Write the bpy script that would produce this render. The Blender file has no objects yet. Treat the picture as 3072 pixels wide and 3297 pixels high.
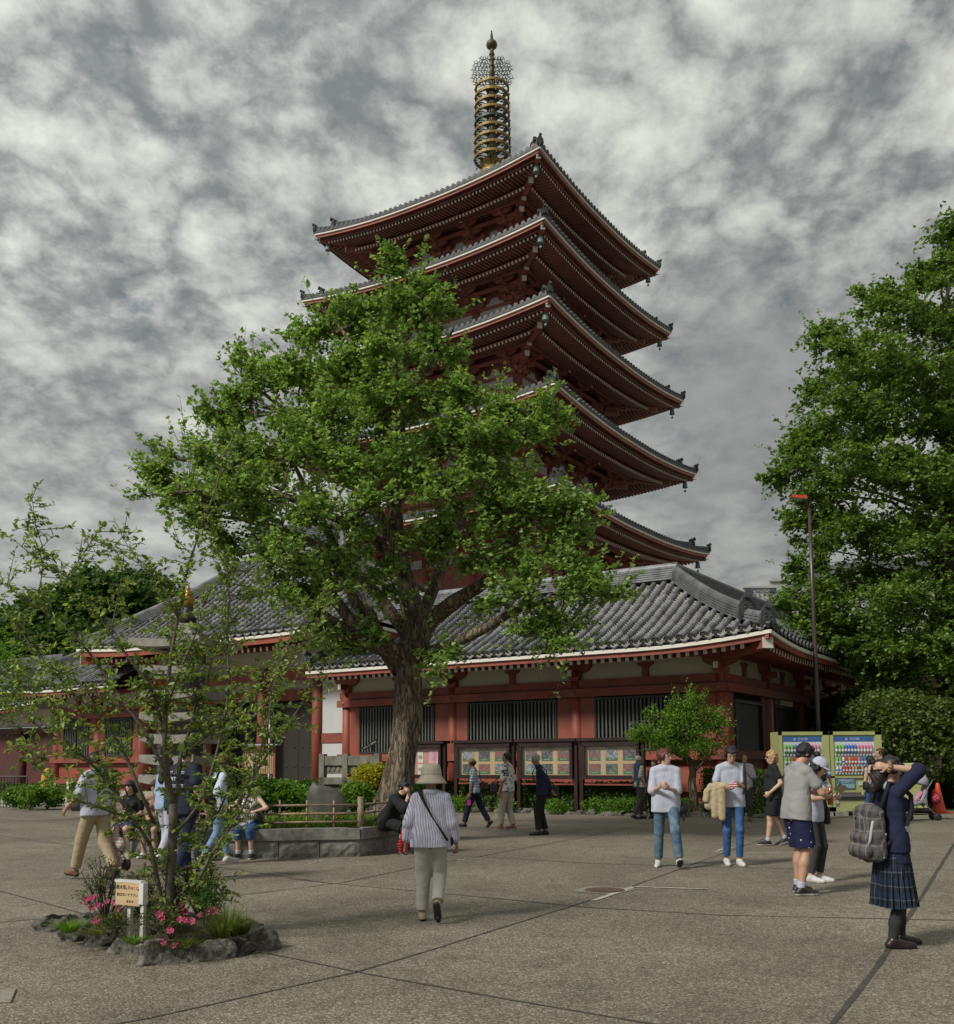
import bpy, math, random
import numpy as np
from mathutils import Vector, Matrix
R_ = math.radians
SC = bpy.context.scene
COL = SC.collection
rng = random.Random(7)
# camera
CAM_Z = 1.55
F_PX = 3217.5
PITCH, ROLL = 0.1086, -0.0050
SHIFT_PX = 452.9
cd = bpy.data.cameras.new("camera")
cam = bpy.data.objects.new("camera", cd)
COL.objects.link(cam)
cd.sensor_fit = 'HORIZONTAL'
cd.sensor_width = 36.0
cd.lens = 36.0 * F_PX / 3072.0
cd.shift_y = SHIFT_PX / 3072.0
cd.clip_start = 0.1
cd.clip_end = 3000.0
_rt = Vector((1, 0, 0)); _up = Vector((0, -math.sin(PITCH), math.cos(PITCH))); _fw = Vector((0, math.cos(PITCH), math.sin(PITCH)))
_r2 = _rt * math.cos(ROLL) + _up * math.sin(ROLL)
_u2 = _up * math.cos(ROLL) - _rt * math.sin(ROLL)
cam.matrix_world = Matrix(((_r2.x, _u2.x, -_fw.x, 0), (_r2.y, _u2.y, -_fw.y, 0), (_r2.z, _u2.z, -_fw.z, CAM_Z), (0, 0, 0, 1)))
SC.camera = cam
_K = 3072.0 / 1852.0
def ray_dir(x, y):
    return (_r2 * ((x * _K - 1536.0) / F_PX) - _u2 * ((y * _K - (3297 / 2 + SHIFT_PX)) / F_PX) + _fw).normalized()
# world: thin daylight sky under broken cloud
world = bpy.data.worlds.new("World")
SC.world = world
world.use_nodes = True
WN = world.node_tree.nodes; WL = world.node_tree.links
WN.clear()
SUN_EL, SUN_AZ = 40.0, 232.0     # azimuth clockwise from +Y
def wnode(t, **k):
    n = WN.new(t)
    for a, b in k.items():
        setattr(n, a, b)
    return n
wo = wnode('ShaderNodeOutputWorld'); bg = wnode('ShaderNodeBackground')
bg.inputs['Strength'].default_value = 0.1
WL.new(bg.outputs[0], wo.inputs['Surface'])
sky = wnode('ShaderNodeTexSky', sky_type='NISHITA', sun_disc=False)
sky.sun_elevation = R_(SUN_EL); sky.sun_rotation = R_(SUN_AZ)
def wmath(op, a, b=None, c=None):
    n = wnode('ShaderNodeMath', operation=op)
    for i, v in enumerate((a, b, c)):
        if v is None: continue
        if isinstance(v, (int, float)): n.inputs[i].default_value = v
        else: WL.new(v, n.inputs[i])
    return n.outputs[0]
tc = wnode('ShaderNodeTexCoord')
sp = wnode('ShaderNodeSeparateXYZ'); WL.new(tc.outputs['Generated'], sp.inputs[0])
zz = wmath('ADD', wmath('MAXIMUM', sp.outputs[2], 0.0), 0.30)
px = wmath('DIVIDE', sp.outputs[0], zz); py = wmath('DIVIDE', sp.outputs[1], zz)
cb = wnode('ShaderNodeCombineXYZ'); WL.new(px, cb.inputs[0]); WL.new(py, cb.inputs[1])
def wnoise(scale, detail, rough, dist, off=(0, 0, 0), sy=1.0):
    mp = wnode('ShaderNodeMapping'); WL.new(cb.outputs[0], mp.inputs[0])
    mp.inputs['Location'].default_value = off
    mp.inputs['Scale'].default_value = (1, sy, 1)
    n = wnode('ShaderNodeTexNoise'); WL.new(mp.outputs[0], n.inputs['Vector'])
    n.inputs['Scale'].default_value = scale; n.inputs['Detail'].default_value = detail
    n.inputs['Roughness'].default_value = rough; n.inputs['Distortion'].default_value = dist
    return n.outputs[0]
n_big = wnoise(2.6, 3, 0.5, 0.0, (3.4, 1.9, 0))
n_mid = wnoise(8.6, 8, 0.55, 0.1, (1.3, 5.2, 0), 0.95)
n_bil = wmath('ABSOLUTE', wmath('MULTIPLY_ADD', wnoise(6.6, 7, 0.5, 0.3, (9.3, 2.2, 0), 0.9), 2.0, -1.0))
n_fin = wnoise(27, 8, 0.65, 0.2, (7.3, 2.2, 0), 0.85)
def wramp(fac, stops):
    r = wnode('ShaderNodeValToRGB'); WL.new(fac, r.inputs[0])
    e = r.color_ramp.elements
    while len(e) < len(stops): e.new(0.5)
    for el, (p, c) in zip(e, stops):
        el.position = p; el.color = (c[0], c[1], c[2], 1)
    return r.outputs[0]
mixv = wmath('ADD', wmath('ADD', wmath('MULTIPLY', n_big, 0.24), wmath('MULTIPLY', n_bil, 0.42)), wmath('ADD', wmath('MULTIPLY', n_mid, 0.40), wmath('MULTIPLY', n_fin, 0.30)))
kz = wmath('MULTIPLY_ADD', wmath('MINIMUM', wmath('MAXIMUM', wmath('SUBTRACT', sp.outputs[2], 0.14), 0.0), 0.30), 3.2, 0.34)
bank = wnode('ShaderNodeVectorMath', operation='DOT_PRODUCT'); WL.new(tc.outputs['Generated'], bank.inputs[0]); bank.inputs[1].default_value = ray_dir(1440, 790)
bk = wmath('MULTIPLY', wmath('SUBTRACT', wmath('ADD', bank.outputs['Value'], wmath('MULTIPLY', n_mid, 0.016)), 0.9950), 80.0)
bk = wmath('MINIMUM', wmath('MAXIMUM', bk, 0.0), 1.0)
kz = wmath('MULTIPLY', kz, wmath('MULTIPLY_ADD', bk, -0.75, 1.0))
mixv = wmath('ADD', wmath('MULTIPLY', wmath('SUBTRACT', mixv, 0.522), kz), 0.5)
mixv = wmath('SUBTRACT', mixv, wmath('MULTIPLY', bk, 0.042))
cloud = wramp(mixv, [(0.37, (0.160, 0.174, 0.176)), (0.44, (0.225, 0.238, 0.236)), (0.50, (0.315, 0.324, 0.315)), (0.56, (0.40, 0.41, 0.388)), (0.65, (0.51, 0.525, 0.475)), (0.78, (0.63, 0.65, 0.58))])
gl = wnode('ShaderNodeVectorMath', operation='DOT_PRODUCT'); WL.new(tc.outputs['Generated'], gl.inputs[0]); gl.inputs[1].default_value = Vector((-0.50, 0.66, 0.56)).normalized()
glow = wmath('POWER', wmath('MAXIMUM', gl.outputs['Value'], 0.0), 7.0)
lum = wmath('MULTIPLY', wmath('MULTIPLY_ADD', glow, 0.22, 0.88), wmath('MULTIPLY_ADD', wmath('MAXIMUM', sp.outputs[2], 0.0), 0.30, 0.90))
cs = wnode('ShaderNodeVectorMath', operation='SCALE'); WL.new(cloud, cs.inputs[0]); WL.new(wmath('MULTIPLY', lum, 5.7), cs.inputs['Scale'])
gap = wramp(wmath('ADD', wmath('MULTIPLY', n_mid, 0.6), wmath('MULTIPLY', n_fin, 0.4)), [(0.30, (0.55, 0.55, 0.55)), (0.40, (1, 1, 1))])
sks = wnode('ShaderNodeVectorMath', operation='SCALE'); WL.new(sky.outputs[0], sks.inputs[0]); sks.inputs['Scale'].default_value = 0.3
mx = wnode('ShaderNodeMix', data_type='RGBA'); WL.new(gap, mx.inputs[0]); WL.new(sks.outputs[0], mx.inputs[6]); WL.new(cs.outputs[0], mx.inputs[7])
WL.new(mx.outputs[2], bg.inputs['Color'])
sd = bpy.data.lights.new("sun", 'SUN'); sd.energy = 1.5; sd.angle = R_(10.5); sd.color = (1.0, 0.96, 0.9)
sun = bpy.data.objects.new("sun", sd); COL.objects.link(sun)
_d = Vector((math.sin(R_(SUN_AZ)) * math.cos(R_(SUN_EL)), math.cos(R_(SUN_AZ)) * math.cos(R_(SUN_EL)), math.sin(R_(SUN_EL))))
sun.rotation_euler = _d.to_track_quat('Z', 'Y').to_euler()
SC.view_settings.view_transform = 'Standard'
SC.view_settings.look = 'None'
SC.view_settings.gamma = 1.0
SC.view_settings.use_curve_mapping = False
SC.view_settings.exposure = 1.2
SC.render.engine = 'CYCLES'
SC.cycles.max_bounces = 6
SC.cycles.transparent_max_bounces = 8
# survey helpers (photo pixel of the 1852 px wide view + distance -> place)
def ray(x, y):
    d = _r2 * ((x * _K - 1536.0) / F_PX) - _u2 * ((y * _K - (3297 / 2 + SHIFT_PX)) / F_PX) + _fw
    return d / d.y
def at(x, y, Y):
    d = ray(x, y)
    return Vector((d.x * Y, Y, CAM_Z + d.z * Y))
def gnd(x, y, z=0.0):
    d = ray(x, y); t = (z - CAM_Z) / d.z
    return Vector((d.x * t, d.y * t, z))
# materials
MATS = {}
def newmat(name):
    m = bpy.data.materials.new(name); m.use_nodes = True
    nt = m.node_tree; nt.nodes.clear()
    out = nt.nodes.new('ShaderNodeOutputMaterial'); b = nt.nodes.new('ShaderNodeBsdfPrincipled')
    nt.links.new(b.outputs[0], out.inputs[0])
    MATS[name] = m
    return m, nt, b, out
def NN(nt, t, **k):
    n = nt.nodes.new(t)
    for a, b in k.items(): setattr(n, a, b)
    return n
def setin(nt, sock, v):
    if isinstance(v, (int, float)): sock.default_value = v
    elif isinstance(v, (tuple, list)): sock.default_value = tuple(v) if len(v) == 4 or len(sock.default_value) == 3 else (v[0], v[1], v[2], 1)
    else: nt.links.new(v, sock)
def nmath(nt, op, a, b=None, c=None, clamp=False):
    n = NN(nt, 'ShaderNodeMath', operation=op); n.use_clamp = clamp
    for i, v in enumerate((a, b, c)):
        if v is not None: setin(nt, n.inputs[i], v)
    return n.outputs[0]
def nmix(nt, f, a, b, blend='MIX'):
    n = NN(nt, 'ShaderNodeMix', data_type='RGBA', blend_type=blend)
    setin(nt, n.inputs[0], f); setin(nt, n.inputs[6], a); setin(nt, n.inputs[7], b)
    return n.outputs[2]
def nnoise(nt, vec, scale, detail=4, rough=0.55, dist=0.0):
    n = NN(nt, 'ShaderNodeTexNoise')
    if vec is not None: nt.links.new(vec, n.inputs['Vector'])
    n.inputs['Scale'].default_value = scale; n.inputs['Detail'].default_value = detail
    n.inputs['Roughness'].default_value = rough; n.inputs['Distortion'].default_value = dist
    return n.outputs[0]
def nramp(nt, f, stops, interp='LINEAR'):
    r = NN(nt, 'ShaderNodeValToRGB'); setin(nt, r.inputs[0], f); r.color_ramp.interpolation = interp
    e = r.color_ramp.elements
    while len(e) < len(stops): e.new(0.5)
    for el, (p, c) in zip(e, stops):
        el.position = p
        el.color = (c, c, c, 1) if isinstance(c, (int, float)) else (c[0], c[1], c[2], 1)
    return r.outputs[0]
def objco(nt, scale=(1, 1, 1), rot=(0, 0, 0), gen='Object'):
    t = NN(nt, 'ShaderNodeTexCoord'); m = NN(nt, 'ShaderNodeMapping')
    nt.links.new(t.outputs[gen], m.inputs[0]); m.inputs['Scale'].default_value = scale; m.inputs['Rotation'].default_value = rot
    return m.outputs[0]
def worldco(nt):
    return NN(nt, 'ShaderNodeNewGeometry').outputs['Position']
def nbump(nt, b, h, strength=0.3, dist=0.01):
    n = NN(nt, 'ShaderNodeBump'); n.inputs['Strength'].default_value = strength; n.inputs['Distance'].default_value = dist
    nt.links.new(h, n.inputs['Height']); nt.links.new(n.outputs[0], b.inputs['Normal'])
def sc(c, k): return (min(1, c[0] * k), min(1, c[1] * k), min(1, c[2] * k))
def mat(name, col, rough=0.6, var=0.25, vs=6.0, bump=0.0, bs=40.0, metal=0.0, spec=0.4, rnd=0.0, stretch=(1, 1, 1), dirt=0.0, bd=0.01, space='Object'):
    """plain painted / stone / cloth material: base colour with two octaves of wear, optional relief, per-object change"""
    if name in MATS: return MATS[name]
    m, nt, b, out = newmat(name)
    v = objco(nt, stretch) if space == 'Object' else worldco(nt)
    n1 = nnoise(nt, v, vs, 6, 0.62)
    c = nmix(nt, nramp(nt, n1, [(0.3, 0), (0.7, 1)]), sc(col, 1 - var), sc(col, 1 + var))
    if dirt:
        n2 = nnoise(nt, v, vs * 0.23, 5, 0.7, 0.6)
        c = nmix(nt, nramp(nt, n2, [(0.45, 0), (0.72, dirt)]), c, (0.035, 0.032, 0.028))
    if rnd:
        oi = NN(nt, 'ShaderNodeObjectInfo')
        hs = NN(nt, 'ShaderNodeHueSaturation'); nt.links.new(c, hs.inputs['Color'])
        nt.links.new(nmath(nt, 'MULTIPLY_ADD', oi.outputs['Random'], 2 * rnd, 1 - rnd), hs.inputs['Value'])
        c = hs.outputs[0]
    nt.links.new(c, b.inputs['Base Color'])
    b.inputs['Roughness'].default_value = rough; b.inputs['Metallic'].default_value = metal
    b.inputs['Specular IOR Level'].default_value = spec
    if bump: nbump(nt, b, nnoise(nt, v, bs, 5, 0.65), bump, bd)
    return m
def leafmat(name, c_dark, c_mid, c_light, trans=0.42):
    m, nt, b, out = newmat(name)
    g = NN(nt, 'ShaderNodeNewGeometry')
    n = nnoise(nt, worldco(nt), 0.9, 3, 0.6)
    f = nmath(nt, 'ADD', nmath(nt, 'MULTIPLY', g.outputs['Random Per Island'], 0.65), nmath(nt, 'MULTIPLY', n, 0.35))
    c = nramp(nt, f, [(0.12, c_dark), (0.5, c_mid), (0.88, c_light)])
    nt.links.new(c, b.inputs['Base Color']); b.inputs['Roughness'].default_value = 0.5; b.inputs['Specular IOR Level'].default_value = 0.35
    t = NN(nt, 'ShaderNodeBsdfTranslucent'); nt.links.new(nmix(nt, 1.0, c, (1.25, 1.35, 0.6), 'MULTIPLY'), t.inputs[0])
    ms = NN(nt, 'ShaderNodeMixShader'); ms.inputs[0].default_value = trans
    nt.links.new(b.outputs[0], ms.inputs[1]); nt.links.new(t.outputs[0], ms.inputs[2]); nt.links.new(ms.outputs[0], out.inputs[0])
    return m
RED = mat('vermilion_paint', (0.285, 0.072, 0.044), 0.55, 0.2, 1.6, 0.1, 30, dirt=0.5, stretch=(1, 1, .45))
RED2 = mat('vermilion_beam', (0.27, 0.070, 0.046), 0.6, 0.22, 2.2, 0.1, 30, dirt=0.5)
REDP = mat('pagoda_red', (0.34, 0.120, 0.088), 0.65, 0.22, 0.8, 0.0, dirt=0.3)
WHITE = mat('white_paint', (0.66, 0.63, 0.55), 0.6, 0.07, 3.0)
PLAST = mat('plaster', (0.53, 0.50, 0.40), 0.8, 0.06, 1.0, 0.05, 60, dirt=0.12)
PLASTG = mat('pale_grey_plaster', (0.50, 0.50, 0.48), 0.8, 0.06, 1.0, 0.05, 60)
DARK = mat('dark_lattice', (0.030, 0.032, 0.028), 0.5, 0.3, 5.0)
SLAT = mat('slat_green_grey', (0.095, 0.102, 0.086), 0.5, 0.25, 3.0, stretch=(1, 1, .3))
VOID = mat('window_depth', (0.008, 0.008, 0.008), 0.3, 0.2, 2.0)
TILE = mat('roof_tile', (0.135, 0.139, 0.143), 0.42, 0.5, 2.3, 0.25, 22, rnd=0.48, dirt=0.3)
TILED = mat('roof_tile_dark', (0.055, 0.057, 0.059), 0.5, 0.35, 4.0, 0.2, 30)
PAN = mat('pan_tile', (0.19, 0.185, 0.165), 0.55, 0.45, 3.0, 0.2, 22)
GOLD = mat('weathered_gilding', (0.30, 0.19, 0.045), 0.5, 0.45, 3.0, metal=0.4, dirt=0.5)
BRONZE = mat('green_bronze', (0.05, 0.062, 0.052), 0.5, 0.4, 3.0, metal=0.5)
VERDI = mat('verdigris_bell', (0.16, 0.24, 0.21), 0.6, 0.3, 8.0)
STONE = mat('granite_block', (0.20, 0.19, 0.165), 0.8, 0.35, 9.0, 0.5, 18, rnd=0.12, dirt=0.35, bd=0.02)
STONEL = mat('pale_stone', (0.36, 0.345, 0.29), 0.8, 0.28, 6.0, 0.4, 16, dirt=0.35, bd=0.02)
ROCK = mat('field_stone', (0.16, 0.15, 0.125), 0.85, 0.75, 22.0, 1.0, 34, rnd=0.35, dirt=0.5, bd=0.03)
def barkmat():
    m, nt, b, out = newmat('rough_bark'); v = objco(nt, (1.5, 1.5, .30))
    r = nmath(nt, 'ABSOLUTE', nmath(nt, 'SUBTRACT', nnoise(nt, v, 7.5, 6, .6, .5), .5))
    r2 = nmath(nt, 'ABSOLUTE', nmath(nt, 'SUBTRACT', nnoise(nt, v, 17, 5, .6, .4), .5))
    h = nmath(nt, 'ADD', nmath(nt, 'MULTIPLY', r, 3.2), nmath(nt, 'MULTIPLY', r2, 1.6))
    c = nramp(nt, h, [(.05, (.045, .034, .024)), (.22, (.16, .122, .082)), (.5, (.33, .265, .185)), (.9, (.50, .43, .33))])
    c = nmix(nt, nramp(nt, nnoise(nt, objco(nt), 1.6, 4, .6), [(.5, 0), (.75, .6)]), c, (.07, .06, .048))
    nt.links.new(c, b.inputs['Base Color']); b.inputs['Roughness'].default_value = .9; b.inputs['Specular IOR Level'].default_value = .2
    nbump(nt, b, h, 1.0, .06)
    return m
BARK = barkmat()
BARKD = mat('dark_bark', (0.065, 0.055, 0.045), 0.85, 0.5, 14.0, 0.8, 40, stretch=(1, 1, 0.5), bd=0.01)
SOIL = mat('soil', (0.050, 0.045, 0.026), 0.95, 0.5, 12.0, 1.0, 35, bd=0.03)
BLACK = mat('black_rubber', (0.016, 0.016, 0.017), 0.6, 0.2, 8)
METAL = mat('grey_metal', (0.30, 0.30, 0.31), 0.4, 0.15, 6, metal=0.6)
WOODB = mat('dark_brown_frame', (0.028, 0.014, 0.013), 0.4, 0.3, 4, stretch=(1, 1, .3))
BAMB = mat('weathered_bamboo', (0.24, 0.185, 0.115), 0.6, 0.35, 8, 0.2, 40, rnd=0.2)
# mesh helpers
class MB:
    def __init__(s):
        s.v = []; s.f = []; s.m = []
    def add(s, V, F, mi=0):
        o = len(s.v)
        s.v.extend([tuple(p) for p in V]); s.f.extend([tuple(i + o for i in f) for f in F]); s.m.extend([mi] * len(F))
    def box(s, c, d, mi=0, M=None):
        x, y, z = d[0] / 2, d[1] / 2, d[2] / 2
        V = [Vector((sx * x, sy * y, sz * z)) for sz in (-1, 1) for sy in (-1, 1) for sx in (-1, 1)]
        if M is not None: V = [M @ p for p in V]
        c = Vector(c)
        s.add([p + c for p in V], [(0, 2, 3, 1), (4, 5, 7, 6), (0, 1, 5, 4), (2, 6, 7, 3), (0, 4, 6, 2), (1, 3, 7, 5)], mi)
    def beam(s, p0, p1, w, h, mi=0, up=(0, 0, 1), endmi=None, w1=None, h1=None):
        p0 = Vector(p0); p1 = Vector(p1); d = (p1 - p0).normalized(); up = Vector(up)
        r = d.cross(up).normalized(); u = r.cross(d).normalized()
        w1 = w if w1 is None else w1; h1 = h if h1 is None else h1
        V = []
        for p, ww, hh in ((p0, w, h), (p1, w1, h1)):
            V += [p - r * ww / 2 - u * hh / 2, p + r * ww / 2 - u * hh / 2, p + r * ww / 2 + u * hh / 2, p - r * ww / 2 + u * hh / 2]
        s.add(V, [(0, 1, 5, 4), (1, 2, 6, 5), (2, 3, 7, 6), (3, 0, 4, 7)], mi)
        s.add(V[:4], [(3, 2, 1, 0)], mi)
        s.add(V[4:], [(0, 1, 2, 3)], mi if endmi is None else endmi)
    def tube(s, pts, rad, n=8, mi=0, caps=True, sx=1.0):
        pts = [Vector(p) for p in pts]
        if isinstance(rad, (int, float)): rad = [rad] * len(pts)
        o = len(s.v); prev = None
        for i, p in enumerate(pts):
            d = (pts[min(i + 1, len(pts) - 1)] - pts[max(i - 1, 0)])
            d = d.normalized() if d.length > 1e-9 else Vector((0, 0, 1))
            if prev is None:
                a = Vector((1, 0, 0)) if abs(d.x) < 0.8 else Vector((0, 1, 0))
                r = (a - d * a.dot(d)).normalized()
            else:
                r = (prev - d * prev.dot(d)); r = r.normalized() if r.length > 1e-6 else prev
            prev = r; q = d.cross(r)
            for k in range(n):
                a = 2 * math.pi * k / n
                s.v.append(tuple(p + (r * math.cos(a) * sx + q * math.sin(a)) * rad[i]))
        for i in range(len(pts) - 1):
            for k in range(n):
                a = o + i * n + k; b = o + i * n + (k + 1) % n
                s.f.append((a, b, b + n, a + n)); s.m.append(mi)
        if caps:
            s.f.append(tuple(o + k for k in range(n))[::-1]); s.m.append(mi)
            e = o + (len(pts) - 1) * n
            s.f.append(tuple(e + k for k in range(n))); s.m.append(mi)
    def lathe(s, prof, n=16, c=(0, 0, 0), mi=0, M=None):
        o = len(s.v); c = Vector(c)
        for r, z in prof:
            for k in range(n):
                a = 2 * math.pi * k / n
                p = Vector((r * math.cos(a), r * math.sin(a), z))
                if M is not None: p = M @ p
                s.v.append(tuple(c + p))
        for i in range(len(prof) - 1):
            for k in range(n):
                a = o + i * n + k; b = o + i * n + (k + 1) % n
                s.f.append((a, b, b + n, a + n)); s.m.append(mi)
        s.f.append(tuple(o + k for k in range(n))[::-1]); s.m.append(mi)
        e = o + (len(prof) - 1) * n
        s.f.append(tuple(e + k for k in range(n))); s.m.append(mi)
    def prism(s, poly, thick, O, X, Y, mi=0, mi_face=None):
        """2-D outline in the plane O+X*a+Y*b, given thickness along X x Y (centred)"""
        X = Vector(X); Y = Vector(Y); O = Vector(O); N = X.cross(Y).normalized(); n = len(poly)
        V = [O + X * a + Y * b - N * thick / 2 for a, b in poly] + [O + X * a + Y * b + N * thick / 2 for a, b in poly]
        s.add(V, [(i, (i + 1) % n, (i + 1) % n + n, i + n) for i in range(n)], mi)
        mf = mi if mi_face is None else mi_face
        s.add(V, [tuple(range(n))[::-1], tuple(range(n, 2 * n))], mf)
    def sweep(s, prof, path, ups=None, mi=0, closed=True, caps=True):
        """profile [(side, up)] swept along path"""
        path = [Vector(p) for p in path]; n = len(prof); o = len(s.v)
        for i, p in enumerate(path):
            d = (path[min(i + 1, len(path) - 1)] - path[max(i - 1, 0)]).normalized()
            up = Vector((0, 0, 1)); r = d.cross(up).normalized(); u = r.cross(d).normalized() if ups is None else up
            for a, b in prof: s.v.append(tuple(p + r * a + u * b))
        for i in range(len(path) - 1):
            for k in range(n if closed else n - 1):
                a = o + i * n + k; b = o + i * n + (k + 1) % n
                s.f.append((a, b, b + n, a + n)); s.m.append(mi)
        if caps and closed:
            s.f.append(tuple(o + k for k in range(n))[::-1]); s.m.append(mi)
            e = o + (len(path) - 1) * n
            s.f.append(tuple(e + k for k in range(n))); s.m.append(mi)
    def mesh(s, name, mats, smooth=False):
        me = bpy.data.meshes.new(name)
        me.from_pydata(s.v, [], s.f)
        if not isinstance(mats, (list, tuple)): mats = [mats]
        for m in mats: me.materials.append(m)
        if len(mats) > 1: me.polygons.foreach_set('material_index', s.m)
        if smooth: me.polygons.foreach_set('use_smooth', [True] * len(me.polygons))
        me.update()
        return me
    def build(s, name, mats, parent=None, smooth=False, loc=None, **k):
        return link(name, s.mesh(name, mats, smooth), parent, loc, **k)
def link(name, me, parent=None, loc=None, rot=None, label=None, cat=None, group=None, kind=None):
    o = bpy.data.objects.new(name, me)
    COL.objects.link(o)
    if parent is not None: o.parent = parent
    if loc is not None: o.location = loc
    if rot is not None: o.rotation_euler = rot
    tag(o, label, cat, group, kind)
    return o
def tag(o, label=None, cat=None, group=None, kind=None):
    if label: o['label'] = label
    if cat: o['category'] = cat
    if group: o['group'] = group
    if kind: o['kind'] = kind
    return o
def thing(name, label, cat, loc=(0, 0, 0), rotz=0.0, group=None):
    o = bpy.data.objects.new(name, None); COL.objects.link(o)
    o.location = loc; o.rotation_euler = (0, 0, rotz); o.empty_display_size = 0.3
    return tag(o, label, cat, group)
def copy_tree(o, parent=None):
    c = o.copy(); COL.objects.link(c); c.parent = parent
    for ch in [x for x in o.children]: copy_tree(ch, c)
    return c
def npmesh(name, V, F, mats, smooth=False, mi=None):
    """fast mesh from arrays; F (n,3) or (n,4)"""
    me = bpy.data.meshes.new(name)
    V = np.asarray(V, np.float32); F = np.asarray(F, np.int32); k = F.shape[1]
    me.vertices.add(len(V)); me.vertices.foreach_set('co', V.ravel())
    me.loops.add(F.size); me.loops.foreach_set('vertex_index', F.ravel())
    me.polygons.add(len(F)); me.polygons.foreach_set('loop_start', np.arange(0, F.size, k, dtype=np.int32))
    me.polygons.foreach_set('loop_total', np.full(len(F), k, np.int32))
    if not isinstance(mats, (list, tuple)): mats = [mats]
    for m in mats: me.materials.append(m)
    if mi is not None: me.polygons.foreach_set('material_index', np.asarray(mi, np.int32))
    if smooth: me.polygons.foreach_set('use_smooth', np.ones(len(F), bool))
    me.update(calc_edges=True)
    return me
_bev_cache = {}
def rock_mesh(name, sx, sy, sz, seed, mats=None, sub=3, amp=0.16, fr=0.16, pn=14):
    import bmesh
    bm = bmesh.new(); bmesh.ops.create_icosphere(bm, subdivisions=sub, radius=1.0); from mathutils import noise as mn; so = Vector((seed * 3.7, seed * 1.3, 0))
    r = random.Random(seed); ph = [r.uniform(0, 6.28) for _ in range(9)]
    pl = [(Vector((r.uniform(-1, 1), r.uniform(-1, 1), r.uniform(-.3, 1))).normalized(), r.uniform(0.55, 0.86)) for _ in range(pn)]
    for v in bm.verts:
        p = v.co.normalized(); q = p.copy()
        for n_, d_ in pl:
            t = p.dot(n_)
            if t > d_: q -= n_ * (t - d_)
        w = 1 + amp * (math.sin(3 * p.x + ph[0]) * math.sin(2.6 * p.y + ph[1]) + 0.6 * math.sin(6 * p.z + ph[2] + 4 * p.x) * math.sin(5 * p.y + ph[3]) + 0.35 * math.sin(13 * p.x + ph[4]) * math.sin(11 * p.y + 9 * p.z + ph[5])) + fr * mn.fractal(p * 2.6 + so, 0.9, 2.1, 6)
        # squarish
        k = 0.74
        q = Vector((math.copysign(abs(q.x) ** k, q.x), math.copysign(abs(q.y) ** k, q.y), math.copysign(abs(q.z) ** k, q.z))) * w
        v.co = Vector((q.x * sx, q.y * sy, q.z * sz))
    me = bpy.data.meshes.new(name); bm.to_mesh(me); bm.free()
    me.materials.append(mats or ROCK)
    me.polygons.foreach_set('use_smooth', [True] * len(me.polygons))
    return me
def text_obj(name, body, size, O, X, Y, mt, parent=None, depth=0.003, align='CENTER', label=None, cat=None):
    """lettering as real raised characters; O centre, X right, Y up (world or parent-local)"""
    cu = bpy.data.curves.new(name, 'FONT'); cu.body = body; cu.size = size; cu.extrude = depth
    cu.align_x = align; cu.align_y = 'CENTER'; cu.resolution_u = 2
    tmp = bpy.data.objects.new(name + '_t', cu); COL.objects.link(tmp)
    dg = bpy.context.evaluated_depsgraph_get()
    me = bpy.data.meshes.new_from_object(tmp.evaluated_get(dg))
    bpy.data.objects.remove(tmp); bpy.data.curves.remove(cu)
    me.materials.clear(); me.materials.append(mt)
    X = Vector(X).normalized(); Y = Vector(Y).normalized(); Z = X.cross(Y)
    M = Matrix(((X.x, Y.x, Z.x, O[0]), (X.y, Y.y, Z.y, O[1]), (X.z, Y.z, Z.z, O[2]), (0, 0, 0, 1)))
    me.transform(M)
    return link(name, me, parent, label=label, cat=cat)
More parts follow.
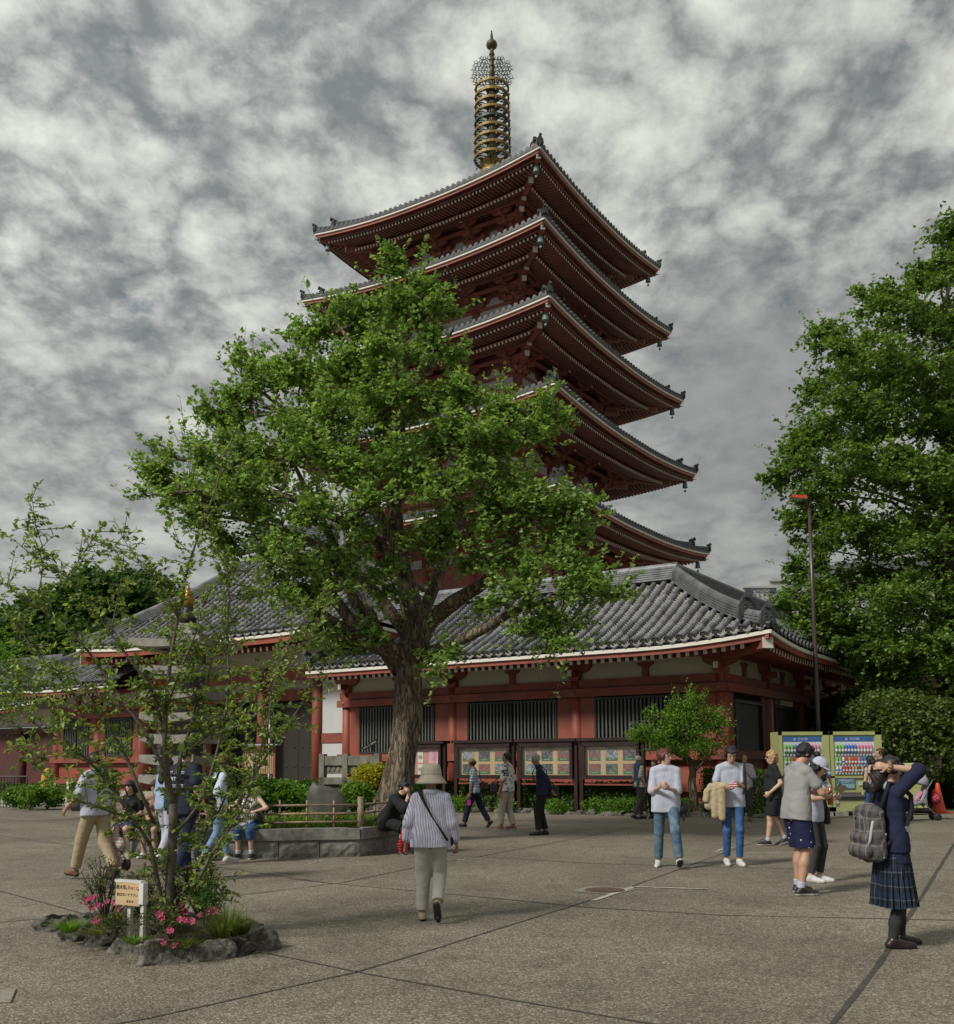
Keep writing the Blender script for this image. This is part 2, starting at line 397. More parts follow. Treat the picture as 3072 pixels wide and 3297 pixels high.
# ground
def ground_mat():
    m, nt, b, out = newmat('washed_aggregate')
    v = worldco(nt)
    vo = NN(nt, 'ShaderNodeTexVoronoi'); nt.links.new(v, vo.inputs['Vector']); vo.inputs['Scale'].default_value = 74
    sepc = NN(nt, 'ShaderNodeSeparateColor'); nt.links.new(vo.outputs['Color'], sepc.inputs[0])
    grain = nramp(nt, sepc.outputs[0], [(0.0, (0.045, 0.038, 0.028)), (0.3, (0.125, 0.105, 0.075)), (0.62, (0.235, 0.200, 0.145)), (0.88, (0.38, 0.33, 0.25)), (1.0, (0.62, 0.57, 0.46))])
    edge = nramp(nt, vo.outputs['Distance'], [(0.2, 1.0), (0.62, 0.55)])
    c = nmix(nt, 1.0, grain, edge, 'MULTIPLY')
    fine = nnoise(nt, v, 19, 4, 0.75)
    c = nmix(nt, nramp(nt, fine, [(0.25, 0.1), (0.75, 0.65)]), c, (0.198, 0.180, 0.136))
    big = nnoise(nt, v, 0.33, 6, 0.62, 0.5)
    c = nmix(nt, 1.0, c, nramp(nt, big, [(0.28, 0.72), (0.5, 1.0), (0.72, 1.32)]), 'MULTIPLY')
    mid = nnoise(nt, v, 2.2, 6, 0.7, 0.8)
    c = nmix(nt, 1.0, c, nramp(nt, mid, [(0.25, 0.80), (0.5, 1.08), (0.8, 1.25)]), 'MULTIPLY')
    sp_ = nnoise(nt, v, 7.5, 3, 0.5)
    c = nmix(nt, nramp(nt, sp_, [(0.70, 0.0), (0.76, 0.5)]), c, (0.06, 0.055, 0.045))
    v2 = NN(nt, 'ShaderNodeTexVoronoi'); nt.links.new(v, v2.inputs['Vector']); v2.inputs['Scale'].default_value = 1.7
    s2 = NN(nt, 'ShaderNodeSeparateColor'); nt.links.new(v2.outputs['Color'], s2.inputs[0])
    gum = nmath(nt, 'LESS_THAN', v2.outputs['Distance'], nmath(nt, 'MULTIPLY', s2.outputs[0], 0.055))
    c = nmix(nt, nmath(nt, 'MULTIPLY', gum, 0.55), c, nmix(nt, nmath(nt, 'GREATER_THAN', s2.outputs[1], 0.45), (0.42, 0.39, 0.33), (0.05, 0.045, 0.038)))
    cr = nmath(nt, 'ABSOLUTE', nmath(nt, 'SUBTRACT', nnoise(nt, v, 0.55, 9, 0.62, 0.4), 0.5))
    c = nmix(nt, nramp(nt, cr, [(0.0, 0.30), (0.012, 0.0)]), c, (0.05, 0.045, 0.038))
    nt.links.new(c, b.inputs['Base Color'])
    b.inputs['Roughness'].default_value = 0.72; b.inputs['Specular IOR Level'].default_value = 0.35
    nbump(nt, b, nmath(nt, 'ADD', nmath(nt, 'MULTIPLY', vo.outputs['Distance'], -1.0), nmath(nt, 'MULTIPLY', fine, 1.0)), 0.5, 0.01)
    return m
GRND = ground_mat()
m = MB(); m.add([(-900, -60, 0), (900, -60, 0), (900, 1800, 0), (-900, 1800, 0)], [(0, 1, 2, 3)])
m.build('ground', GRND, kind='structure', label='brown washed aggregate paving of the temple square')
JOINT = mat('joint_tar', (0.060, 0.056, 0.047), 0.8, 0.4, 9, 0.3, 50)
def strip(name, pts, w, mt, z=0.004, jit=0.0, smooth_n=1, **k):
    P = [gnd(x, y) for x, y in pts]
    Q = []
    for a, b_ in zip(P[:-1], P[1:]):
        n = max(1, int((b_ - a).length / 0.35))
        for i in range(n): Q.append(a.lerp(b_, i / n))
    Q.append(P[-1])
    L = []; Rr = []
    for i, p in enumerate(Q):
        d = (Q[min(i + 1, len(Q) - 1)] - Q[max(i - 1, 0)]).normalized(); nrm = Vector((-d.y, d.x, 0))
        off = nrm * rng.uniform(-jit, jit); ww = w * (1 + rng.uniform(-.3, .3) * (1 if jit else 0))
        L.append(p + off + nrm * ww / 2); Rr.append(p + off - nrm * ww / 2)
    V = [(q.x, q.y, z) for pr in zip(L, Rr) for q in pr]
    mb = MB(); mb.add(V, [(2 * i, 2 * i + 1, 2 * i + 3, 2 * i + 2) for i in range(len(L) - 1)])
    return mb.build(name, mt, **k)
JL = [
    ([(1600, 2010), (1709, 1867), (1780, 1755), (1852, 1639), (1900, 1562)], 0.045),
    ([(560, 1706), (632, 1714), (895, 1738), (1145, 1762), (1400, 1777), (1900, 1788)], 0.022),
    ([(760, 1652), (890, 1661), (1145, 1676), (1510, 1686), (1900, 1690)], 0.022),
    ([(980, 1621), (1145, 1629), (1628, 1635.6), (1900, 1637)], 0.02),
    ([(900, 1588), (1145, 1596), (1500, 1602), (1900, 1604)], 0.018),
    ([(1600, 1580), (1515, 1617), (1223, 1722), (1145, 1748), (854, 1839), (690, 1888), (300, 1975), (100, 2012)], 0.026),
    ([(520, 1851), (690, 1887), (960, 1936), (1230, 1982), (1400, 2010)], 0.026),
    ([(1330, 1580), (1275, 1595), (1145, 1623), (913, 1666), (802, 1685), (663, 1714), (415, 1744.5), (165, 1775), (0, 1791), (-80, 1797)], 0.022),
    ([(-60, 1716), (0, 1730), (165, 1775), (330, 1815)], 0.024),
    ([(-60, 1614), (0, 1622), (222, 1653), (440, 1686), (632, 1714)], 0.02),
    ([(-40, 1588), (140, 1600), (300, 1612)], 0.018),
]
for pts, w in JL:
    strip('paving_joint', pts, w, JOINT, 0.004, 0.004, kind='structure')
LINE = mat('worn_white_line', (0.50, 0.48, 0.43), 0.7, 0.35, 14, dirt=0.5)
for pts, w in [([(1152, 1749), (1230, 1722)], 0.07), ([(1230, 1722), (1376, 1727)], 0.06), ([(1388, 1654), (1402, 1649), (1440, 1643)], 0.05),
               ([(1392, 1655), (1520, 1655.5)], 0.03), ([(597, 1674), (637, 1672)], 0.025), ([(600, 1678), (630, 1669)], 0.025), ([(888, 1670), (928, 1667)], 0.03),
               ([(1418, 1578), (1500, 1579)], 0.03), ([(160, 1606), (240, 1604)], 0.04)]:
    strip('ground_marking', pts, w, LINE, 0.008, 0.0, kind='structure')
# manhole with its concrete surround
c = gnd(1174, 1729)
mh = thing('manhole_cover', 'round brown iron manhole cover in a pale concrete square on the paving', 'manhole cover', c)
mb = MB(); mb.add([(-0.42, -0.06, .006), (0.06, -0.40, .006), (0.44, 0.16, .006), (-0.14, 0.40, .006)], [(0, 1, 2, 3)])
mb.build('surround', mat('manhole_concrete', (0.24, 0.22, 0.175), 0.8, 0.25, 12, 0.2, 60), mh)
mb = MB()
mb.lathe([(0.24, 0.0), (0.24, 0.012), (0.22, 0.012), (0.22, 0.009), (0.20, 0.009), (0.20, 0.012)], 28)
for i in range(-4, 5):
    h = math.sqrt(max(0, .19 ** 2 - (i * .04) ** 2)); mb.box((i * .04, 0, .014), (.018, 2 * h, .004))
mb.build('lid', mat('rusty_iron', (0.11, 0.075, 0.05), 0.6, 0.4, 10), mh)
# drain grate bottom left
c = gnd(2, 1936)
dg_ = thing('drain_grate', 'iron drain grate in a concrete frame at the left edge of the paving', 'drain', c, R_(20))
mb = MB(); mb.box((-.5, 0, .006), (1.15, .42, .012)); mb.build('frame', MATS['manhole_concrete'], dg_)
mb = MB(); mb.box((-.55, 0, .013), (0.9, .25, .004)); mb.build('pit', VOID, dg_)
for i in range(14):
    mb = MB(); mb.box((-.95 + i * .062, 0, .017), (.03, .25, .008)); mb.build('bar', METAL, dg_)
# paler paving bands on the far left
mb = MB(); mb.add([gnd(-300, 1572, .004), gnd(125, 1563, .004), gnd(250, 1549, .004), gnd(-300, 1551, .004)], [(0, 1, 2, 3)])
mb.build('path', mat('pale_paving', (0.33, 0.315, 0.28), 0.8, 0.2, 5, 0.2, 60), kind='structure')
mb = MB(); mb.add([gnd(-300, 1546, .004), gnd(120, 1545, .004), gnd(150, 1538, .004), gnd(-300, 1538, .004)], [(0, 1, 2, 3)])
mb.build('path', MATS['pale_paving'], kind='structure')
# temple halls: everything in one local frame
# local x runs right along the long front, local y runs inward, origin at the front right corner column
FRAME_P = Vector((7.316, 29.812, 0)); FRAME_A = -0.5797
FRM = Matrix.Translation(FRAME_P) @ Matrix.Rotation(FRAME_A, 4, 'Z')
def dist_cam(p): return (FRM @ Vector(p) - Vector((0, 0, CAM_Z))).length
def cover_tile_mesh():
    mb = MB(); n = 7; L = 0.44
    for y, r in ((0, .100), (.03, .104), (.06, .096), (L + .03, .086)):
        for k in range(n):
            a = math.pi * k / (n - 1)
            mb.v.append((r * math.cos(a), y, r * math.sin(a) * 1.1 - .01))
    for i in range(3):
        for k in range(n - 1):
            a = i * n + k; mb.f.append((a, a + n, a + n + 1, a + 1)); mb.m.append(0)
    mb.f.append(tuple(range(n))); mb.m.append(0)
    return mb.mesh('cover_tile', TILE, True)
COVER = cover_tile_mesh()
def end_tile_mesh():
    mb = MB(); n = 14
    M = Matrix(((1, 0, 0), (0, 0, 1), (0, 1, 0)))
    prof = [(.102, .05), (.102, -.03), (.085, -.03), (.08, -.015), (.05, -.015), (.045, -.028), (.02, -.034)]
    mb.lathe(prof, n, (0, 0, .02), 0, M)
    return mb.mesh('eave_end_tile', TILED, False)
ENDT = end_tile_mesh()
TILE_J = mat('tile_shadow_course', (0.16, 0.16, 0.155), 0.6, 0.3, 5)
class Slope:
    def __init__(s, E0, E1, n, m, ze, hipL=True, hipR=True, lift=.25, liftlen=4.0, a=.44, b=.0316, clip=None):
        s.E0 = Vector(E0); s.E1 = Vector(E1); s.L = (s.E1 - s.E0).length; s.e = (s.E1 - s.E0) / s.L; s.n = Vector(n)
        s.m = m; s.ze = ze; s.hl = hipL; s.hr = hipR; s.lift = lift; s.ll = liftlen; s.a = a; s.b = b; s.clip = clip
    def lf(s, x):
        r = 0
        if s.hl: r = max(r, max(0, 1 - x / s.ll) ** 2)
        if s.hr: r = max(r, max(0, 1 - (s.L - x) / s.ll) ** 2)
        return r * s.lift
    def z(s, x, t): return s.ze + s.lf(x) * max(0, 1 - t / s.m) + s.a * t + s.b * t * t
    def P(s, x, t, dz=0.0):
        q = s.E0 + s.e * x + s.n * t
        return Vector((q.x, q.y, s.z(x, t) + dz))
    def tmax(s, x):
        t = s.m
        if s.hl: t = min(t, x)
        if s.hr: t = min(t, s.L - x)
        return t
def tile_slope(S, roof, budget, pitch=0.365, seg=0.44, course=0.135, name='cover_tile', vis=True):
    """pan courses joined; the cover tiles nearest the camera are single objects, the rest join one mesh"""
    nrow = int(S.L / pitch); x0 = (S.L - nrow * pitch) / 2
    rows = [x0 + i * pitch for i in range(nrow + 1)]
    # sheet under the tiles
    mb = MB()
    xs = sorted(set([0, S.L] + rows)); nt_ = 8
    grid = [[S.P(x, S.tmax(x) * k / nt_, -.10) for k in range(nt_ + 1)] for x in xs]
    for i in range(len(xs) - 1):
        for k in range(nt_): mb.add([grid[i][k], grid[i + 1][k], grid[i + 1][k + 1], grid[i][k + 1]], [(0, 1, 2, 3)])
    mb.build('roof_bed', TILED, roof)
    mb = MB()
    for i in range(len(rows) - 1):
        xa, xb = rows[i] + .05, rows[i + 1] - .05; xm = (xa + xb) / 2
        tm = max(0, min(S.tmax(xa), S.tmax(xb)) + .10)
        n = int(tm / course)
        for k in range(n):
            t0 = k * course - .03; t1 = (k + 1) * course - .03
            V = []
            for t, dz in ((t0, -.012), (t0, .045), (t1, -.012)):
                for q in range(5):
                    f = q / 4; x = xa + (xb - xa) * f
                    V.append(S.P(x, t, dz - .055 * math.sin(math.pi * f) - .03))
            mb.add(V, [(q, q + 1, q + 6, q + 5) for q in range(4)] + [(q + 5, q + 6, q + 11, q + 10) for q in range(4)])
    mb.build('pan_tile', PAN, roof, True, kind='stuff')
    pl = []
    for x in rows:
        tm = S.tmax(x)
        n = max(1, int(math.ceil((tm - .05) / seg)))
        for k in range(n):
            t0 = k * seg; t1 = min(t0 + seg, tm)
            if t1 - t0 < .08 and k: continue
            p0 = S.P(x, t0, 0); p1 = S.P(x, t0 + seg, 0)
            Y = (p1 - p0).normalized(); X = S.e.copy(); X.z = 0; X = (X - Y * X.dot(Y)).normalized(); Z = X.cross(Y)
            if Z.z < 0: X = -X; Z = X.cross(Y)
            fl = max(.2, min(1.0, (t1 - t0) / seg))
            j = rng.uniform(-.006, .006)
            M = Matrix(((X.x, Y.x * fl, Z.x, p0.x + X.x * j), (X.y, Y.y * fl, Z.y, p0.y + X.y * j), (X.z, Y.z * fl, Z.z, p0.z + rng.uniform(-.005, .005)), (0, 0, 0, 1)))
            pl.append((dist_cam(p0), M, k == 0))
    pl.sort(key=lambda q: q[0])
    rest = MB(); cv = [tuple(v.co) for v in COVER.vertices]; cf = [tuple(p.vertices) for p in COVER.polygons]
    for i, (d, M, first) in enumerate(pl):
        if i < budget:
            o = link('cover_tile', COVER, roof); o.matrix_basis = M
        else:
            rest.add([M @ Vector(v) for v in cv], cf)
        if first:
            M2 = M.copy()
            if i < budget or budget > 0:
                o = link('eave_end_tile', ENDT, roof); o.matrix_basis = M2
    if rest.v: rest.build('cover_tile', TILE, roof, True, kind='stuff')
    # curved lip tiles hanging between the round ends
    mb = MB()
    for i in range(len(rows) - 1):
        xa, xb = rows[i] + .07, rows[i + 1] - .07; V = []
        for q in range(7):
            f = q / 6; x = xa + (xb - xa) * f; s_ = math.sin(math.pi * f)
            V.append(S.P(x, -.045, -.02 - .06 * s_)); V.append(S.P(x, -.045, -.055 - .085 * s_))
        mb.add(V, [(2 * q, 2 * q + 1, 2 * q + 3, 2 * q + 2) for q in range(6)])
    mb.build('eave_lip_tile', TILED, roof, kind='stuff')
def ridge_prof(w, h, layers):
    """stack of flat ridge courses with a round cap: outline, symmetric"""
    R = []; L_ = []
    for i in range(layers):
        z0 = h * .8 * i / layers; z1 = h * .8 * (i + .72) / layers; ww = w / 2 * (1 - .18 * i / layers)
        R += [(ww, z0), (ww, z1), (ww - .035, z1), (ww - .035, h * .8 * (i + 1) / layers)]
    cap = [(math.cos(a) * w * .27, h * .8 + math.sin(a) * h * .24) for a in [math.pi * k / 6 for k in range(7)]]
    L_ = [(-a, b) for a, b in R][::-1]
    return R + cap + L_
def ridge(path, parent, w=.34, h=.5, layers=5, name='hip_ridge', mt=None):
    mb = MB(); mb.sweep(ridge_prof(w, h, layers), path)
    o = mb.build(name, mt or TILE, parent)
    return o
def oni(parent, p, d, s=1.0):
    """ridge-end tile: arched plate with a relief face and the round horn tile above it, facing direction d"""
    d = Vector(d).normalized(); up = Vector((0, 0, 1)); X = up.cross(d).normalized()
    mb = MB()
    out = [(-.26, -.12), (-.30, .12), (-.24, .40), (-.12, .55), (.12, .55), (.24, .40), (.30, .12), (.26, -.12), (.12, -.04), (-.12, -.04)]
    mb.prism([(a * s, b * s) for a, b in out], .12 * s, Vector(p), X, up)
    inn = [(-.19, .0), (-.22, .14), (-.17, .36), (-.08, .46), (.08, .46), (.17, .36), (.22, .14), (.19, .0)]
    mb.prism([(a * s, b * s) for a, b in inn], .05 * s, Vector(p) + d * .08 * s, X, up)
    for a, b, r in ((-.09, .28, .045), (.09, .28, .045), (0, .2, .05), (-.12, .38, .04), (.12, .38, .04), (0, .1, .06), (-.07, .08, .04), (.07, .08, .04)):
        c = Vector(p) + X * a * s + up * b * s + d * .11 * s
        mb.lathe([(0.001, -r * s), (r * s * .8, -r * s * .5), (r * s, 0), (r * s * .8, r * s * .5), (.001, r * s)], 8, c)
    o = mb.build('ridge_end_tile', TILED, parent)
    mb = MB(); dd = (d + up * .35).normalized()
    c0 = Vector(p) + up * .52 * s - d * .25 * s
    mb.tube([c0, c0 + dd * .42 * s], [.10 * s, .11 * s], 12); e = c0 + dd * .42 * s
    mb.tube([e, e + dd * .035 * s], [.135 * s, .135 * s], 14); mb.tube([e + dd * .035 * s, e + dd * .045 * s], [.085 * s, .085 * s], 12)
    mb.build('horn_tile', TILED, parent)
    return o
def eave_bands(S, parent, x0=0, x1=None, white=.10, red=.17, proud=.0, mt=None):
    x1 = S.L if x1 is None else x1
    n = 26; xs = [x0 + (x1 - x0) * i / n for i in range(n + 1)]
    mb = MB(); o = -.165
    mb.sweep([(-.045, -white / 2), (.045, -white / 2), (.045, white / 2), (-.045, white / 2)], [S.P(x, .02, o - white / 2) for x in xs]); mb.build('white_eave_board', WHITE, parent)
    mb = MB()
    mb.sweep([(-.05, -red / 2), (.05, -red / 2), (.05, red / 2), (-.05, red / 2)], [S.P(x, .10, o - white - red / 2 - .002) for x in xs]); mb.build('red_eave_board', mt or RED2, parent)
RAFT_M = {}
def rafter(parent, p0, p1, w=.11, h=.145, key='h', mats=None):
    """rafter from its white outer end p0 to p1 (local frame)"""
    p0 = Vector(p0); p1 = Vector(p1); L = (p1 - p0).length
    k = (key, round(L, 2), w)
    if k not in RAFT_M:
        mb = MB(); mb.beam((0, 0, 0), (0, -L, 0), w, h, 0); mb.m = [0] * 6
        # ends: first cap is at p0
        mb.m[4] = 1
        RAFT_M[k] = mb.mesh('rafter', mats or [RED2, WHITE])
    Y = (p0 - p1).normalized(); X = Y.cross(Vector((0, 0, 1))).normalized(); Z = X.cross(Y)
    o = link('rafter', RAFT_M[k], parent)
    o.matrix_basis = Matrix(((X.x, Y.x, Z.x, p0.x), (X.y, Y.y, Z.y, p0.y), (X.z, Y.z, Z.z, p0.z), (0, 0, 0, 1)))
    return o
def bracket_mesh(w=1.15, h=.42, t=.2):
    mb = MB()
    out = [(-.16, 0), (.16, 0), (.2, .08)]
    # bearing block, boat shaped arm, three small blocks
    arm = [(-.18, .0), (.18, .0), (.19, .10), (.3, .12), (.44, .17), (.53, .25), (.56, .33), (w / 2, .33), (w / 2, h), (-w / 2, h), (-w / 2, .33), (-.56, .33), (-.53, .25), (-.44, .17), (-.3, .12), (-.19, .10)]
    mb.prism(arm, t, (0, 0, 0), (1, 0, 0), (0, 0, 1))
    mb.prism([(-.14, -.14), (.14, -.14), (.21, -.02), (.21, .04), (-.21, .04), (-.21, -.02)], .42, (0, 0, 0), (1, 0, 0), (0, 0, 1))
    return mb.mesh('bracket', RED2)
BRK = bracket_mesh()
def strut_mesh():
    mb = MB()
    mb.prism([(-.10, 0), (.10, 0), (.10, .28), (.14, .34), (.26, .40), (.28, .46), (-.28, .46), (-.26, .40), (-.14, .34), (-.10, .28)], .12, (0, 0, 0), (1, 0, 0), (0, 0, 1))
    return mb.mesh('strut', RED2)
STR = strut_mesh()
def put(parent, name, me, X, Y, Z, p):
    o = link(name, me, parent)
    o.matrix_basis = Matrix(((X[0], Y[0], Z[0], p[0]), (X[1], Y[1], Z[1], p[1]), (X[2], Y[2], Z[2], p[2]), (0, 0, 0, 1)))
    return o
MEDAL = None
def wall_run(root, O, d, nrm, cols, zb, beam_ext=(.1, .1), windows=(), wz=(1.86, 3.57), solid=False, up=.3, side_dark=False, col0=True, bars=True):
    """a column-and-beam front from local point O along d (unit), outward normal nrm; cols = list of offsets"""
    O = Vector(O); d = Vector(d); nrm = Vector(nrm); Z = Vector((0, 0, 1))
    def q(a, z, out=0.0): return O + d * a + nrm * out + Z * z
    R2, R1 = RED2, RED
    for i, a in enumerate(cols):
        if i == 0 and not col0: continue
        mb = MB(); mb.tube([(0, 0, up), (0, 0, 2.0), (0, 0, 4.14)], [.205, .205, .195], 16)
        mb.build('column', R1, root, True, loc=q(a, 0))
        o = put(root, 'bracket', BRK, d, -nrm, Z, q(a, 4.28));
        mb = MB(); mb.box((0, 0, 0), (.15, .5, .2)); mb.box((0, -.253, 0), (.15, .006, .2), 1)
        o2 = mb.build('bracket_nose', [R2, WHITE], root); o2.matrix_basis = Matrix(((d.x, -nrm.x, 0, q(a, 4.36, .25).x), (d.y, -nrm.y, 0, q(a, 4.36, .25).y), (0, 0, 1, q(a, 4.36, .25).z), (0, 0, 0, 1)))
        mb = MB(); mb.lathe([(.07, 0), (.07, .02), (.05, .03), (.03, .03), (.028, .05), (.001, .055)], 8)
        o3 = mb.build('gilt_boss', GOLD, root); mX = Z.cross(nrm)
        p = q(a, 3.73, .29); o3.matrix_basis = Matrix(((mX.x, 0, nrm.x, p.x), (mX.y, 0, nrm.y, p.y), (0, 1, 0, p.z), (0, 0, 0, 1)))
    a0, a1 = cols[0] - beam_ext[0], cols[-1] + beam_ext[1]
    def bar(name, za, zc, depth, out, mt, aa=a0, ab=a1):
        mb = MB(); mb.beam(q(aa, (za + zc) / 2, out), q(ab, (za + zc) / 2, out), depth, zc - za)
        return mb.build(name, mt, root)
    bar('tie_beam', 3.60, 3.86, .16, .21, R2)
    bar('head_beam', 3.905, 4.15, .12, .07, R2)
    bar('beam_gap', 3.85, 3.91, .06, .02, WOODB)
    bar('sill_beam', 1.58, 1.84, .14, .19, R2)
    bar('base_beam', .62, .84, .12, .17, R2)
    bar('purlin', 4.70, 4.86, .16, .0, R2)
    bar('plinth', 0, .3, .5, .28, STONEL, a0 - .1, a1 + .1)
    for i in range(len(cols) - 1):
        ca, cb = cols[i] + .19, cols[i + 1] - .19; mid = (ca + cb) / 2
        mb = MB(); mb.beam(q(ca - .19, 4.42, -.04), q(cb + .19, 4.42, -.04), .05, .6); mb.build('plaster_panel', PLAST, root)
        put(root, 'strut', STR, d, -nrm, Z, q(mid, 4.15, .02))
        mb = MB(); mb.beam(q(ca - .19, 1.3, -.03), q(cb + .19, 1.3, -.03), .06, 2.0); mb.build('wall_panel', R1, root)
        win = windows[i] if i < len(windows) else None
        if win is None:
            mb = MB(); mb.beam(q(ca - .19, 2.72, -.03), q(cb + .19, 2.72, -.03), .06, 1.8); mb.build('wall_panel', R1, root); continue
        wa, wb = win
        for s_, e_ in ((ca - .19, wa), (wb, cb + .19)):
            if e_ - s_ > .05:
                mb = MB(); mb.beam(q(s_, 2.72, .04), q(e_, 2.72, .04), .10, 1.78); mb.build('wall_panel', R1, root)
        fr = MB(); t = .07
        for (x0_, x1_, z0_, z1_) in ((wa, wa + t, wz[0], wz[1]), (wb - t, wb, wz[0], wz[1]), (wa + t, wb - t, wz[0], wz[0] + t), (wa + t, wb - t, wz[1] - t, wz[1])):
            fr.beam(q(x0_, (z0_ + z1_) / 2, .08), q(x1_, (z0_ + z1_) / 2, .08), .11, z1_ - z0_)
        f = fr.build('window', DARK, root)
        mb = MB(); mb.beam(q(wa + t, (wz[0] + wz[1]) / 2, .022), q(wb - t, (wz[0] + wz[1]) / 2, .022), .02, wz[1] - wz[0] - 2 * t)
        mb.build('pane' if not solid else 'shutter', VOID if not solid else DARK, f)
        if not solid:
            n = int((wb - wa - 2 * t) / .131)
            for k in range(n):
                a = wa + t + (k + .5) * (wb - wa - 2 * t) / n
                mb = MB(); mb.beam(q(a, wz[0] + t, .075), q(a, wz[1] - t, .075), .055, .055, up=tuple(nrm))
                mb.build('window_bar', SLAT if bars else DARK, f)
            mb = MB(); mb.beam(q((wa + wb) / 2, wz[0] + t, .09), q((wa + wb) / 2, wz[1] - t, .09), .06, .06, up=tuple(nrm)); mb.build('mullion', DARK, f)
        else:
            fr2 = MB()
            for (x0_, x1_, z0_, z1_) in ((wa + t, wa + t + .03, wz[0] + t, wz[1] - t), (wb - t - .03, wb - t, wz[0] + t, wz[1] - t), (wa + t, wb - t, wz[1] - t - .03, wz[1] - t)):
                fr2.beam(q(x0_, (z0_ + z1_) / 2, .13), q(x1_, (z0_ + z1_) / 2, .13), .02, z1_ - z0_)
            fr2.build('shutter_rim', mat('grey_green_rim', (.10, .12, .11), .4, .1), f)
def hip_corner(root, C, dia, ze, m, S, zr=None):
    """corner rafter and two-step hip ridge at eave corner C, diagonal inward direction dia (unit/sqrt2 per axis)"""
    dia = Vector(dia)
    def H(t, dz=0.0):
        x = (t if S[1] == 'L' else S[0].L - t)
        q = Vector(C) + dia * t
        return Vector((q.x, q.y, S[0].z(x, t) + dz))
    hp = [H(t, -.02) for t in [1.0 + (m - 1.0) * i / 12 for i in range(13)]]
    ridge(hp, root, .36, .46, 5)
    # swoop at the lower end of each step
    oni(root, H(.93, .06), -dia.normalized(), .95)
    lp = [H(t, .0) for t in (.12, .3, .5, .7, .95)]
    ridge(lp, root, .30, .30, 3)
    oni(root, H(.10, -.02), -dia.normalized(), .78)
    return H
def rafters_row(S, root, d0, step, x0, x1, tin, drop0=.42, rise=.16, w=.115, h=.15):
    n = int((x1 - x0) / step)
    for i in range(n + 1):
        x = x0 + i * step
        tm = tin
        if S.hl: tm = min(tm, x - .1)
        if S.hr: tm = min(tm, S.L - x - .1)
        if tm < d0 + .25: continue
        p0 = S.P(x, 0, 0); z0 = p0.z - drop0
        a = S.E0 + S.e * x
        P0 = Vector((a.x + S.n.x * d0, a.y + S.n.y * d0, z0)); P1 = Vector((a.x + S.n.x * tm, a.y + S.n.y * tm, z0 + rise * (tm - d0)))
        rafter(root, P0, P1, w, h)
def soffit(S, root, tin, drop=.33, rise=.16, mt=None):
    mb = MB(); n = 20
    for i in range(n):
        V = []
        for x in (S.L * i / n, S.L * (i + 1) / n):
            for t in (.05, min(tin, S.tmax(x) if (S.hl or S.hr) else tin)):
                a = S.E0 + S.e * x + S.n * t
                V.append((a.x, a.y, S.P(x, 0).z - drop + rise * t))
        mb.add(V, [(0, 1, 3, 2)])
    mb.build('soffit', mt or RED2, root)
# ---- the front hall and its wing down the right side
hall = thing('temple_hall', 'long low vermilion temple hall with grey tiled hip roof behind the notice boards', 'temple hall', FRAME_P, FRAME_A)
OV = 2.16; M_ = 4.47; ZE = 4.98
XL = -14.75
WF = 4.866; WR = 4.07
cols = [0, WF, 2 * WF, 3 * WF]
# offsets measured leftwards from the corner
wall_run(hall, (0, 0, 0), (-1, 0, 0), (0, -1, 0), cols, .3, (.2, .3), [(.71, 4.19), (5.56, 9.09), (10.49, 13.94)])
wall_run(hall, (0, 0, 0), (0, 1, 0), (1, 0, 0), [WR * i for i in range(6)], .3, (.2, .2), [(.62 + WR * i + .15, WR * (i + 1) - .55) for i in range(5)], (1.75, 3.42), True, col0=False)
SF = Slope((XL, -OV, 0), (OV, -OV, 0), (0, 1, 0), M_, ZE, False, True)
SS = Slope((OV, -OV, 0), (OV, 22, 0), (-1, 0, 0), M_, ZE, True, False)
# clip inner slopes
rf = MB().build('roof', TILED, hall)
tile_slope(SF, rf, 240)
tile_slope(SS, rf, 60)
H = hip_corner(rf, (OV, -OV, 0), (-1, 1, 0), ZE, M_, (SF, 'R'))
pk = H(M_, 0)
ridge([Vector((XL, -OV + M_, pk.z)), Vector((-8, -OV + M_, pk.z)), Vector((-4, -OV + M_, pk.z)), pk + Vector((.1, 0, 0))], rf, .42, .56, 6, 'main_ridge')
ridge([pk + Vector((0, -.1, 0)), Vector((pk.x, 8, pk.z)), Vector((pk.x, 22, pk.z))], rf, .42, .56, 6, 'main_ridge')
mb = MB()   # plain courtyard slopes behind the ridges
mb.add([(XL, -OV + M_, pk.z), (pk.x, -OV + M_, pk.z), (pk.x - M_, -OV + 2 * M_, ZE), (XL, -OV + 2 * M_, ZE)], [(0, 1, 2, 3)])
mb.add([(pk.x, -OV + M_, pk.z), (pk.x, 22, pk.z), (pk.x - M_, 22, ZE), (pk.x - M_, -OV + 2 * M_, ZE)], [(0, 1, 2, 3)])
mb.build('rear_slope', PAN, rf)
eave_bands(SF, hall, 0, SF.L + .0); eave_bands(SS, hall)
rafters_row(SF, hall, .32, .268, .2, SF.L - .3, OV + .1)
rafters_row(SS, hall, .32, .268, .3, SS.L - .2, OV + .1)
soffit(SF, hall, OV + .2); soffit(SS, hall, OV + .2)
mb = MB(); mb.beam((OV - .12, -OV + .12, ZE + .25 - .50), (OV - 1.9, -OV + 1.9, ZE - .30), .30, .30)
mb.beam((OV - .10, -OV + .10, ZE + .25 - .50), (OV - .12, -OV + .12, ZE + .25 - .50), .302, .302, 1)
mb.build('hip_rafter', [RED, WHITE], hall)
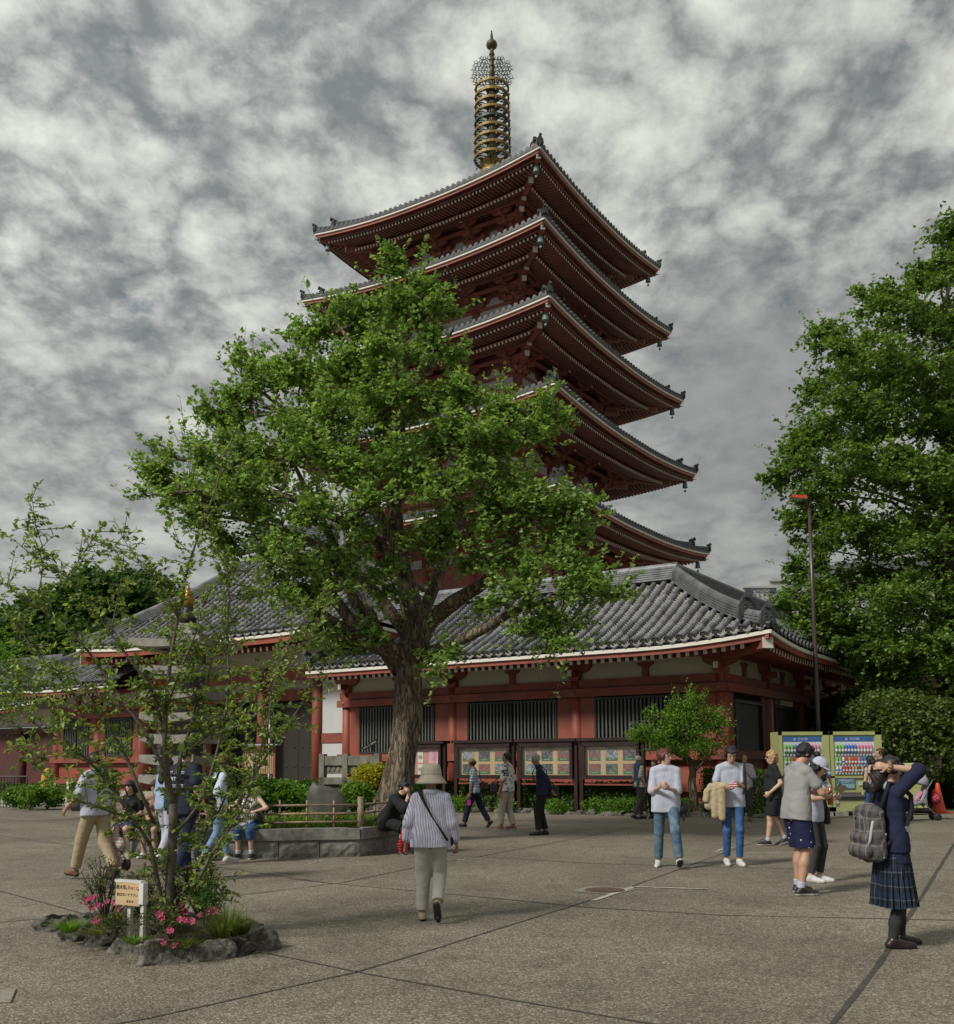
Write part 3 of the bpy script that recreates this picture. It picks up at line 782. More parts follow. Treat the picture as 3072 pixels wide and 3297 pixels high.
# core walls so no light leaks through, rear side plain
mb = MB()
mb.box((-7.2, 4.6, 2.4), (14.6, .1, 4.8)); mb.box((-4.6, 13, 2.4), (.1, 17, 4.8)); mb.box((-14.7, 2.3, 2.4), (.1, 4.6, 4.8))
mb.build('rear_wall', PLASTG, hall)
# left end: small post, white panel with a cross rail
mb = MB(); mb.beam((-14.55, -.02, .3), (-14.55, -.02, 4.14), .2, .24, up=(0, 1, 0)); mb.build('post', RED, hall)
for z0, z1 in ((.9, 2.28), (2.66, 4.7)):
    mb = MB(); mb.box((-15.25, .02, (z0 + z1) / 2), (1.3, .06, z1 - z0)); mb.build('white_panel', PLASTG, hall)
mb = MB(); mb.box((-15.25, .0, 2.47), (1.3, .1, .36)); mb.build('cross_rail', RED2, hall)
mb = MB(); mb.box((-15.25, .02, .6), (1.3, .06, .6)); mb.build('wall_panel', RED2, hall)
# verge tile and end of the front eave at the gate side
mb = MB(); mb.sweep(ridge_prof(.3, .28, 3), [SF.P(0, t, .0) for t in (0.05, 1, 2, 3, 4.4)]); mb.build('verge_ridge', TILE, rf)
oni(rf, SF.P(0.0, .02, .02), (0, -1, 0), .8)
# ---- the gate hall, taller, behind and left
gate = thing('gate_hall', 'taller temple gate hall with dark double doors and high grey roof, behind the thin tree', 'temple gate', FRAME_P, FRAME_A)
GX0, GX1, GY, GM, GZ = -28.1, -12.2, -2.3, 6.2, 6.45
SG = Slope((GX0, GY, 0), (GX1, GY, 0), (0, 1, 0), GM, GZ, True, True, .22, 5, .60, .030)
SGL = Slope((GX0, GY + 2 * GM, 0), (GX0, GY, 0), (1, 0, 0), GM, GZ, True, True, .22, 5, .60, .030)
SGR = Slope((GX1, GY, 0), (GX1, GY + 2 * GM, 0), (-1, 0, 0), GM, GZ, True, True, .22, 5, .60, .030)
rg = MB().build('roof', TILED, gate)
tile_slope(SG, rg, 300, .42, .5, .2)
mb = MB()
for S in (SGL, SGR):
    for i in range(16):
        xa, xb = S.L * i / 16, S.L * (i + 1) / 16
        for k in range(6):
            V = [S.P(x, S.tmax(x) * kk / 6) for x in (xa, xb) for kk in (k, k + 1)]
            mb.add(V, [(0, 2, 3, 1)])
mb.build('side_slope', PAN, rg)
zt_ = GZ + .6 * GM + .03 * GM * GM
mb = MB(); mb.add([(GX0, GY + 2 * GM, GZ), (GX1, GY + 2 * GM, GZ), (GX1 - GM, GY + GM, zt_), (GX0 + GM, GY + GM, zt_)], [(0, 1, 2, 3)]); mb.build('rear_slope', PAN, rg)
hip_corner(rg, (GX0, GY, 0), (1, 1, 0), GZ, GM, (SG, 'L'))
hip_corner(rg, (GX1, GY, 0), (-1, 1, 0), GZ, GM, (SG, 'R'))
ridge([Vector((GX0 + GM, GY + GM, zt_)), Vector((GX1 - GM, GY + GM, zt_))], rg, .5, .9, 8, 'main_ridge')
eave_bands(SG, gate, white=.11, red=.26, mt=RED); eave_bands(SGL, gate, white=.11, red=.26, mt=RED); eave_bands(SGR, gate, white=.11, red=.26, mt=RED)
rafters_row(SG, gate, .42, .33, .2, SG.L - .3, 2.6, .62); rafters_row(SGR, gate, .42, .33, .3, 6, 2.6, .62); rafters_row(SGL, gate, .42, .33, 9, SGL.L - .3, 2.6, .62)
soffit(SG, gate, 2.8, .5); soffit(SGR, gate, 2.8, .5); soffit(SGL, gate, 2.8, .5)
for cx, sx in ((GX0, 1), (GX1, -1)):
    mb = MB(); mb.beam((cx + sx * .15, GY + .15, GZ - .42), (cx + sx * 2.4, GY + 2.4, GZ - .4), .32, .36)
    mb.beam((cx + sx * .13, GY + .13, GZ - .42), (cx + sx * .15, GY + .15, GZ - .42), .322, .362, 1); mb.build('hip_rafter', [RED, WHITE], gate)
# gate front
for gx in (-16.1, -19.06, -23.1, -26.2):
    mb = MB(); mb.tube([(gx, 0, .35), (gx, 0, 3.2), (gx, 0, 5.3)], [.235, .235, .22], 16); mb.build('column', RED, gate, True)
mb = MB(); mb.beam((-27, -.05, 5.0), (-13.2, -.05, 5.0), .2, .42); mb.build('head_beam', RED, gate)
mb = MB(); mb.beam((-27, .1, 5.62), (-13.2, .1, 5.62), .12, .9); mb.build('plaster_panel', PLAST, gate)
mb = MB(); mb.beam((-27, .0, 6.15), (-13.2, .0, 6.15), .2, .26); mb.build('purlin', RED2, gate)
mb = MB(); mb.beam((-26.2, .5, 4.25), (-16.1, .5, 4.25), .16, .45); mb.build('lintel', RED2, gate)
mb = MB(); mb.beam((-26.2, .55, 4.82), (-16.1, .55, 4.82), .06, .7); mb.build('plaster_panel', PLAST, gate)
mb = MB(); mb.box((-21.15, 1.2, .17), (13, 3.6, .34)); mb.build('stone_platform', STONEL, gate)
for k in range(3):
    mb = MB(); mb.box((-22.6, -1.05 - .32 * k - .16, .28 - .1 * k - .07), (5.2, .32, .12 + 0 * k)); mb.build('step', STONEL, gate)
mb = MB(); mb.box((-26.6, .3, 2.8), (1.0, .1, 5.0)); mb.build('wall_panel', RED2, gate)
mb = MB(); mb.box((-14.2, .8, 3.2), (3.2, .1, 5.0)); mb.build('wall_panel', RED2, gate)
mb = MB(); mb.box((-20.2, 8, 3.2), (13.6, .1, 6.2)); mb.box((-27, 4.1, 3.2), (.1, 7.8, 6.2)); mb.box((-13.4, 4.1, 3.2), (.1, 7.8, 6.2)); mb.build('rear_wall', PLASTG, gate)
DOORW = mat('dark_door_wood', (0.030, 0.025, 0.020), 0.5, 0.35, 3, 0.2, 30, stretch=(1, 1, .2))
def door(x0, x1, y, z0=.36, z1=4.0, nm='door'):
    mb = MB(); mb.box(((x0 + x1) / 2, y, (z0 + z1) / 2), (x1 - x0 - .02, .09, z1 - z0)); d_ = mb.build(nm, DOORW, gate)
    for j in range(5):
        for i in range(3):
            sx_ = x0 + (x1 - x0) * (i + .5) / 3; sz_ = z0 + .25 + j * .78
            mb = MB(); mb.lathe([(.045, 0), (.04, .02), (.02, .035), (.001, .04)], 8, (sx_, y - .045, sz_), 0, Matrix(((1, 0, 0), (0, 0, -1), (0, 1, 0)))); mb.build('door_stud', BRONZE, d_)
door(-17.75, -16.45, .75); door(-19.1, -17.75, .75)
for px_ in (-16.38, -19.2, -23.3, -26.0):
    mb = MB(); mb.box((px_, .55, 2.2), (.10, .12, 3.7)); mb.build('white_jamb', WHITE, gate)
door(-24.6, -23.4, 1.3); door(-25.9, -24.6, 1.3)
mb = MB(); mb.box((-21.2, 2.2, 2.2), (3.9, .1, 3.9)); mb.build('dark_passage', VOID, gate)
for px_, w_ in ((-16.27, .2), (-19.35, .25), (-22.9, .25)):
    mb = MB(); mb.box((px_, .65, 2.3), (w_, .1, 3.9)); mb.build('wall_panel', RED2, gate)
# ---- the matching wing left of the gate
hallb = thing('temple_wing', 'low vermilion temple wing left of the gate hall, grey roof behind thin tree branches', 'temple hall', FRAME_P, FRAME_A)
SB = Slope((-34.9, -OV, 0), (-26.0, -OV, 0), (0, 1, 0), M_, ZE, True, False)
rb = MB().build('roof', TILED, hallb)
tile_slope(SB, rb, 240)
hip_corner(rb, (-34.9, -OV, 0), (1, 1, 0), ZE, M_, (SB, 'L'))
ridge([Vector((-34.9 + M_, -OV + M_, pk.z)), Vector((-26, -OV + M_, pk.z))], rb, .42, .56, 6, 'main_ridge')
SBL = Slope((-34.9, 12, 0), (-34.9, -OV, 0), (1, 0, 0), M_, ZE, False, True)
mb = MB()
for i in range(12):
    xa, xb = SBL.L * i / 12, SBL.L * (i + 1) / 12
    for k in range(6):
        V = [SBL.P(x, SBL.tmax(x) * kk / 6) for x in (xa, xb) for kk in (k, k + 1)]; mb.add(V, [(0, 2, 3, 1)])
mb.build('side_slope', PAN, rb)
mb = MB(); mb.add([(-34.9 + M_, -OV + M_, pk.z), (-26, -OV + M_, pk.z), (-26, -OV + 2 * M_, ZE), (-34.9, -OV + 2 * M_, ZE)], [(0, 1, 2, 3)]); mb.build('rear_slope', PAN, rb)
eave_bands(SB, hallb, 0, SB.L - .02); rafters_row(SB, hallb, .32, .268, .3, SB.L - .1, OV + .1); soffit(SB, hallb, OV + .2)
eave_bands(SBL, hallb); soffit(SBL, hallb, OV + .2)
wall_run(hallb, (-26.4, 0, 0), (-1, 0, 0), (0, -1, 0), [0, 3.1, 6.2], .3, (.2, .2), [(.6, 2.5), (3.7, 5.6)])
mb = MB(); mb.box((-32.6, 4, 2.4), (.1, 8, 4.8)); mb.build('side_wall', RED2, hallb)
mb = MB(); mb.beam((-34.75, -OV + .15, ZE - .25), (-33, -OV + 1.9, ZE - .30), .28, .3); mb.build('hip_rafter', RED, hallb)
# ---- far left building with the dark opening
REDD = mat('shade_darkened_red', (0.085, 0.026, 0.020), 0.6, 0.25, 1.6, dirt=0.5)  # red darkened so the shade on this front is built into its colour
hc = thing('side_building', 'shade-darkened red side building with an open black doorway at the far left edge', 'building', FRAME_P, FRAME_A)
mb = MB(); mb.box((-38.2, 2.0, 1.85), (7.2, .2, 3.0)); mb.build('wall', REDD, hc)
mb = MB(); mb.box((-47.6, 2.0, 1.85), (4.6, .2, 3.0)); mb.build('wall', RED2, hc)
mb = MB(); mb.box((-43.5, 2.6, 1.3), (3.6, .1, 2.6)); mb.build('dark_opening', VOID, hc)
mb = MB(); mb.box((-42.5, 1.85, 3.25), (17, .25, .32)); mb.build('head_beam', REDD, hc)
mb = MB(); mb.box((-42.5, 1.9, 3.9), (17, .1, .9)); mb.build('plaster_panel', PLAST, hc)
for gx in (-35.2, -38.2, -41.3):
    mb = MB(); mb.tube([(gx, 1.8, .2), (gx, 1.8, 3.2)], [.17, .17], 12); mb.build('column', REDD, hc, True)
SCb = Slope((-52, 0.2, 0), (-35, 0.2, 0), (0, 1, 0), 5.0, 4.5, True, True, .25, 4, .38, .02)
rc = MB().build('roof', TILED, hc)
tile_slope(SCb, rc, 0, .42, .5, .25)
ridge([SCb.P(x, 5.0) for x in (5.0, 8.5, 12.0)], rc, .5, .8, 6, 'main_ridge')
hip_corner(rc, (-35, .2, 0), (-1, 1, 0), 4.5, 5.0, (SCb, 'R'))
mb = MB(); mb.add([(-35, .2, 4.5), (-35, 10.2, 4.5), (-40, 5.2, 6.9)], [(0, 1, 2)]); mb.add([(-35, 10.2, 4.5), (-52, 10.2, 4.5), (-47, 5.2, 6.9), (-40, 5.2, 6.9)], [(0, 1, 2, 3)]); mb.build('side_slope', PAN, rc)
eave_bands(SCb, hc)
# ---- hall behind the right wing
hd = thing('rear_hall', 'grey tiled roof of a rear hall seen past the hip ridge beside the lamp post', 'temple hall', FRAME_P, FRAME_A)
SD = Slope((-13.9, 21.2, 0), (10, 21.2, 0), (0, 1, 0), 9.0, 6.1, True, True, .4, 5, .42, .028)
rd = MB().build('roof', TILED, hd)
tile_slope(SD, rd, 60, .42, .5, .2)
hip_corner(rd, (10, 21.2, 0), (-1, 1, 0), 6.1, 9.0, (SD, 'R')); hip_corner(rd, (-13.9, 21.2, 0), (1, 1, 0), 6.1, 9.0, (SD, 'L'))
ridge([SD.P(9, 9.0), SD.P(14.9, 9.0)], rd, .5, .8, 7, 'main_ridge')
mb = MB(); mb.add([SD.P(9, 9), SD.P(14.9, 9), (10, 39.2, 6.1), (-13.9, 39.2, 6.1), SD.P(0, 0), SD.P(23.9, 0)], [(0, 1, 2, 3), (1, 5, 2), (0, 3, 4)]); mb.build('rear_slope', PAN, rd)
eave_bands(SD, hd); rafters_row(SD, hd, .32, .3, .3, SD.L - .3, 2.2); soffit(SD, hd, 2.4)
mb = MB(); mb.box((-2, 23.4, 2.8), (20, .15, 5.6)); mb.build('wall', PLAST, hd)
mb = MB(); mb.box((7.8, 28, 2.8), (.15, 9, 5.6)); mb.build('side_wall', PLAST, hd)
for i in range(5):
    mb = MB(); mb.tube([(7.8 - 3.4 * i, 23.25, .2), (7.8 - 3.4 * i, 23.25, 5.6)], [.2, .2], 12); mb.build('column', RED, hd, True)
mb = MB(); mb.beam((7.9, 23.22, 3.7), (-5, 23.22, 3.7), .14, .3); mb.beam((7.9, 23.22, 4.8), (-5, 23.22, 4.8), .14, .3); mb.build('tie_beam', RED2, hd)
# five-storey pagoda
PX, PY = 1.26, 65.67
pag = thing('pagoda', 'five-storey vermilion pagoda with deep curved eaves and a tall gilded ring spire', 'pagoda', (PX, PY, 0), FRAME_A)
PA = [8.62, 9.15, 9.72, 10.30, 10.85]       # half side at the white eave edge, top to bottom
PZ = [36.72, 32.02, 27.07, 21.80, 16.12]    # height of the eave corners
PB = [4.0, 4.3, 4.65, 5.0, 5.35]            # half side of the body
SIDES = [((1, 0), (0, 1)), ((0, 1), (-1, 0)), ((-1, 0), (0, -1)), ((0, -1), (1, 0))]   # (along, inward) ; side 0 faces -y
PTILE = mat('pagoda_tile', (0.115, 0.12, 0.124), 0.45, 0.3, 3.0, 0.2, 12)
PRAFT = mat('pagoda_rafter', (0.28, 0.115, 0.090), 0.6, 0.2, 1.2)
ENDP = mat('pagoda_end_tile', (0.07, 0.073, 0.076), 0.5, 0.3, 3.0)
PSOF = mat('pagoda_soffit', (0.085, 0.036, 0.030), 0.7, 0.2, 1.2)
for ti in range(5):
    A, ZC, B = PA[ti], PZ[ti], PB[ti]
    sag = .62; L = 2 * A
    def lf(x, t=0.0):
        d = min(x, L - x); return -sag * (1 - max(0, 1 - d / (A * .92)) ** 2.0) * 1.0
    Bn = 0.35 if ti == 0 else PB[ti - 1] + .35
    run = A - Bn; slope_a = .20 if ti else .42; slope_b = .014 if ti else .030
    def Z(x, t): return ZC + lf(x) * max(0, 1 - t / run) - sag * min(1, t / run) * (1 if 0 else .9) * 0 + (lf(x) * 0) + slope_a * t + slope_b * t * t - sag * .55 * min(1, t / run)
    roof = MB().build('roof', PTILE, pag)
    body = MB().build('storey', REDP, pag)
    for si, ((ax, ay), (nx, ny)) in enumerate(SIDES):
        e = Vector((ax, ay, 0)); n = Vector((nx, ny, 0)); E0 = -e * A - n * A
        def P(x, t, dz=0.0):
            q = E0 + e * x + n * t
            return Vector((q.x, q.y, Z(x, t) + dz))
        def Pf(x, t, z):
            q = E0 + e * x + n * t
            return Vector((q.x, q.y, z))
        front = si in (0, 1, 3)
        # roof surface
        mb = MB(); nx_, nt_ = 28, 6
        for i in range(nx_):
            for k in range(nt_):
                V = []
                for ii in (i, i + 1):
                    x = L * ii / nx_; tm = min(run, x, L - x)
                    for kk in (k, k + 1): V.append(P(x, tm * kk / nt_, 0))
                mb.add(V, [(0, 2, 3, 1)])
        mb.build('roof_bed', TILED, roof)
        # cover tile rows with round ends
        mb = MB(); step = .40; nr = int(L / step); x0 = (L - nr * step) / 2
        endm = MB()
        for i in range(nr + 1):
            x = x0 + i * step; tm = min(run, x, L - x)
            ts = [0] + [tm * k / 5 for k in range(1, 6)] if tm > .6 else [0, max(tm, .15)]
            pts = [P(x, t, .05) for t in ts]
            mb.tube(pts, .095, 6, 0, False)
            p = P(x, -.06, .07)
            X_ = e; endm.tube([p - n * .02, p + n * .10], .135, 10)
            endm.tube([p - n * .035, p - n * .02], .085, 8)
        mb.build('cover_tile', PTILE, roof, True, kind='stuff')
        endm.build('eave_end_tile', ENDP, roof, kind='stuff')
        # eave edge: dark lip, white board, red boards
        xs = [L * i / 30 for i in range(31)]
        def band(name, t, z0, z1, w, mt, pr):
            mb = MB(); ins = t
            V = []
            path = [P(min(max(x, ins), L - ins), t, (z0 + z1) / 2) if True else None for x in xs]
            path = [Vector((p.x, p.y, Z(x, 0) + (z0 + z1) / 2)) for p, x in zip(path, xs)]
            h = (z1 - z0) / 2
            mb.sweep([(-w / 2, -h), (w / 2, -h), (w / 2, h), (-w / 2, h)], path); mb.build(name, mt, pr)
        band('lip_tile', .0, -.14, .02, .14, TILED, roof)
        band('white_eave_board', .02, -.26, -.142, .10, WHITE, roof)
        band('red_eave_board', .14, -.42, -.262, .14, REDP, roof)
        band('red_eave_board', .36, -.56, -.40, .12, REDP, roof)
        # rafters, two layers; flat-lying, ends painted white
        r1 = MB(); st = .255; nrf = int((L - 1.0) / st); xo = (L - nrf * st) / 2
        for i in range(nrf + 1):
            x = xo + i * st; zc = Z(x, 0) ; lim = min(x, L - x)
            if lim > .75:
                te = min(1.75, lim - .15)
                a = Pf(x, .46, zc - .66); b = Pf(x, te, zc - .66 + .12 * (te - .46))
                r1.beam(b, a, .115, .14, 0, endmi=1)
            if lim > 2.1:
                te = min(A - B - .6, lim - .25)
                a = Pf(x, 1.72, zc - .84); b = Pf(x, te, -sag * .15 + ZC - .60 + .20 * (te - 1.72) - .35)
                r1.beam(b, a, .125, .15, 0, endmi=1)
        r1.build('rafter', [PRAFT, WHITE], roof, kind='stuff')
        # boards above the rafters
        mb = MB()
        for i in range(20):
            V = []
            for x in (L * i / 20, L * (i + 1) / 20):
                lim = min(x, L - x)
                for t in (.1, min(1.8, lim), min(A - B, lim)):
                    zc = Z(x, 0)
                    z = zc - .56 if t <= .1 else (zc - .42 if t <= 1.8 else ZC - .62 + .20 * (t - 1.72) - .1)
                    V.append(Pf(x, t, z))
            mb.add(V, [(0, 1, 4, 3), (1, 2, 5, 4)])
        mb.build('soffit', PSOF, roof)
        # beam under the flying rafters and the outer purlin
        for t, dz, w in ((1.83, -.72, .14),):
            mb = MB(); xx = [L * i / 16 for i in range(17)]
            mb.sweep([(-w / 2, -.06), (w / 2, -.06), (w / 2, .06), (-w / 2, .06)], [Pf(min(max(x, t), L - t), t, Z(x, 0) + dz) for x in xx]); mb.build('rafter_beam', REDP, roof)
        zt = ZC - .62 + .20 * (A - B - 1.9 - 1.72) - .55       # purlin height
        tp = A - B - 1.75
        mb = MB(); mb.beam(Pf(tp - .25, tp, zt), Pf(L - tp + .25, tp, zt), .18, .22)
        mb.beam(Pf(tp + .6, tp + .85, zt - .25), Pf(L - tp - .6, tp + .85, zt - .25), .16, .2)
        mb.build('purlin', REDP, body)
        # white dotted lattice between purlin and wall
        mb = MB(); nn_ = int((L - 2 * tp) / .42)
        for i in range(nn_):
            x = tp + .2 + i * .42
            mb.beam(Pf(x, tp + .05, zt + .12), Pf(x, tp + .10, zt + .12), .06, .06)
        mb.build('lattice_end', WHITE, body, kind='stuff')
        # body wall
        zw1 = zt + .1; zw0 = (PZ[ti + 1] + .1) if ti < 4 else 9.0
        tw = A - B
        mb = MB(); mb.beam(Pf(tw, tw, (zw0 + zw1 + .6) / 2), Pf(L - tw, tw, (zw0 + zw1 + .6) / 2), .1, zw1 + .6 - zw0); mb.build('wall_panel', PSOF if 0 else REDP, body)
        for k in range(3):
            xa = tw + (2 * B) * k / 3 + .3; xb = tw + (2 * B) * (k + 1) / 3 - .3
            mb = MB(); mb.beam(Pf(xa, tw - .08, zt - 1.35), Pf(xb, tw - .08, zt - 1.35), .04, .62); mb.build('plaster_panel', PLASTG, body)
            # cloud shaped white boards between brackets
            mb = MB(); xm = (xa + xb) / 2
            mb.prism([(-.75, 0), (.75, 0), (.62, .22), (.35, .3), (.25, .55), (-.25, .55), (-.35, .3), (-.62, .22)], .05, Pf(xm, tw - .12, zt - .95), e, (0, 0, 1)); mb.build('plaster_panel', PLASTG, body)
        mb = MB()
        for z_ in (zt - 1.75, zt - .98): mb.beam(Pf(tw - .1, tw - .1, z_), Pf(L - tw + .1, tw - .1, z_), .16, .2)
        mb.build('tie_beam', REDP, body)
        # bracket sets at the four columns of each side
        for k in range(4):
            x = tw + 2 * B * k / 3
            mb = MB()
            for lv in range(3):
                out = .25 + .55 * lv; zz_ = zt - .95 + .36 * lv; wd = 1.5 - .0 * lv
                mb.beam(Pf(x, tw, zz_), Pf(x, tw - out - .35, zz_ + .02), .2, .24)
                mb.prism([(-wd / 2, .2), (-wd / 2, .05), (-wd / 2 + .18, -.1), (-.2, -.16), (.2, -.16), (wd / 2 - .18, -.1), (wd / 2, .05), (wd / 2, .2)], .2, Pf(x, tw - out, zz_ + .16), e, (0, 0, 1))
                for q_ in (-.6, 0, .6): mb.box(Pf(x + q_, tw - out, zz_ + .40), (.3, .3, .16))
            bk = mb.build('bracket', REDP, body)
            if 0 < k < 3:
                mb = MB(); p = Pf(x, tw - 1.98, zt - .12)
                mb.beam(Pf(x, tw - .2, zt + .42), p, .22, .26, 0); q = p + (p - Pf(x, tw - .2, zt + .42)).normalized() * .02
                mb.beam(p, q, .23, .27, 1); mb.build('tail_rafter', [REDP, WHITE], body)
        for k in range(4):
            mb = MB(); x = tw + 2 * B * k / 3; mb.tube([Pf(x, tw - .05, zw0 - .5), Pf(x, tw - .05, zt - .9)], .24, 10); mb.build('column', REDP, body, True)
        # balcony rail on the lower storeys
        if ti >= 1 or True:
            zr = zw0 + 1.15; tr = tw - .75
            if ti < 4:
                mb = MB()
                for dz in (0, .38, .62): mb.beam(Pf(tr, tr, zr + dz), Pf(L - tr, tr, zr + dz), .09, .09)
                for i in range(13): mb.beam(Pf(tr + (L - 2 * tr) * i / 12, tr, zr - .1), Pf(tr + (L - 2 * tr) * i / 12, tr, zr + .62), .09, .09, up=(nx, ny, 0))
                mb.build('balcony_rail', REDP, body)
                mb = MB(); mb.beam(Pf(tr, tr + .3, zr - .14), Pf(L - tr, tr + .3, zr - .14), .7, .12); mb.build('balcony_deck', WHITE, body)
    # corners
    for si, (cx, cy) in enumerate(((1, -1), (1, 1), (-1, 1), (-1, -1))):
        dg = Vector((cx, cy, 0)); dn = dg.normalized()
        def C(r, z): return Vector((cx * r, cy * r, z))
        def Hh(t, dz=0.0): return C(A - t, Z(t, t) + dz)
        hp = [Hh(t, .02) for t in [.9 + (run - .9) * i / 8 for i in range(9)]]
        ridge(hp, roof, .42, .5, 4, 'hip_ridge', PTILE)
        mb = MB(); mb.sweep(ridge_prof(.3, .26, 2), [Hh(t, .05) for t in (-.02, .3, .6, .95)]); o = mb.build('hip_ridge', PTILE, roof)
        oni(roof, Hh(.85, .12), dn, 1.0); oni(roof, Hh(-.02, .02), dn, .72)
        # hip rafters with white end blocks
        mb = MB(); mb.beam(C(A - 1.9, ZC - .60), C(A - .22, ZC - .42 - .12), .26, .34); mb.beam(C(A - .22, ZC - .54), C(A - .20, ZC - .54), .27, .35, 1); mb.build('hip_rafter', [REDP, WHITE], roof)
        mb = MB(); mb.beam(C(B + .6, ZC - .75), C(A - 1.45, ZC - .98), .28, .36); mb.beam(C(A - 1.45, ZC - .98), C(A - 1.43, ZC - .982), .29, .37, 1); mb.build('hip_rafter', [REDP, WHITE], roof)
        zt = ZC - .62 + .20 * (A - B - 1.9 - 1.72) - .55
        for rr, dz, a_ in ((B + 2.0, -.15, .3), (B + 1.6, -.55, .0)):
            mb = MB(); mb.beam(C(B, zt + dz + a_), C(rr, zt + dz), .28, .32); mb.beam(C(rr, zt + dz), C(rr + .02, zt + dz), .29, .33, 1); mb.build('corner_bracket', [REDP, WHITE], body)
        mb = MB()
        for lv in range(3):
            out = .4 + .5 * lv; mb.beam(C(B, zt - .95 + .3 * lv), C(B + out, zt - .93 + .3 * lv), .28, .26); mb.box(C(B + out, zt - .72 + .3 * lv), (.42, .42, .2))
        mb.build('corner_bracket', REDP, body)
        # wind bell
        bz = ZC - .80; r = A - .62
        mb = MB(); bc = C(r, bz)
        mb.tube([bc + Vector((0, 0, .12)), bc], .02, 6)
        mb.lathe([(.05, 0), (.13, -.04), (.16, -.16), (.165, -.34), (.20, -.42), (.19, -.43)], 10, bc)
        mb.tube([bc + Vector((0, 0, -.42)), bc + Vector((0, 0, -.62))], .018, 5); mb.box(bc + Vector((0, 0, -.66)), (.14, .02, .14))
        mb.build('wind_bell', VERDI, roof, True)
# ---- stone base under the lowest storey
mb = MB(); mb.box((0, 0, 4.5), (10, 10, 9.0)); mb.build('base_storey', REDP, pag)
# ---- spire
sp_ = MB(); sp_.box((0, 0, 41.35), (1.7, 1.7, .9)); sp_.box((0, 0, 41.9), (2.0, 2.0, .18))
spire = sp_.build('spire', BRONZE, pag)
mb = MB(); mb.lathe([(.95, 41.95), (.92, 42.3), (.75, 42.6), (.5, 42.8), (.45, 42.85)], 20); mb.build('inverted_bowl', GOLD, spire, True)
mb = MB()
for k in range(8):
    a = math.pi * 2 * k / 8; d = Vector((math.cos(a), math.sin(a), 0)); X = Vector((-d.y, d.x, 0))
    mb.prism([(-.22, 0), (.22, 0), (.3, .25), (.12, .42), (0, .5), (-.12, .42), (-.3, .25)], .05, d * .62 + Vector((0, 0, 42.75)), X, (d * .55 + Vector((0, 0, .8))).normalized())
mb.build('lotus_petal', GOLD, spire, kind='stuff')
mb = MB(); mb.tube([(0, 0, 42.6), (0, 0, 49.2)], [.33, .24], 14); mb.tube([(0, 0, 49.0), (0, 0, 51.5)], [.2, .13], 10); mb.tube([(0, 0, 51.3), (0, 0, 51.75)], [.16, .12], 10)
for z_ in (49.4, 49.9, 50.3, 50.8, 51.2): mb.tube([(0, 0, z_), (0, 0, z_ + .12)], .2, 10)
mb.build('mast', mat('tarnished_mast', (0.13, 0.105, 0.045), 0.5, 0.5, 3.0, metal=0.4, dirt=0.6), spire, True)
GILD = mat('dull_gilding', (0.25, 0.165, 0.045), 0.55, 0.5, 3.0, metal=0.3, dirt=0.7)
for k in range(9):
    z_ = 43.35 + k * .66; r = 1.30 - .0115 * k * 1
    mt = BRONZE if k == 4 else GILD
    mb = MB(); n = 32
    for i in range(n):
        a0, a1 = 2 * math.pi * i / n, 2 * math.pi * (i + 1) / n
        V = []
        for rr, zz_ in ((r, -.09), (r, .09), (r - .13, .09), (r - .13, -.09)):
            V += [(rr * math.cos(a0), rr * math.sin(a0), z_ + zz_), (rr * math.cos(a1), rr * math.sin(a1), z_ + zz_)]
        mb.add(V, [(0, 1, 3, 2), (2, 3, 5, 4), (4, 5, 7, 6), (6, 7, 1, 0)])
    rg_ = mb.build('ring', mt, spire)
    mb = MB()
    mb.lathe([(.42, z_ - .16), (.46, z_ - .05), (.42, z_ + .05)], 12)
    for i in range(8):
        a = math.pi * i / 4 + .2
        p0 = Vector((.35 * math.cos(a), .35 * math.sin(a), z_)); p1 = Vector(((r - .1) * math.cos(a), (r - .1) * math.sin(a), z_))
        pm = p0.lerp(p1, .55); sd_ = Vector((-math.sin(a), math.cos(a), 0)) * .16
        mb.tube([p0, pm + sd_, p1], .035, 5); mb.tube([pm + sd_ * .3, p0.lerp(p1, .8) - sd_ * 1.2], .03, 5)
    mb.build('spoke', BRONZE, spire, kind='stuff')
    mb = MB()
    for i in range(8):
        a = math.pi * i / 4; p = Vector(((r + .03) * math.cos(a), (r + .03) * math.sin(a), z_ - .12)); mb.lathe([(.02, 0), (.05, -.03), (.06, -.14), (.01, -.15)], 6, p)
    mb.build('small_bell', BRONZE, spire, kind='stuff')
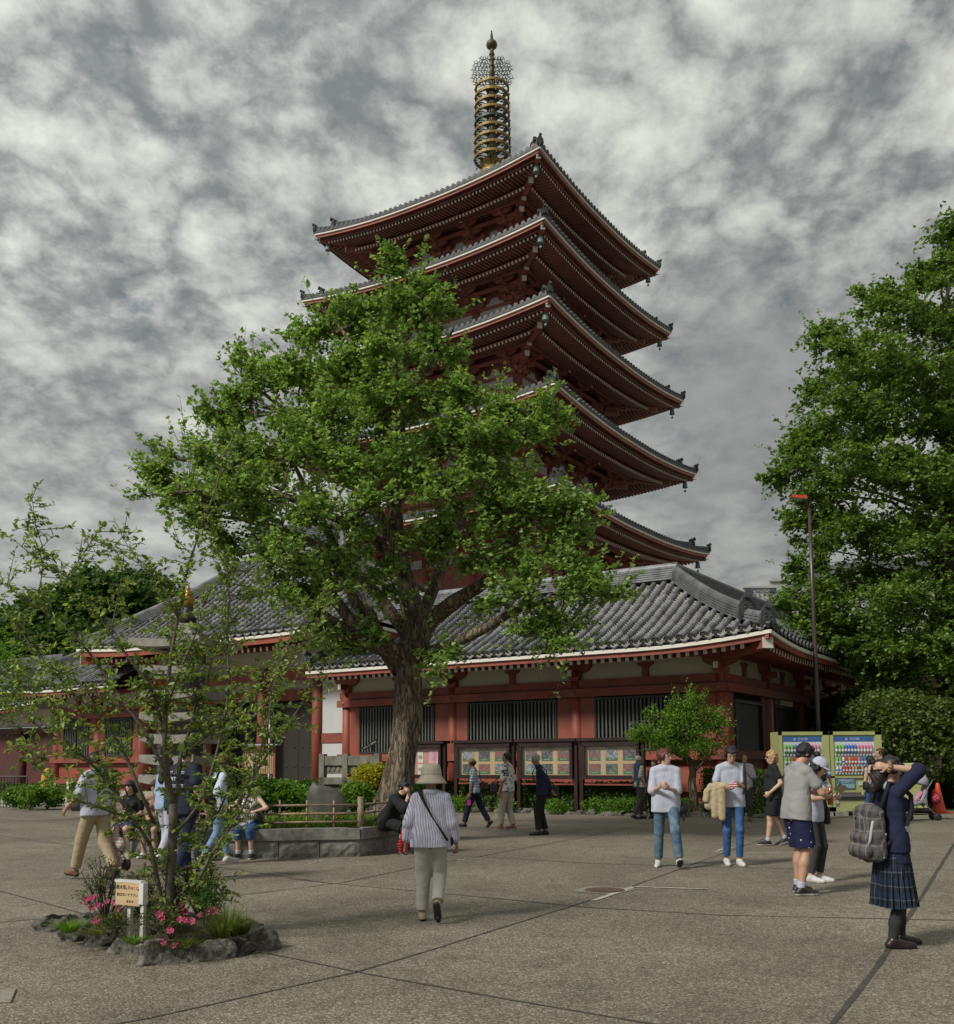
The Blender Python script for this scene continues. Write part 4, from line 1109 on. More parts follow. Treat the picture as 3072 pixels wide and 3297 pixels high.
# flame ornament: two crossed lattices of curling bars
def flame(parent, ang):
    r0 = random.Random(11); mb = MB(); d = Vector((math.cos(ang), math.sin(ang), 0))
    for s in (-1, 1):
        mb.tube([d * s * .15 + Vector((0, 0, 48.98)), d * s * 1.32 + Vector((0, 0, 48.98))], .03, 5)
        for row in range(7):
            for cl in range(5):
                x = .24 + cl * .235 + (.11 if row % 2 else 0); z_ = 49.15 + row * .29
                lim = 1.30 * math.sqrt(max(0, 1 - (max(0, z_ - 49.7) / 1.55) ** 2)) + .02
                if x > lim: continue
                ja = r0.uniform(-.5, .5); ca, sa = math.cos(ja), math.sin(ja); x += r0.uniform(-.03, .03)
                def pt(u, v): return d * s * (x + (u * ca - v * sa) * 1.12) + Vector((0, 0, z_ + (u * sa + v * ca) * 1.12))
                mb.tube([pt(-.10, -.12), pt(-.02, -.02), pt(.09, .04), pt(.12, .14), pt(.07, .22)], [.028, .03, .028, .026, .018], 5)
                mb.tube([pt(-.02, -.02), pt(-.08, .08), pt(-.05, .17), pt(.0, .18)], [.026, .026, .022, .016], 5)
                mb.tube([pt(.09, .04), pt(.18, -.01), pt(.22, .04)], [.024, .022, .016], 5)
    return mb.build('flame_ornament', BRONZE, parent)
flame(spire, R_(33)); flame(spire, R_(123))
mb = MB(); mb.lathe([(.001, -.36), (.2, -.32), (.36, -.16), (.40, 0), (.35, .17), (.2, .31), (.001, .36)], 18, (0, 0, 52.0)); mb.build('jewel_ball', MATS['tarnished_mast'], spire, True)
mb = MB(); mb.tube([(0, 0, 52.3), (0, 0, 52.75)], [.11, .09], 8); mb.tube([(0, 0, 52.75), (0, 0, 53.06)], [.06, .05], 8); mb.build('finial', BRONZE, spire, True)
# vegetation
nrg = np.random.default_rng(5)
GINK = leafmat('ginkgo_leaf', (0.070, 0.132, 0.034), (0.205, 0.325, 0.082), (0.39, 0.52, 0.165))
GINK2 = leafmat('far_ginkgo_leaf', (0.055, 0.112, 0.026), (0.145, 0.235, 0.052), (0.28, 0.39, 0.095))
APPLE = leafmat('apple_leaf', (0.07, 0.12, 0.026), (0.20, 0.285, 0.065), (0.40, 0.48, 0.14))
BACKL = leafmat('background_leaf', (0.020, 0.050, 0.012), (0.050, 0.105, 0.022), (0.10, 0.18, 0.04))
HEDGEL = leafmat('hedge_leaf', (0.022, 0.055, 0.012), (0.06, 0.13, 0.02), (0.14, 0.24, 0.036))
BRIGHT = leafmat('bright_shrub_leaf', (0.05, 0.12, 0.012), (0.12, 0.24, 0.025), (0.24, 0.38, 0.05))
YELL = leafmat('yellow_shrub_leaf', (0.20, 0.22, 0.02), (0.42, 0.38, 0.03), (0.60, 0.50, 0.05))
AZAL = leafmat('azalea_leaf', (0.03, 0.055, 0.015), (0.08, 0.12, 0.03), (0.20, 0.17, 0.05))
GRASSM = leafmat('grass_blade', (0.04, 0.08, 0.015), (0.11, 0.15, 0.035), (0.26, 0.24, 0.08))
def unit(n):
    v = nrg.normal(size=(n, 3)); return v / np.linalg.norm(v, axis=1, keepdims=True)
def leaf_arrays(pos, nrm, size, kind='fan', axis=None):
    """pos (n,3), nrm (n,3) -> V,F quads; each leaf = 2 quads sharing the stalk"""
    n = len(pos)
    if axis is None:
        axis = unit(n)
    axis = axis - nrm * np.sum(axis * nrm, axis=1, keepdims=True)
    axis /= np.linalg.norm(axis, axis=1, keepdims=True) + 1e-9
    side = np.cross(nrm, axis); s = size[:, None]
    if kind == 'fan':
        pts = [(0, 0, 0), (-.60, .72, .12), (0, .98, -.08), (.60, .72, .12)]
        faces = [(0, 3, 2, 1)]
    elif kind == 'oval':
        pts = [(0, 0, 0), (-.26, .38, .06), (-.16, .78, .03), (0, 1.05, -.12), (.16, .78, .03), (.26, .38, .06)]
        faces = [(0, 3, 2, 1), (0, 5, 4, 3)]
    else:  # quad clump leaf
        pts = [(0, 0, 0), (-.42, .5, .08), (0, 1.0, -.05), (.42, .5, .08)]
        faces = [(0, 3, 2, 1)]
    V = np.stack([pos + side * (a * s) + axis * (b * s) + nrm * (c * s) for a, b, c in pts], axis=1)
    k = len(pts)
    F = (np.arange(n)[:, None, None] * k + np.array(faces)[None]).reshape(-1, 4)
    return V.reshape(-1, 3), F
def build_leaves(name, mt, parent, pos, size, kind='fan', up=0.35, axis=None, **k):
    n = len(pos)
    nrm = unit(n); nrm[:, 2] = np.abs(nrm[:, 2]) + up; nrm /= np.linalg.norm(nrm, axis=1, keepdims=True)
    sz = size * nrg.uniform(.65, 1.25, n)
    V, F = leaf_arrays(np.asarray(pos), nrm, sz, kind, axis)
    return link(name, npmesh(name, V, F, mt), parent, kind='stuff', **k)
def sprays(cent, rad, nsp, per, length, flat=0.8, shell=0.55, up=0.5, droop=0.0, bough=0, tight=.16):
    """leafy twigs growing outward from an ellipsoid cluster; bough > 0 gathers them on that many branch tips"""
    R0 = np.asarray(rad, float)
    if bough:
        bd = unit(bough); bd[:, 2] = bd[:, 2] * .8 + .15; br_ = nrg.uniform(.35, 1.0, bough)
        which = nrg.integers(0, bough, nsp)
        ext = nrg.uniform(-.45, .25, nsp)
        d = bd[which]; base = np.asarray(cent) + d * (br_[which] + ext * .8)[:, None] * R0 + nrg.normal(size=(nsp, 3)) * tight * np.array([1, 1, .45]) * R0
    else:
        d = unit(nsp); r = nrg.uniform(shell, 1.0, nsp) ** 0.6
        base = np.asarray(cent) + d * r[:, None] * R0 * 0.85
    dr = d + nrg.normal(size=(nsp, 3)) * 0.45; dr[:, 2] += up; dr /= np.linalg.norm(dr, axis=1, keepdims=True)
    L = length * nrg.uniform(.45, 1.25, nsp)
    t = nrg.uniform(0, 1, (nsp, per))
    bend = nrg.normal(size=(nsp, 3)) * .18
    P = base[:, None] + dr[:, None] * (t * L[:, None])[..., None] + bend[:, None] * (t ** 2 * L[:, None])[..., None]
    P[..., 2] -= droop * t ** 2 * L[:, None]
    P += nrg.normal(size=P.shape) * (0.055 * (1.15 - t))[..., None]
    tip = base + dr * L[:, None] + bend * L[:, None]
    return P.reshape(-1, 3), base, tip
def wob_path(a, b, n=6, amp=.08, sag=0.0):
    a = Vector(a); b = Vector(b); L = (b - a).length; out = []
    for i in range(n + 1):
        t = i / n; p = a.lerp(b, t)
        w = math.sin(math.pi * t)
        out.append(p + Vector((rng.uniform(-1, 1), rng.uniform(-1, 1), rng.uniform(-1, 1))) * amp * L * w * .5 + Vector((0, 0, sag * L * w)))
    return out
def bark_tube(mb, pts, rad, n=10, knob=.12):
    """irregular trunk: radius varies round and along"""
    pts = [Vector(p) for p in pts]
    P = []; Rr = []
    for i in range(len(pts) - 1):
        L = (pts[i + 1] - pts[i]).length; k = max(1, int(L / max(.10, min(rad[i], rad[i + 1]) * .55)))
        for j in range(k):
            t = j / k
            p0 = pts[max(i - 1, 0)]; p1 = pts[i]; p2 = pts[i + 1]; p3 = pts[min(i + 2, len(pts) - 1)]
            q = 0.5 * ((2 * p1) + (p2 - p0) * t + (2 * p0 - 5 * p1 + 4 * p2 - p3) * t * t + (3 * p1 - p0 - 3 * p2 + p3) * t ** 3)
            P.append(q); Rr.append(rad[i] + (rad[i + 1] - rad[i]) * t)
    P.append(pts[-1]); Rr.append(rad[-1])
    o = len(mb.v); mb.tube(P, Rr, n)
    if knob:
        ph = [rng.uniform(0, 6.28) for _ in range(6)]
        for i in range(len(P)):
            c = P[i]
            for k in range(n):
                v = Vector(mb.v[o + i * n + k]); a = 2 * math.pi * k / n
                w = 1 + knob * (math.sin(3 * a + ph[0] + i * .13) * .5 + math.sin(5 * a + ph[1] - i * .21) * .35 + math.sin(2 * a + i * .55 + ph[2]) * .4 + rng.uniform(-.35, .35))
                mb.v[o + i * n + k] = tuple(c + (v - c) * w)
# ---- the big ginkgo beside the planter
TY = 19.6
gk = thing('ginkgo_tree', 'big gnarled ginkgo tree with thick bare trunk, standing in the planter before the pagoda', 'tree', at(768, 1560, TY) * 1.0)
gk.location = (at(768, 1560, TY).x, TY, 0)
org = Vector(gk.location)
def tp(x, y, dy=0.0): return at(x, y, TY + dy) - org
trunk = MB()
bark_tube(trunk, [tp(765, 1640), tp(770, 1560), tp(776, 1500), tp(786, 1430), tp(790, 1360), tp(793, 1300), tp(797, 1255)], [.44, .34, .30, .27, .25, .26, .28], 44, .17)
gt = trunk.build('trunk', BARK, gk, True)
limbs = [
    ([(797, 1262, 0), (806, 1200, .1), (790, 1140, .2), (772, 1060, .1), (765, 960, 0), (775, 860, .1), (782, 760, .2), (790, 640, 0), (790, 540, 0)], [.30, .22, .19, .17, .14, .11, .085, .05, .02]),
    ([(790, 1300, 0), (765, 1265, -.3), (720, 1245, -.6), (690, 1215, -.8), (655, 1170, -.9), (620, 1120, -1.1), (560, 1080, -1.3)], [.22, .19, .16, .13, .10, .07, .03]),
    ([(775, 1300, 0), (745, 1255, .2), (715, 1190, .2), (690, 1170, .1), (650, 1060, .2), (600, 960, .5), (560, 880, .4)], [.18, .15, .13, .11, .09, .06, .03]),
    ([(800, 1290, 0), (830, 1215, -.2), (880, 1170, -.5), (940, 1130, -.7), (970, 1090, -.9), (1000, 1040, -1.0), (1050, 990, -1.2)], [.2, .17, .15, .12, .10, .07, .03]),
    ([(805, 1272, 0), (850, 1262, -.4), (910, 1235, -.9), (960, 1210, -1.2), (1010, 1180, -1.3), (1090, 1160, -1.5), (1180, 1145, -1.6)], [.14, .12, .10, .085, .07, .045, .02]),
    ([(770, 1060, .1), (700, 940, .5), (640, 860, .8), (560, 800, 1.0), (480, 740, 1.0)], [.12, .1, .075, .05, .02]),
    ([(765, 980, 0), (830, 900, -.6), (900, 850, -.9), (980, 810, -1.0), (1060, 790, -1.1)], [.11, .09, .07, .05, .02]),
    ([(775, 1100, 0), (720, 1040, -.8), (640, 1000, -1.4), (540, 960, -1.8), (420, 950, -1.9), (320, 960, -1.9)], [.12, .1, .08, .06, .04, .02]),
    ([(768, 900, 0), (740, 800, -.4), (700, 700, -.4), (650, 620, -.3)], [.09, .07, .05, .02]),
    ([(780, 780, 0), (840, 700, .3), (880, 640, .5)], [.07, .05, .02]),
    ([(797, 1250, 0), (850, 1120, .9), (900, 1000, 1.3), (960, 920, 1.6)], [.16, .12, .08, .03]),
    ([(790, 1230, 0), (700, 1120, 1.2), (600, 1050, 1.6), (480, 1010, 1.8), (360, 1000, 1.6)], [.15, .11, .08, .05, .02]),
    ([(770, 1270, .1), (700, 1240, -.6), (640, 1200, -.9), (560, 1140, -1.1)], [.17, .13, .08, .03]),
]
LP = []
for pts, rad in limbs:
    mb = MB(); q = [tp(*p) for p in pts]; bark_tube(mb, q, rad, 10, .10); mb.build('limb', BARK, gk, True)
    for a, b_ in zip(q[:-1], q[1:]):
        for i in range(4): LP.append(a.lerp(b_, i / 4))
# crown clusters: photo x, y, depth offset, radius (m), twig count
cl = [(790, 540, 0, .55, 60), (755, 600, 0, .75, 90), (830, 610, .2, .7, 80), (850, 690, .4, .6, 60), (700, 620, -.2, .7, 80), (640, 640, .2, .75, 90), (610, 660, .8, .6, 50),
      (760, 700, -.6, .95, 120), (680, 740, -.5, .95, 120), (590, 730, .2, .9, 110), (520, 720, .7, .8, 90), (470, 730, .9, .55, 50), (540, 800, -.2, .95, 110), (450, 800, .4, .7, 80), (410, 820, .6, .6, 50),
      (640, 830, -.9, 1.0, 130), (740, 810, -1.1, 1.0, 120), (830, 790, -.6, .95, 120), (915, 775, -.4, .75, 90), (990, 805, -.6, .75, 90), (1050, 820, -.9, .55, 60), (1000, 860, -1.1, .8, 90), (900, 870, -1.2, .95, 110),
      (800, 900, -1.6, .95, 100), (680, 920, -1.6, 1.0, 110), (560, 890, -1.1, 1.0, 120), (460, 890, -.5, .95, 110), (380, 900, -.4, .8, 90), (330, 950, -1.0, .7, 80), (390, 980, -1.4, .85, 90), (480, 980, -1.7, .95, 110),
      (590, 990, -1.9, .95, 100), (690, 1010, -1.7, .8, 80), (860, 960, -1.3, .9, 100), (960, 940, -1.1, .85, 90), (870, 1030, -1.2, .8, 80), (970, 1010, -1.2, .9, 100), (1060, 1000, -1.3, .85, 90), (1120, 1000, -1.4, .5, 45),
      (1110, 1060, -1.4, .6, 60), (1020, 1090, -1.3, .7, 70), (920, 1085, -1.4, .55, 45), (825, 1070, -1.3, .45, 30), (1090, 1130, -1.5, .65, 70), (1170, 1145, -1.6, .55, 60), (1020, 1150, -1.6, .5, 45), (1090, 1200, -1.5, .45, 40),
      (1020, 1235, -1.4, .4, 30), (1090, 1255, -1.5, .4, 30), (940, 1170, -1.2, .4, 25), (860, 1280, -.9, .4, 28), (590, 1090, -1.5, .85, 85), (500, 1070, -1.4, .8, 80), (420, 1040, -1.2, .7, 70), (680, 1130, -1.0, .7, 60),
      (620, 1170, -1.2, .7, 60), (690, 1240, -.9, .45, 35), (560, 1140, -1.0, .6, 50), (760, 1130, -1.0, .55, 35), (640, 1240, -.6, .4, 25),
      (560, 960, 1.4, 1.1, 90), (460, 960, 1.5, .9, 70), (850, 860, 1.4, 1.1, 80), (740, 740, 1.2, 1.0, 80), (960, 920, 1.6, .9, 60), (640, 780, 1.5, 1.0, 70), (700, 1080, 1.4, .9, 50)]
LV = []; tw = MB()
for (x, y, dy, r, n) in cl:
    c = tp(x, y, dy); r *= .80
    near = min(LP, key=lambda p: (p - c).length)
    pth = wob_path(near, c, 4, .25); rr = .035 + .01 * r
    tw.tube(pth, [rr, rr * .8, rr * .6, rr * .45, rr * .3], 5)
    n = int(n * .90)
    P, b0, t0 = sprays(c, (r, r * .95, r * .72), n, 18, .46, up=.4, bough=max(4, int(r * 9)))
    LV.append(P)
    if dy < 1.0:
        P2, b2, t2 = sprays(c, (r * 1.15, r * 1.05, r * .85), int(5 + r * 12), 15, .62, up=.55, shell=.9); LV.append(P2)
        for i in range(len(b2)): tw.tube([Vector(b2[i]), Vector(t2[i])], [.008, .003], 3, caps=False)
    for i in range(0, n, 2):
        tw.tube([c.lerp(Vector(b0[i]), .3), Vector(b0[i]), Vector(t0[i])], [.012, .009, .004], 3, caps=False)
tw.build('twigs', BARK, gk, kind='stuff')
LV = np.concatenate(LV)
build_leaves('crown', GINK, gk, LV, .084, 'fan', .5)
# ---- the tall ginkgo at the right edge
T2 = 33.0
g2 = thing('ginkgo_tree', 'tall dense ginkgo tree filling the right edge behind the lamp post', 'tree', (at(1862, 1500, T2).x, T2, 0))
org2 = Vector(g2.location)
def tq(x, y, dy=0.0): return at(x, y, T2 + dy) - org2
mb = MB(); bark_tube(mb, [(0, 0, 0), (.1, 0, 2), (0, 0, 4.5), (.15, .1, 8), (.3, 0, 12), (.5, 0, 15), (.6, 0, 17)], [.75, .6, .55, .45, .30, .14, .04], 16, .1); mb.build('trunk', BARKD, g2, True)
LP2 = [Vector((.1, 0, z)) for z in np.linspace(3, 16.5, 40)]
cl2 = [(1600, 1255, -.4, .9, 60), (1660, 1290, -.6, .9, 60), (1720, 1310, -.8, .9, 60), (1640, 1230, 0, 1, 60), (1700, 1250, 0, 1, 60), (1590, 1170, .2, .9, 60)]
def lefte(y):   # left outline of the crown in the photo
    pts = [(400, 1842), (480, 1800), (540, 1740), (570, 1690), (610, 1650), (660, 1600), (720, 1575), (780, 1560), (850, 1530), (900, 1530), (950, 1525), (1000, 1540), (1060, 1560), (1100, 1560), (1150, 1540), (1200, 1545), (1240, 1600), (1290, 1660), (1320, 1740)]
    return float(np.interp(y, [p[0] for p in pts], [p[1] for p in pts]))
y = 430
while y < 1310:
    x = lefte(y) + 52
    first = True
    while x < 2120:
        cl2.append((x + rng.uniform(-16, 16), y + rng.uniform(-22, 22), rng.uniform(-2.4, .8) if not first else rng.uniform(-.6, .6), rng.uniform(.75, 1.25) if not first else .75, 52)); first = False
        x += 62
    y += 58
for (x, y, dy) in ((1540, 880, 0), (1530, 935, 0), (1560, 1010, 0), (1555, 855, 0), (1545, 1180, -.6), (1580, 1215, -.8), (1600, 650, 0), (1560, 1110, 0)):
    cl2.append((x, y, dy, .55, 40))
LV = []; tw = MB()
for (x, y, dy, r, n) in cl2:
    c = tq(x, y, dy); near = min(LP2, key=lambda p: (p - Vector((c.x, c.y, c.z - 1.2))).length)
    if rng.random() < .5: tw.tube(wob_path(near, c, 5, .15), [.09, .07, .055, .04, .03, .015], 5, caps=False)
    P, b0, t0 = sprays(c, (r * 1.2, r * 1.1, r * .46), int(n * 1.65), 17, .60, up=.05, bough=7, tight=.2, droop=.15)
    LV.append(P)
    P2, b2, t2 = sprays(c, (r * 1.25, r * 1.1, r * .7), int(4 + r * 8), 15, .8, up=.35, shell=.9); LV.append(P2)
    for i in range(0, n, 6): tw.tube([Vector(b0[i]), Vector(t0[i])], [.012, .005], 3, caps=False)
tw.build('twigs', BARKD, g2, kind='stuff')
build_leaves('crown', GINK2, g2, np.concatenate(LV), .114, 'fan', .55)
# ---- background trees on the left, bushes on the right
def bush(name, label, cat, c, rad, n, leaf, mt, kind='quad', shell=.6, trunk_h=0.0, stem=BARKD, per=8, ln=.3, up=.3, lobes=7, group=None, seed=0):
    t = thing(name, label, cat, (c[0], c[1], 0), 0, group)
    c0 = Vector((0, 0, c[2])); LV = []
    for i in range(lobes):
        d = Vector(unit(1)[0]); d.z = abs(d.z) * .8 - .1
        cc = c0 + Vector((d.x * rad[0], d.y * rad[1], d.z * rad[2])) * (.48 if i else 0)
        k = .62 if i else .8
        P, b0, t0 = sprays(cc, (rad[0] * k, rad[1] * k, rad[2] * k), int(n / lobes / per), per, ln, shell=shell, up=up)
        LV.append(P)
    LV = np.concatenate(LV); LV = LV[LV[:, 2] > .03]
    mb = MB(); h = max(c[2] * .9, .1)
    bark_tube(mb, [(0, 0, 0), (rad[0] * .03, 0, h * .5), (0, 0, h)], [max(.02, trunk_h), max(.015, trunk_h * .75), max(.01, trunk_h * .4)], 7, .08)
    for i in range(5):
        d = Vector(unit(1)[0]); d.z = abs(d.z); mb.tube([(0, 0, h * .6), Vector((0, 0, h)) + Vector((d.x * rad[0], d.y * rad[1], d.z * rad[2])) * .7], [max(.012, trunk_h * .5), .01], 5)
    mb.build('trunk', stem, t, True)
    build_leaves('crown', mt, t, LV, leaf, kind, .4)
    return t
for i, (x, y, Y, rx, rz, lb) in enumerate([(190, 1200, 82, 5.2, 4.6, 'rounded dark green tree behind the gate roof, tallest of the trees at left'), (110, 1235, 78, 4.2, 3.6, 'dark green tree left of the tallest background tree'), (40, 1270, 84, 5.0, 4.4, 'dark green tree low at the far left edge behind the side roof'), (275, 1180, 90, 4.0, 3.4, 'dark green tree peeping over the slope of the gate roof'), (150, 1290, 76, 5, 4, 'low green tree just above the ridge of the left wing roof')]):
    p = at(x, y, Y); bush('background_tree', lb, 'tree', (p.x, Y, p.z), (rx, rx, rz), 13000, .46, BACKL, 'quad', .5, .3, per=8, ln=1.1, lobes=11, group='trees beyond the temple roofs')
p = at(-35, 1330, 27); bush('leafy_tree', 'bright green leafy tree cut by the left edge of the picture', 'tree', (p.x, 27, p.z), (1.5, 1.5, 1.9), 5200, .10, BRIGHT, 'oval', .4, .12, ln=.5)
p = at(1775, 1425, 31); bush('round_bush', 'big clipped olive green bush right of the vending machines', 'bush', (p.x, 31, p.z - .1), (2.5, 1.9, 1.9), 22000, .11, leafmat('olive_bush_leaf', (0.04, 0.08, 0.02), (0.11, 0.17, 0.04), (0.24, 0.27, 0.08)), 'quad', .75, .1, ln=.25, lobes=9)
p = at(1905, 1400, 32); bush('round_bush', 'dark green bush at the right edge under the tall ginkgo', 'bush', (p.x, 32, p.z - .1), (1.8, 2.0, 2.0), 9000, .12, BACKL, 'quad', .7, .1, ln=.25, lobes=9)
p = at(1600, 1500, 31.5)
# dark broad-leaved shrubs along the right wall
for i, (x, y, Y, r) in enumerate([(1650, 1410, 36, 1.2), (1720, 1380, 38, 1.5), (1600, 1400, 37, .9)]):
    p = at(x, y, Y); bush('wall_shrub', ['dark shrub beside the hall wall behind the vending machines', 'dark shrub between the hall wall and the clipped bush', 'dark shrub behind the lamp post against the hall wall'][i], 'shrub', (p.x, Y, p.z), (r, r, r * 1.2), 3600, .16, BACKL, 'oval', .5, .07, ln=.4)
# ---- hedges: leafy box with a clipped surface
def hedge(label, p0, p1, h, dep, z0=.05, n=9000, leaf=.055, mt=HEDGEL, cat='hedge'):
    a = Vector((p0[0], p0[1], 0)); b_ = Vector((p1[0], p1[1], 0)); L = (b_ - a).length; d = (b_ - a) / L
    ang = math.atan2(d.y, d.x); t = thing('hedge', label, cat, a, ang)
    mb = MB(); mb.box((L / 2, 0, (h + z0) / 2 - .03), (L - .1, dep - .12, h - z0 - .08)); mb.build('branches', BARKD, t)
    xs = nrg.uniform(0, L, n); f = nrg.uniform(0, 1, n)
    per = dep * 1.0 + 2 * h
    s_ = f * per; y_ = np.where(s_ < h, -dep / 2, np.where(s_ < h + dep, s_ - h - dep / 2, dep / 2))
    z_ = np.where(s_ < h, z0 + s_ * (h - z0) / h, np.where(s_ < h + dep, h, h - (s_ - h - dep)))
    w = .035 * np.sin(xs * 2.1) + .03 * np.sin(xs * 5.3 + 1)
    P = np.stack([xs + nrg.normal(size=n) * .03, y_ + nrg.normal(size=n) * .04 + w * np.sign(y_) * .6, z_ + nrg.normal(size=n) * .035 + w], 1)
    P[:, 2] = np.maximum(P[:, 2], z0)
    build_leaves('foliage', mt, t, P, leaf, 'quad', .25)
    return t
def loc2w(x, y): q = FRM @ Vector((x, y, 0)); return (q.x, q.y)
hedge('long dark clipped hedge behind the notice boards', loc2w(-15.6, -1.25), loc2w(-1.6, -1.25), .80, .75, n=26000, leaf=.085)
hedge('brighter clipped hedge between the small tree and the vending machines', (at(1368, 1500, 28.9).x, 28.9), (at(1512, 1500, 27.9).x, 27.9), 1.22, .8, n=11000, mt=leafmat('bright_hedge_leaf', (0.025, 0.065, 0.010), (0.085, 0.17, 0.018), (0.19, 0.31, 0.035)))
hedge('low clipped hedge left of the gate steps', loc2w(-36, -3.0), loc2w(-24.3, -3.0), .62, .7, n=9000, leaf=.08)
hedge('low clipped hedge in front of the carved stone parapet', (at(520, 1540, 29).x, 29.0), (at(632, 1540, 28).x, 28.0), .55, .8, n=5000)
hedge('grassy bank behind the orange cone', (at(1790, 1500, 34).x, 34), (at(1960, 1500, 34).x, 34), .85, 4.5, n=14000, leaf=.10, mt=BRIGHT, cat='shrub bank')
# row of low azalea mounds before the hedge
k = 0
MOUND = ['low round shrub under the first notice board', 'low round shrub behind the man in the checked shirt', 'low round shrub behind the man in the floral shirt', 'low round shrub beside the man in the dark jacket', 'low round shrub under the rightmost notice board', 'low round shrub left of the man in the vest', 'low round shrub behind the young man with auburn hair', 'low round shrub right of the small tree']
for i, (x, Yd, r) in enumerate([(885, 31.2, .28), (905, 31.0, .33), (985, 30.6, .36), (1085, 29.7, .40), (1150, 29.3, .36), (1195, 29.0, .42), (1225, 28.8, .40), (1330, 28.3, .40)]):
    p = at(x, 1560, Yd); bush('azalea_mound', MOUND[i], 'shrub', (p.x, Yd, .22), (r, r, .30), 900, .055, BRIGHT, 'quad', .7, .02, ln=.1, lobes=3, group='low shrubs in front of the hedge')
# ---- small round tree in front of the hall
ST = 28.2; p = at(1347, 1578, ST)
st = thing('small_tree', 'small round maple-like tree with one thin trunk in front of the hall corner', 'tree', (p.x, ST, 0)); o3 = Vector(st.location)
def tr_(x, y, dy=0): return at(x, y, ST + dy) - o3
mb = MB(); bark_tube(mb, [tr_(1348, 1590), tr_(1347, 1550), tr_(1343, 1520), tr_(1345, 1497), tr_(1335, 1470), tr_(1322, 1440)], [.15, .12, .11, .10, .08, .04], 9, .1)
for q in ([(1345, 1500, 0), (1365, 1478, -.1), (1378, 1450, -.2)], [(1340, 1480, 0), (1310, 1462, .1), (1275, 1445, 0)], [(1335, 1470, 0), (1340, 1420, -.2), (1350, 1380, 0)], [(1330, 1465, 0), (1300, 1430, 0), (1290, 1400, .2)]):
    bark_tube(mb, [tr_(*a) for a in q], [.06, .04, .015], 6, .08)
mb.build('trunk', BARK, st, True)
LV = []; tw = MB()
for (x, y, dy, r, n) in [(1320, 1425, 0, .72, 150), (1285, 1430, -.2, .5, 80), (1260, 1435, 0, .4, 60), (1350, 1400, 0, .5, 80), (1375, 1420, -.1, .45, 70), (1325, 1390, 0, .5, 80), (1290, 1400, .1, .45, 60), (1385, 1455, .1, .3, 30), (1345, 1450, -.4, .5, 80), (1300, 1455, -.3, .4, 60), (1350, 1365, 0, .25, 26), (1395, 1400, 0, .25, 24), (1365, 1475, 0, .25, 20)]:
    P, b0, t0 = sprays(tr_(x, y, dy), (r, r, r * .72), int(n * 1.3), 14, .42, up=.75, bough=9); LV.append(P)
    for i in range(0, n, 3): tw.tube([Vector(b0[i]), Vector(t0[i])], [.008, .003], 3, caps=False)
tw.build('twigs', BARKD, st, kind='stuff')
build_leaves('crown', leafmat('maple_leaf', (0.05, 0.12, 0.012), (0.14, 0.27, 0.028), (0.28, 0.42, 0.06)), st, np.concatenate(LV), .072, 'oval', .3)
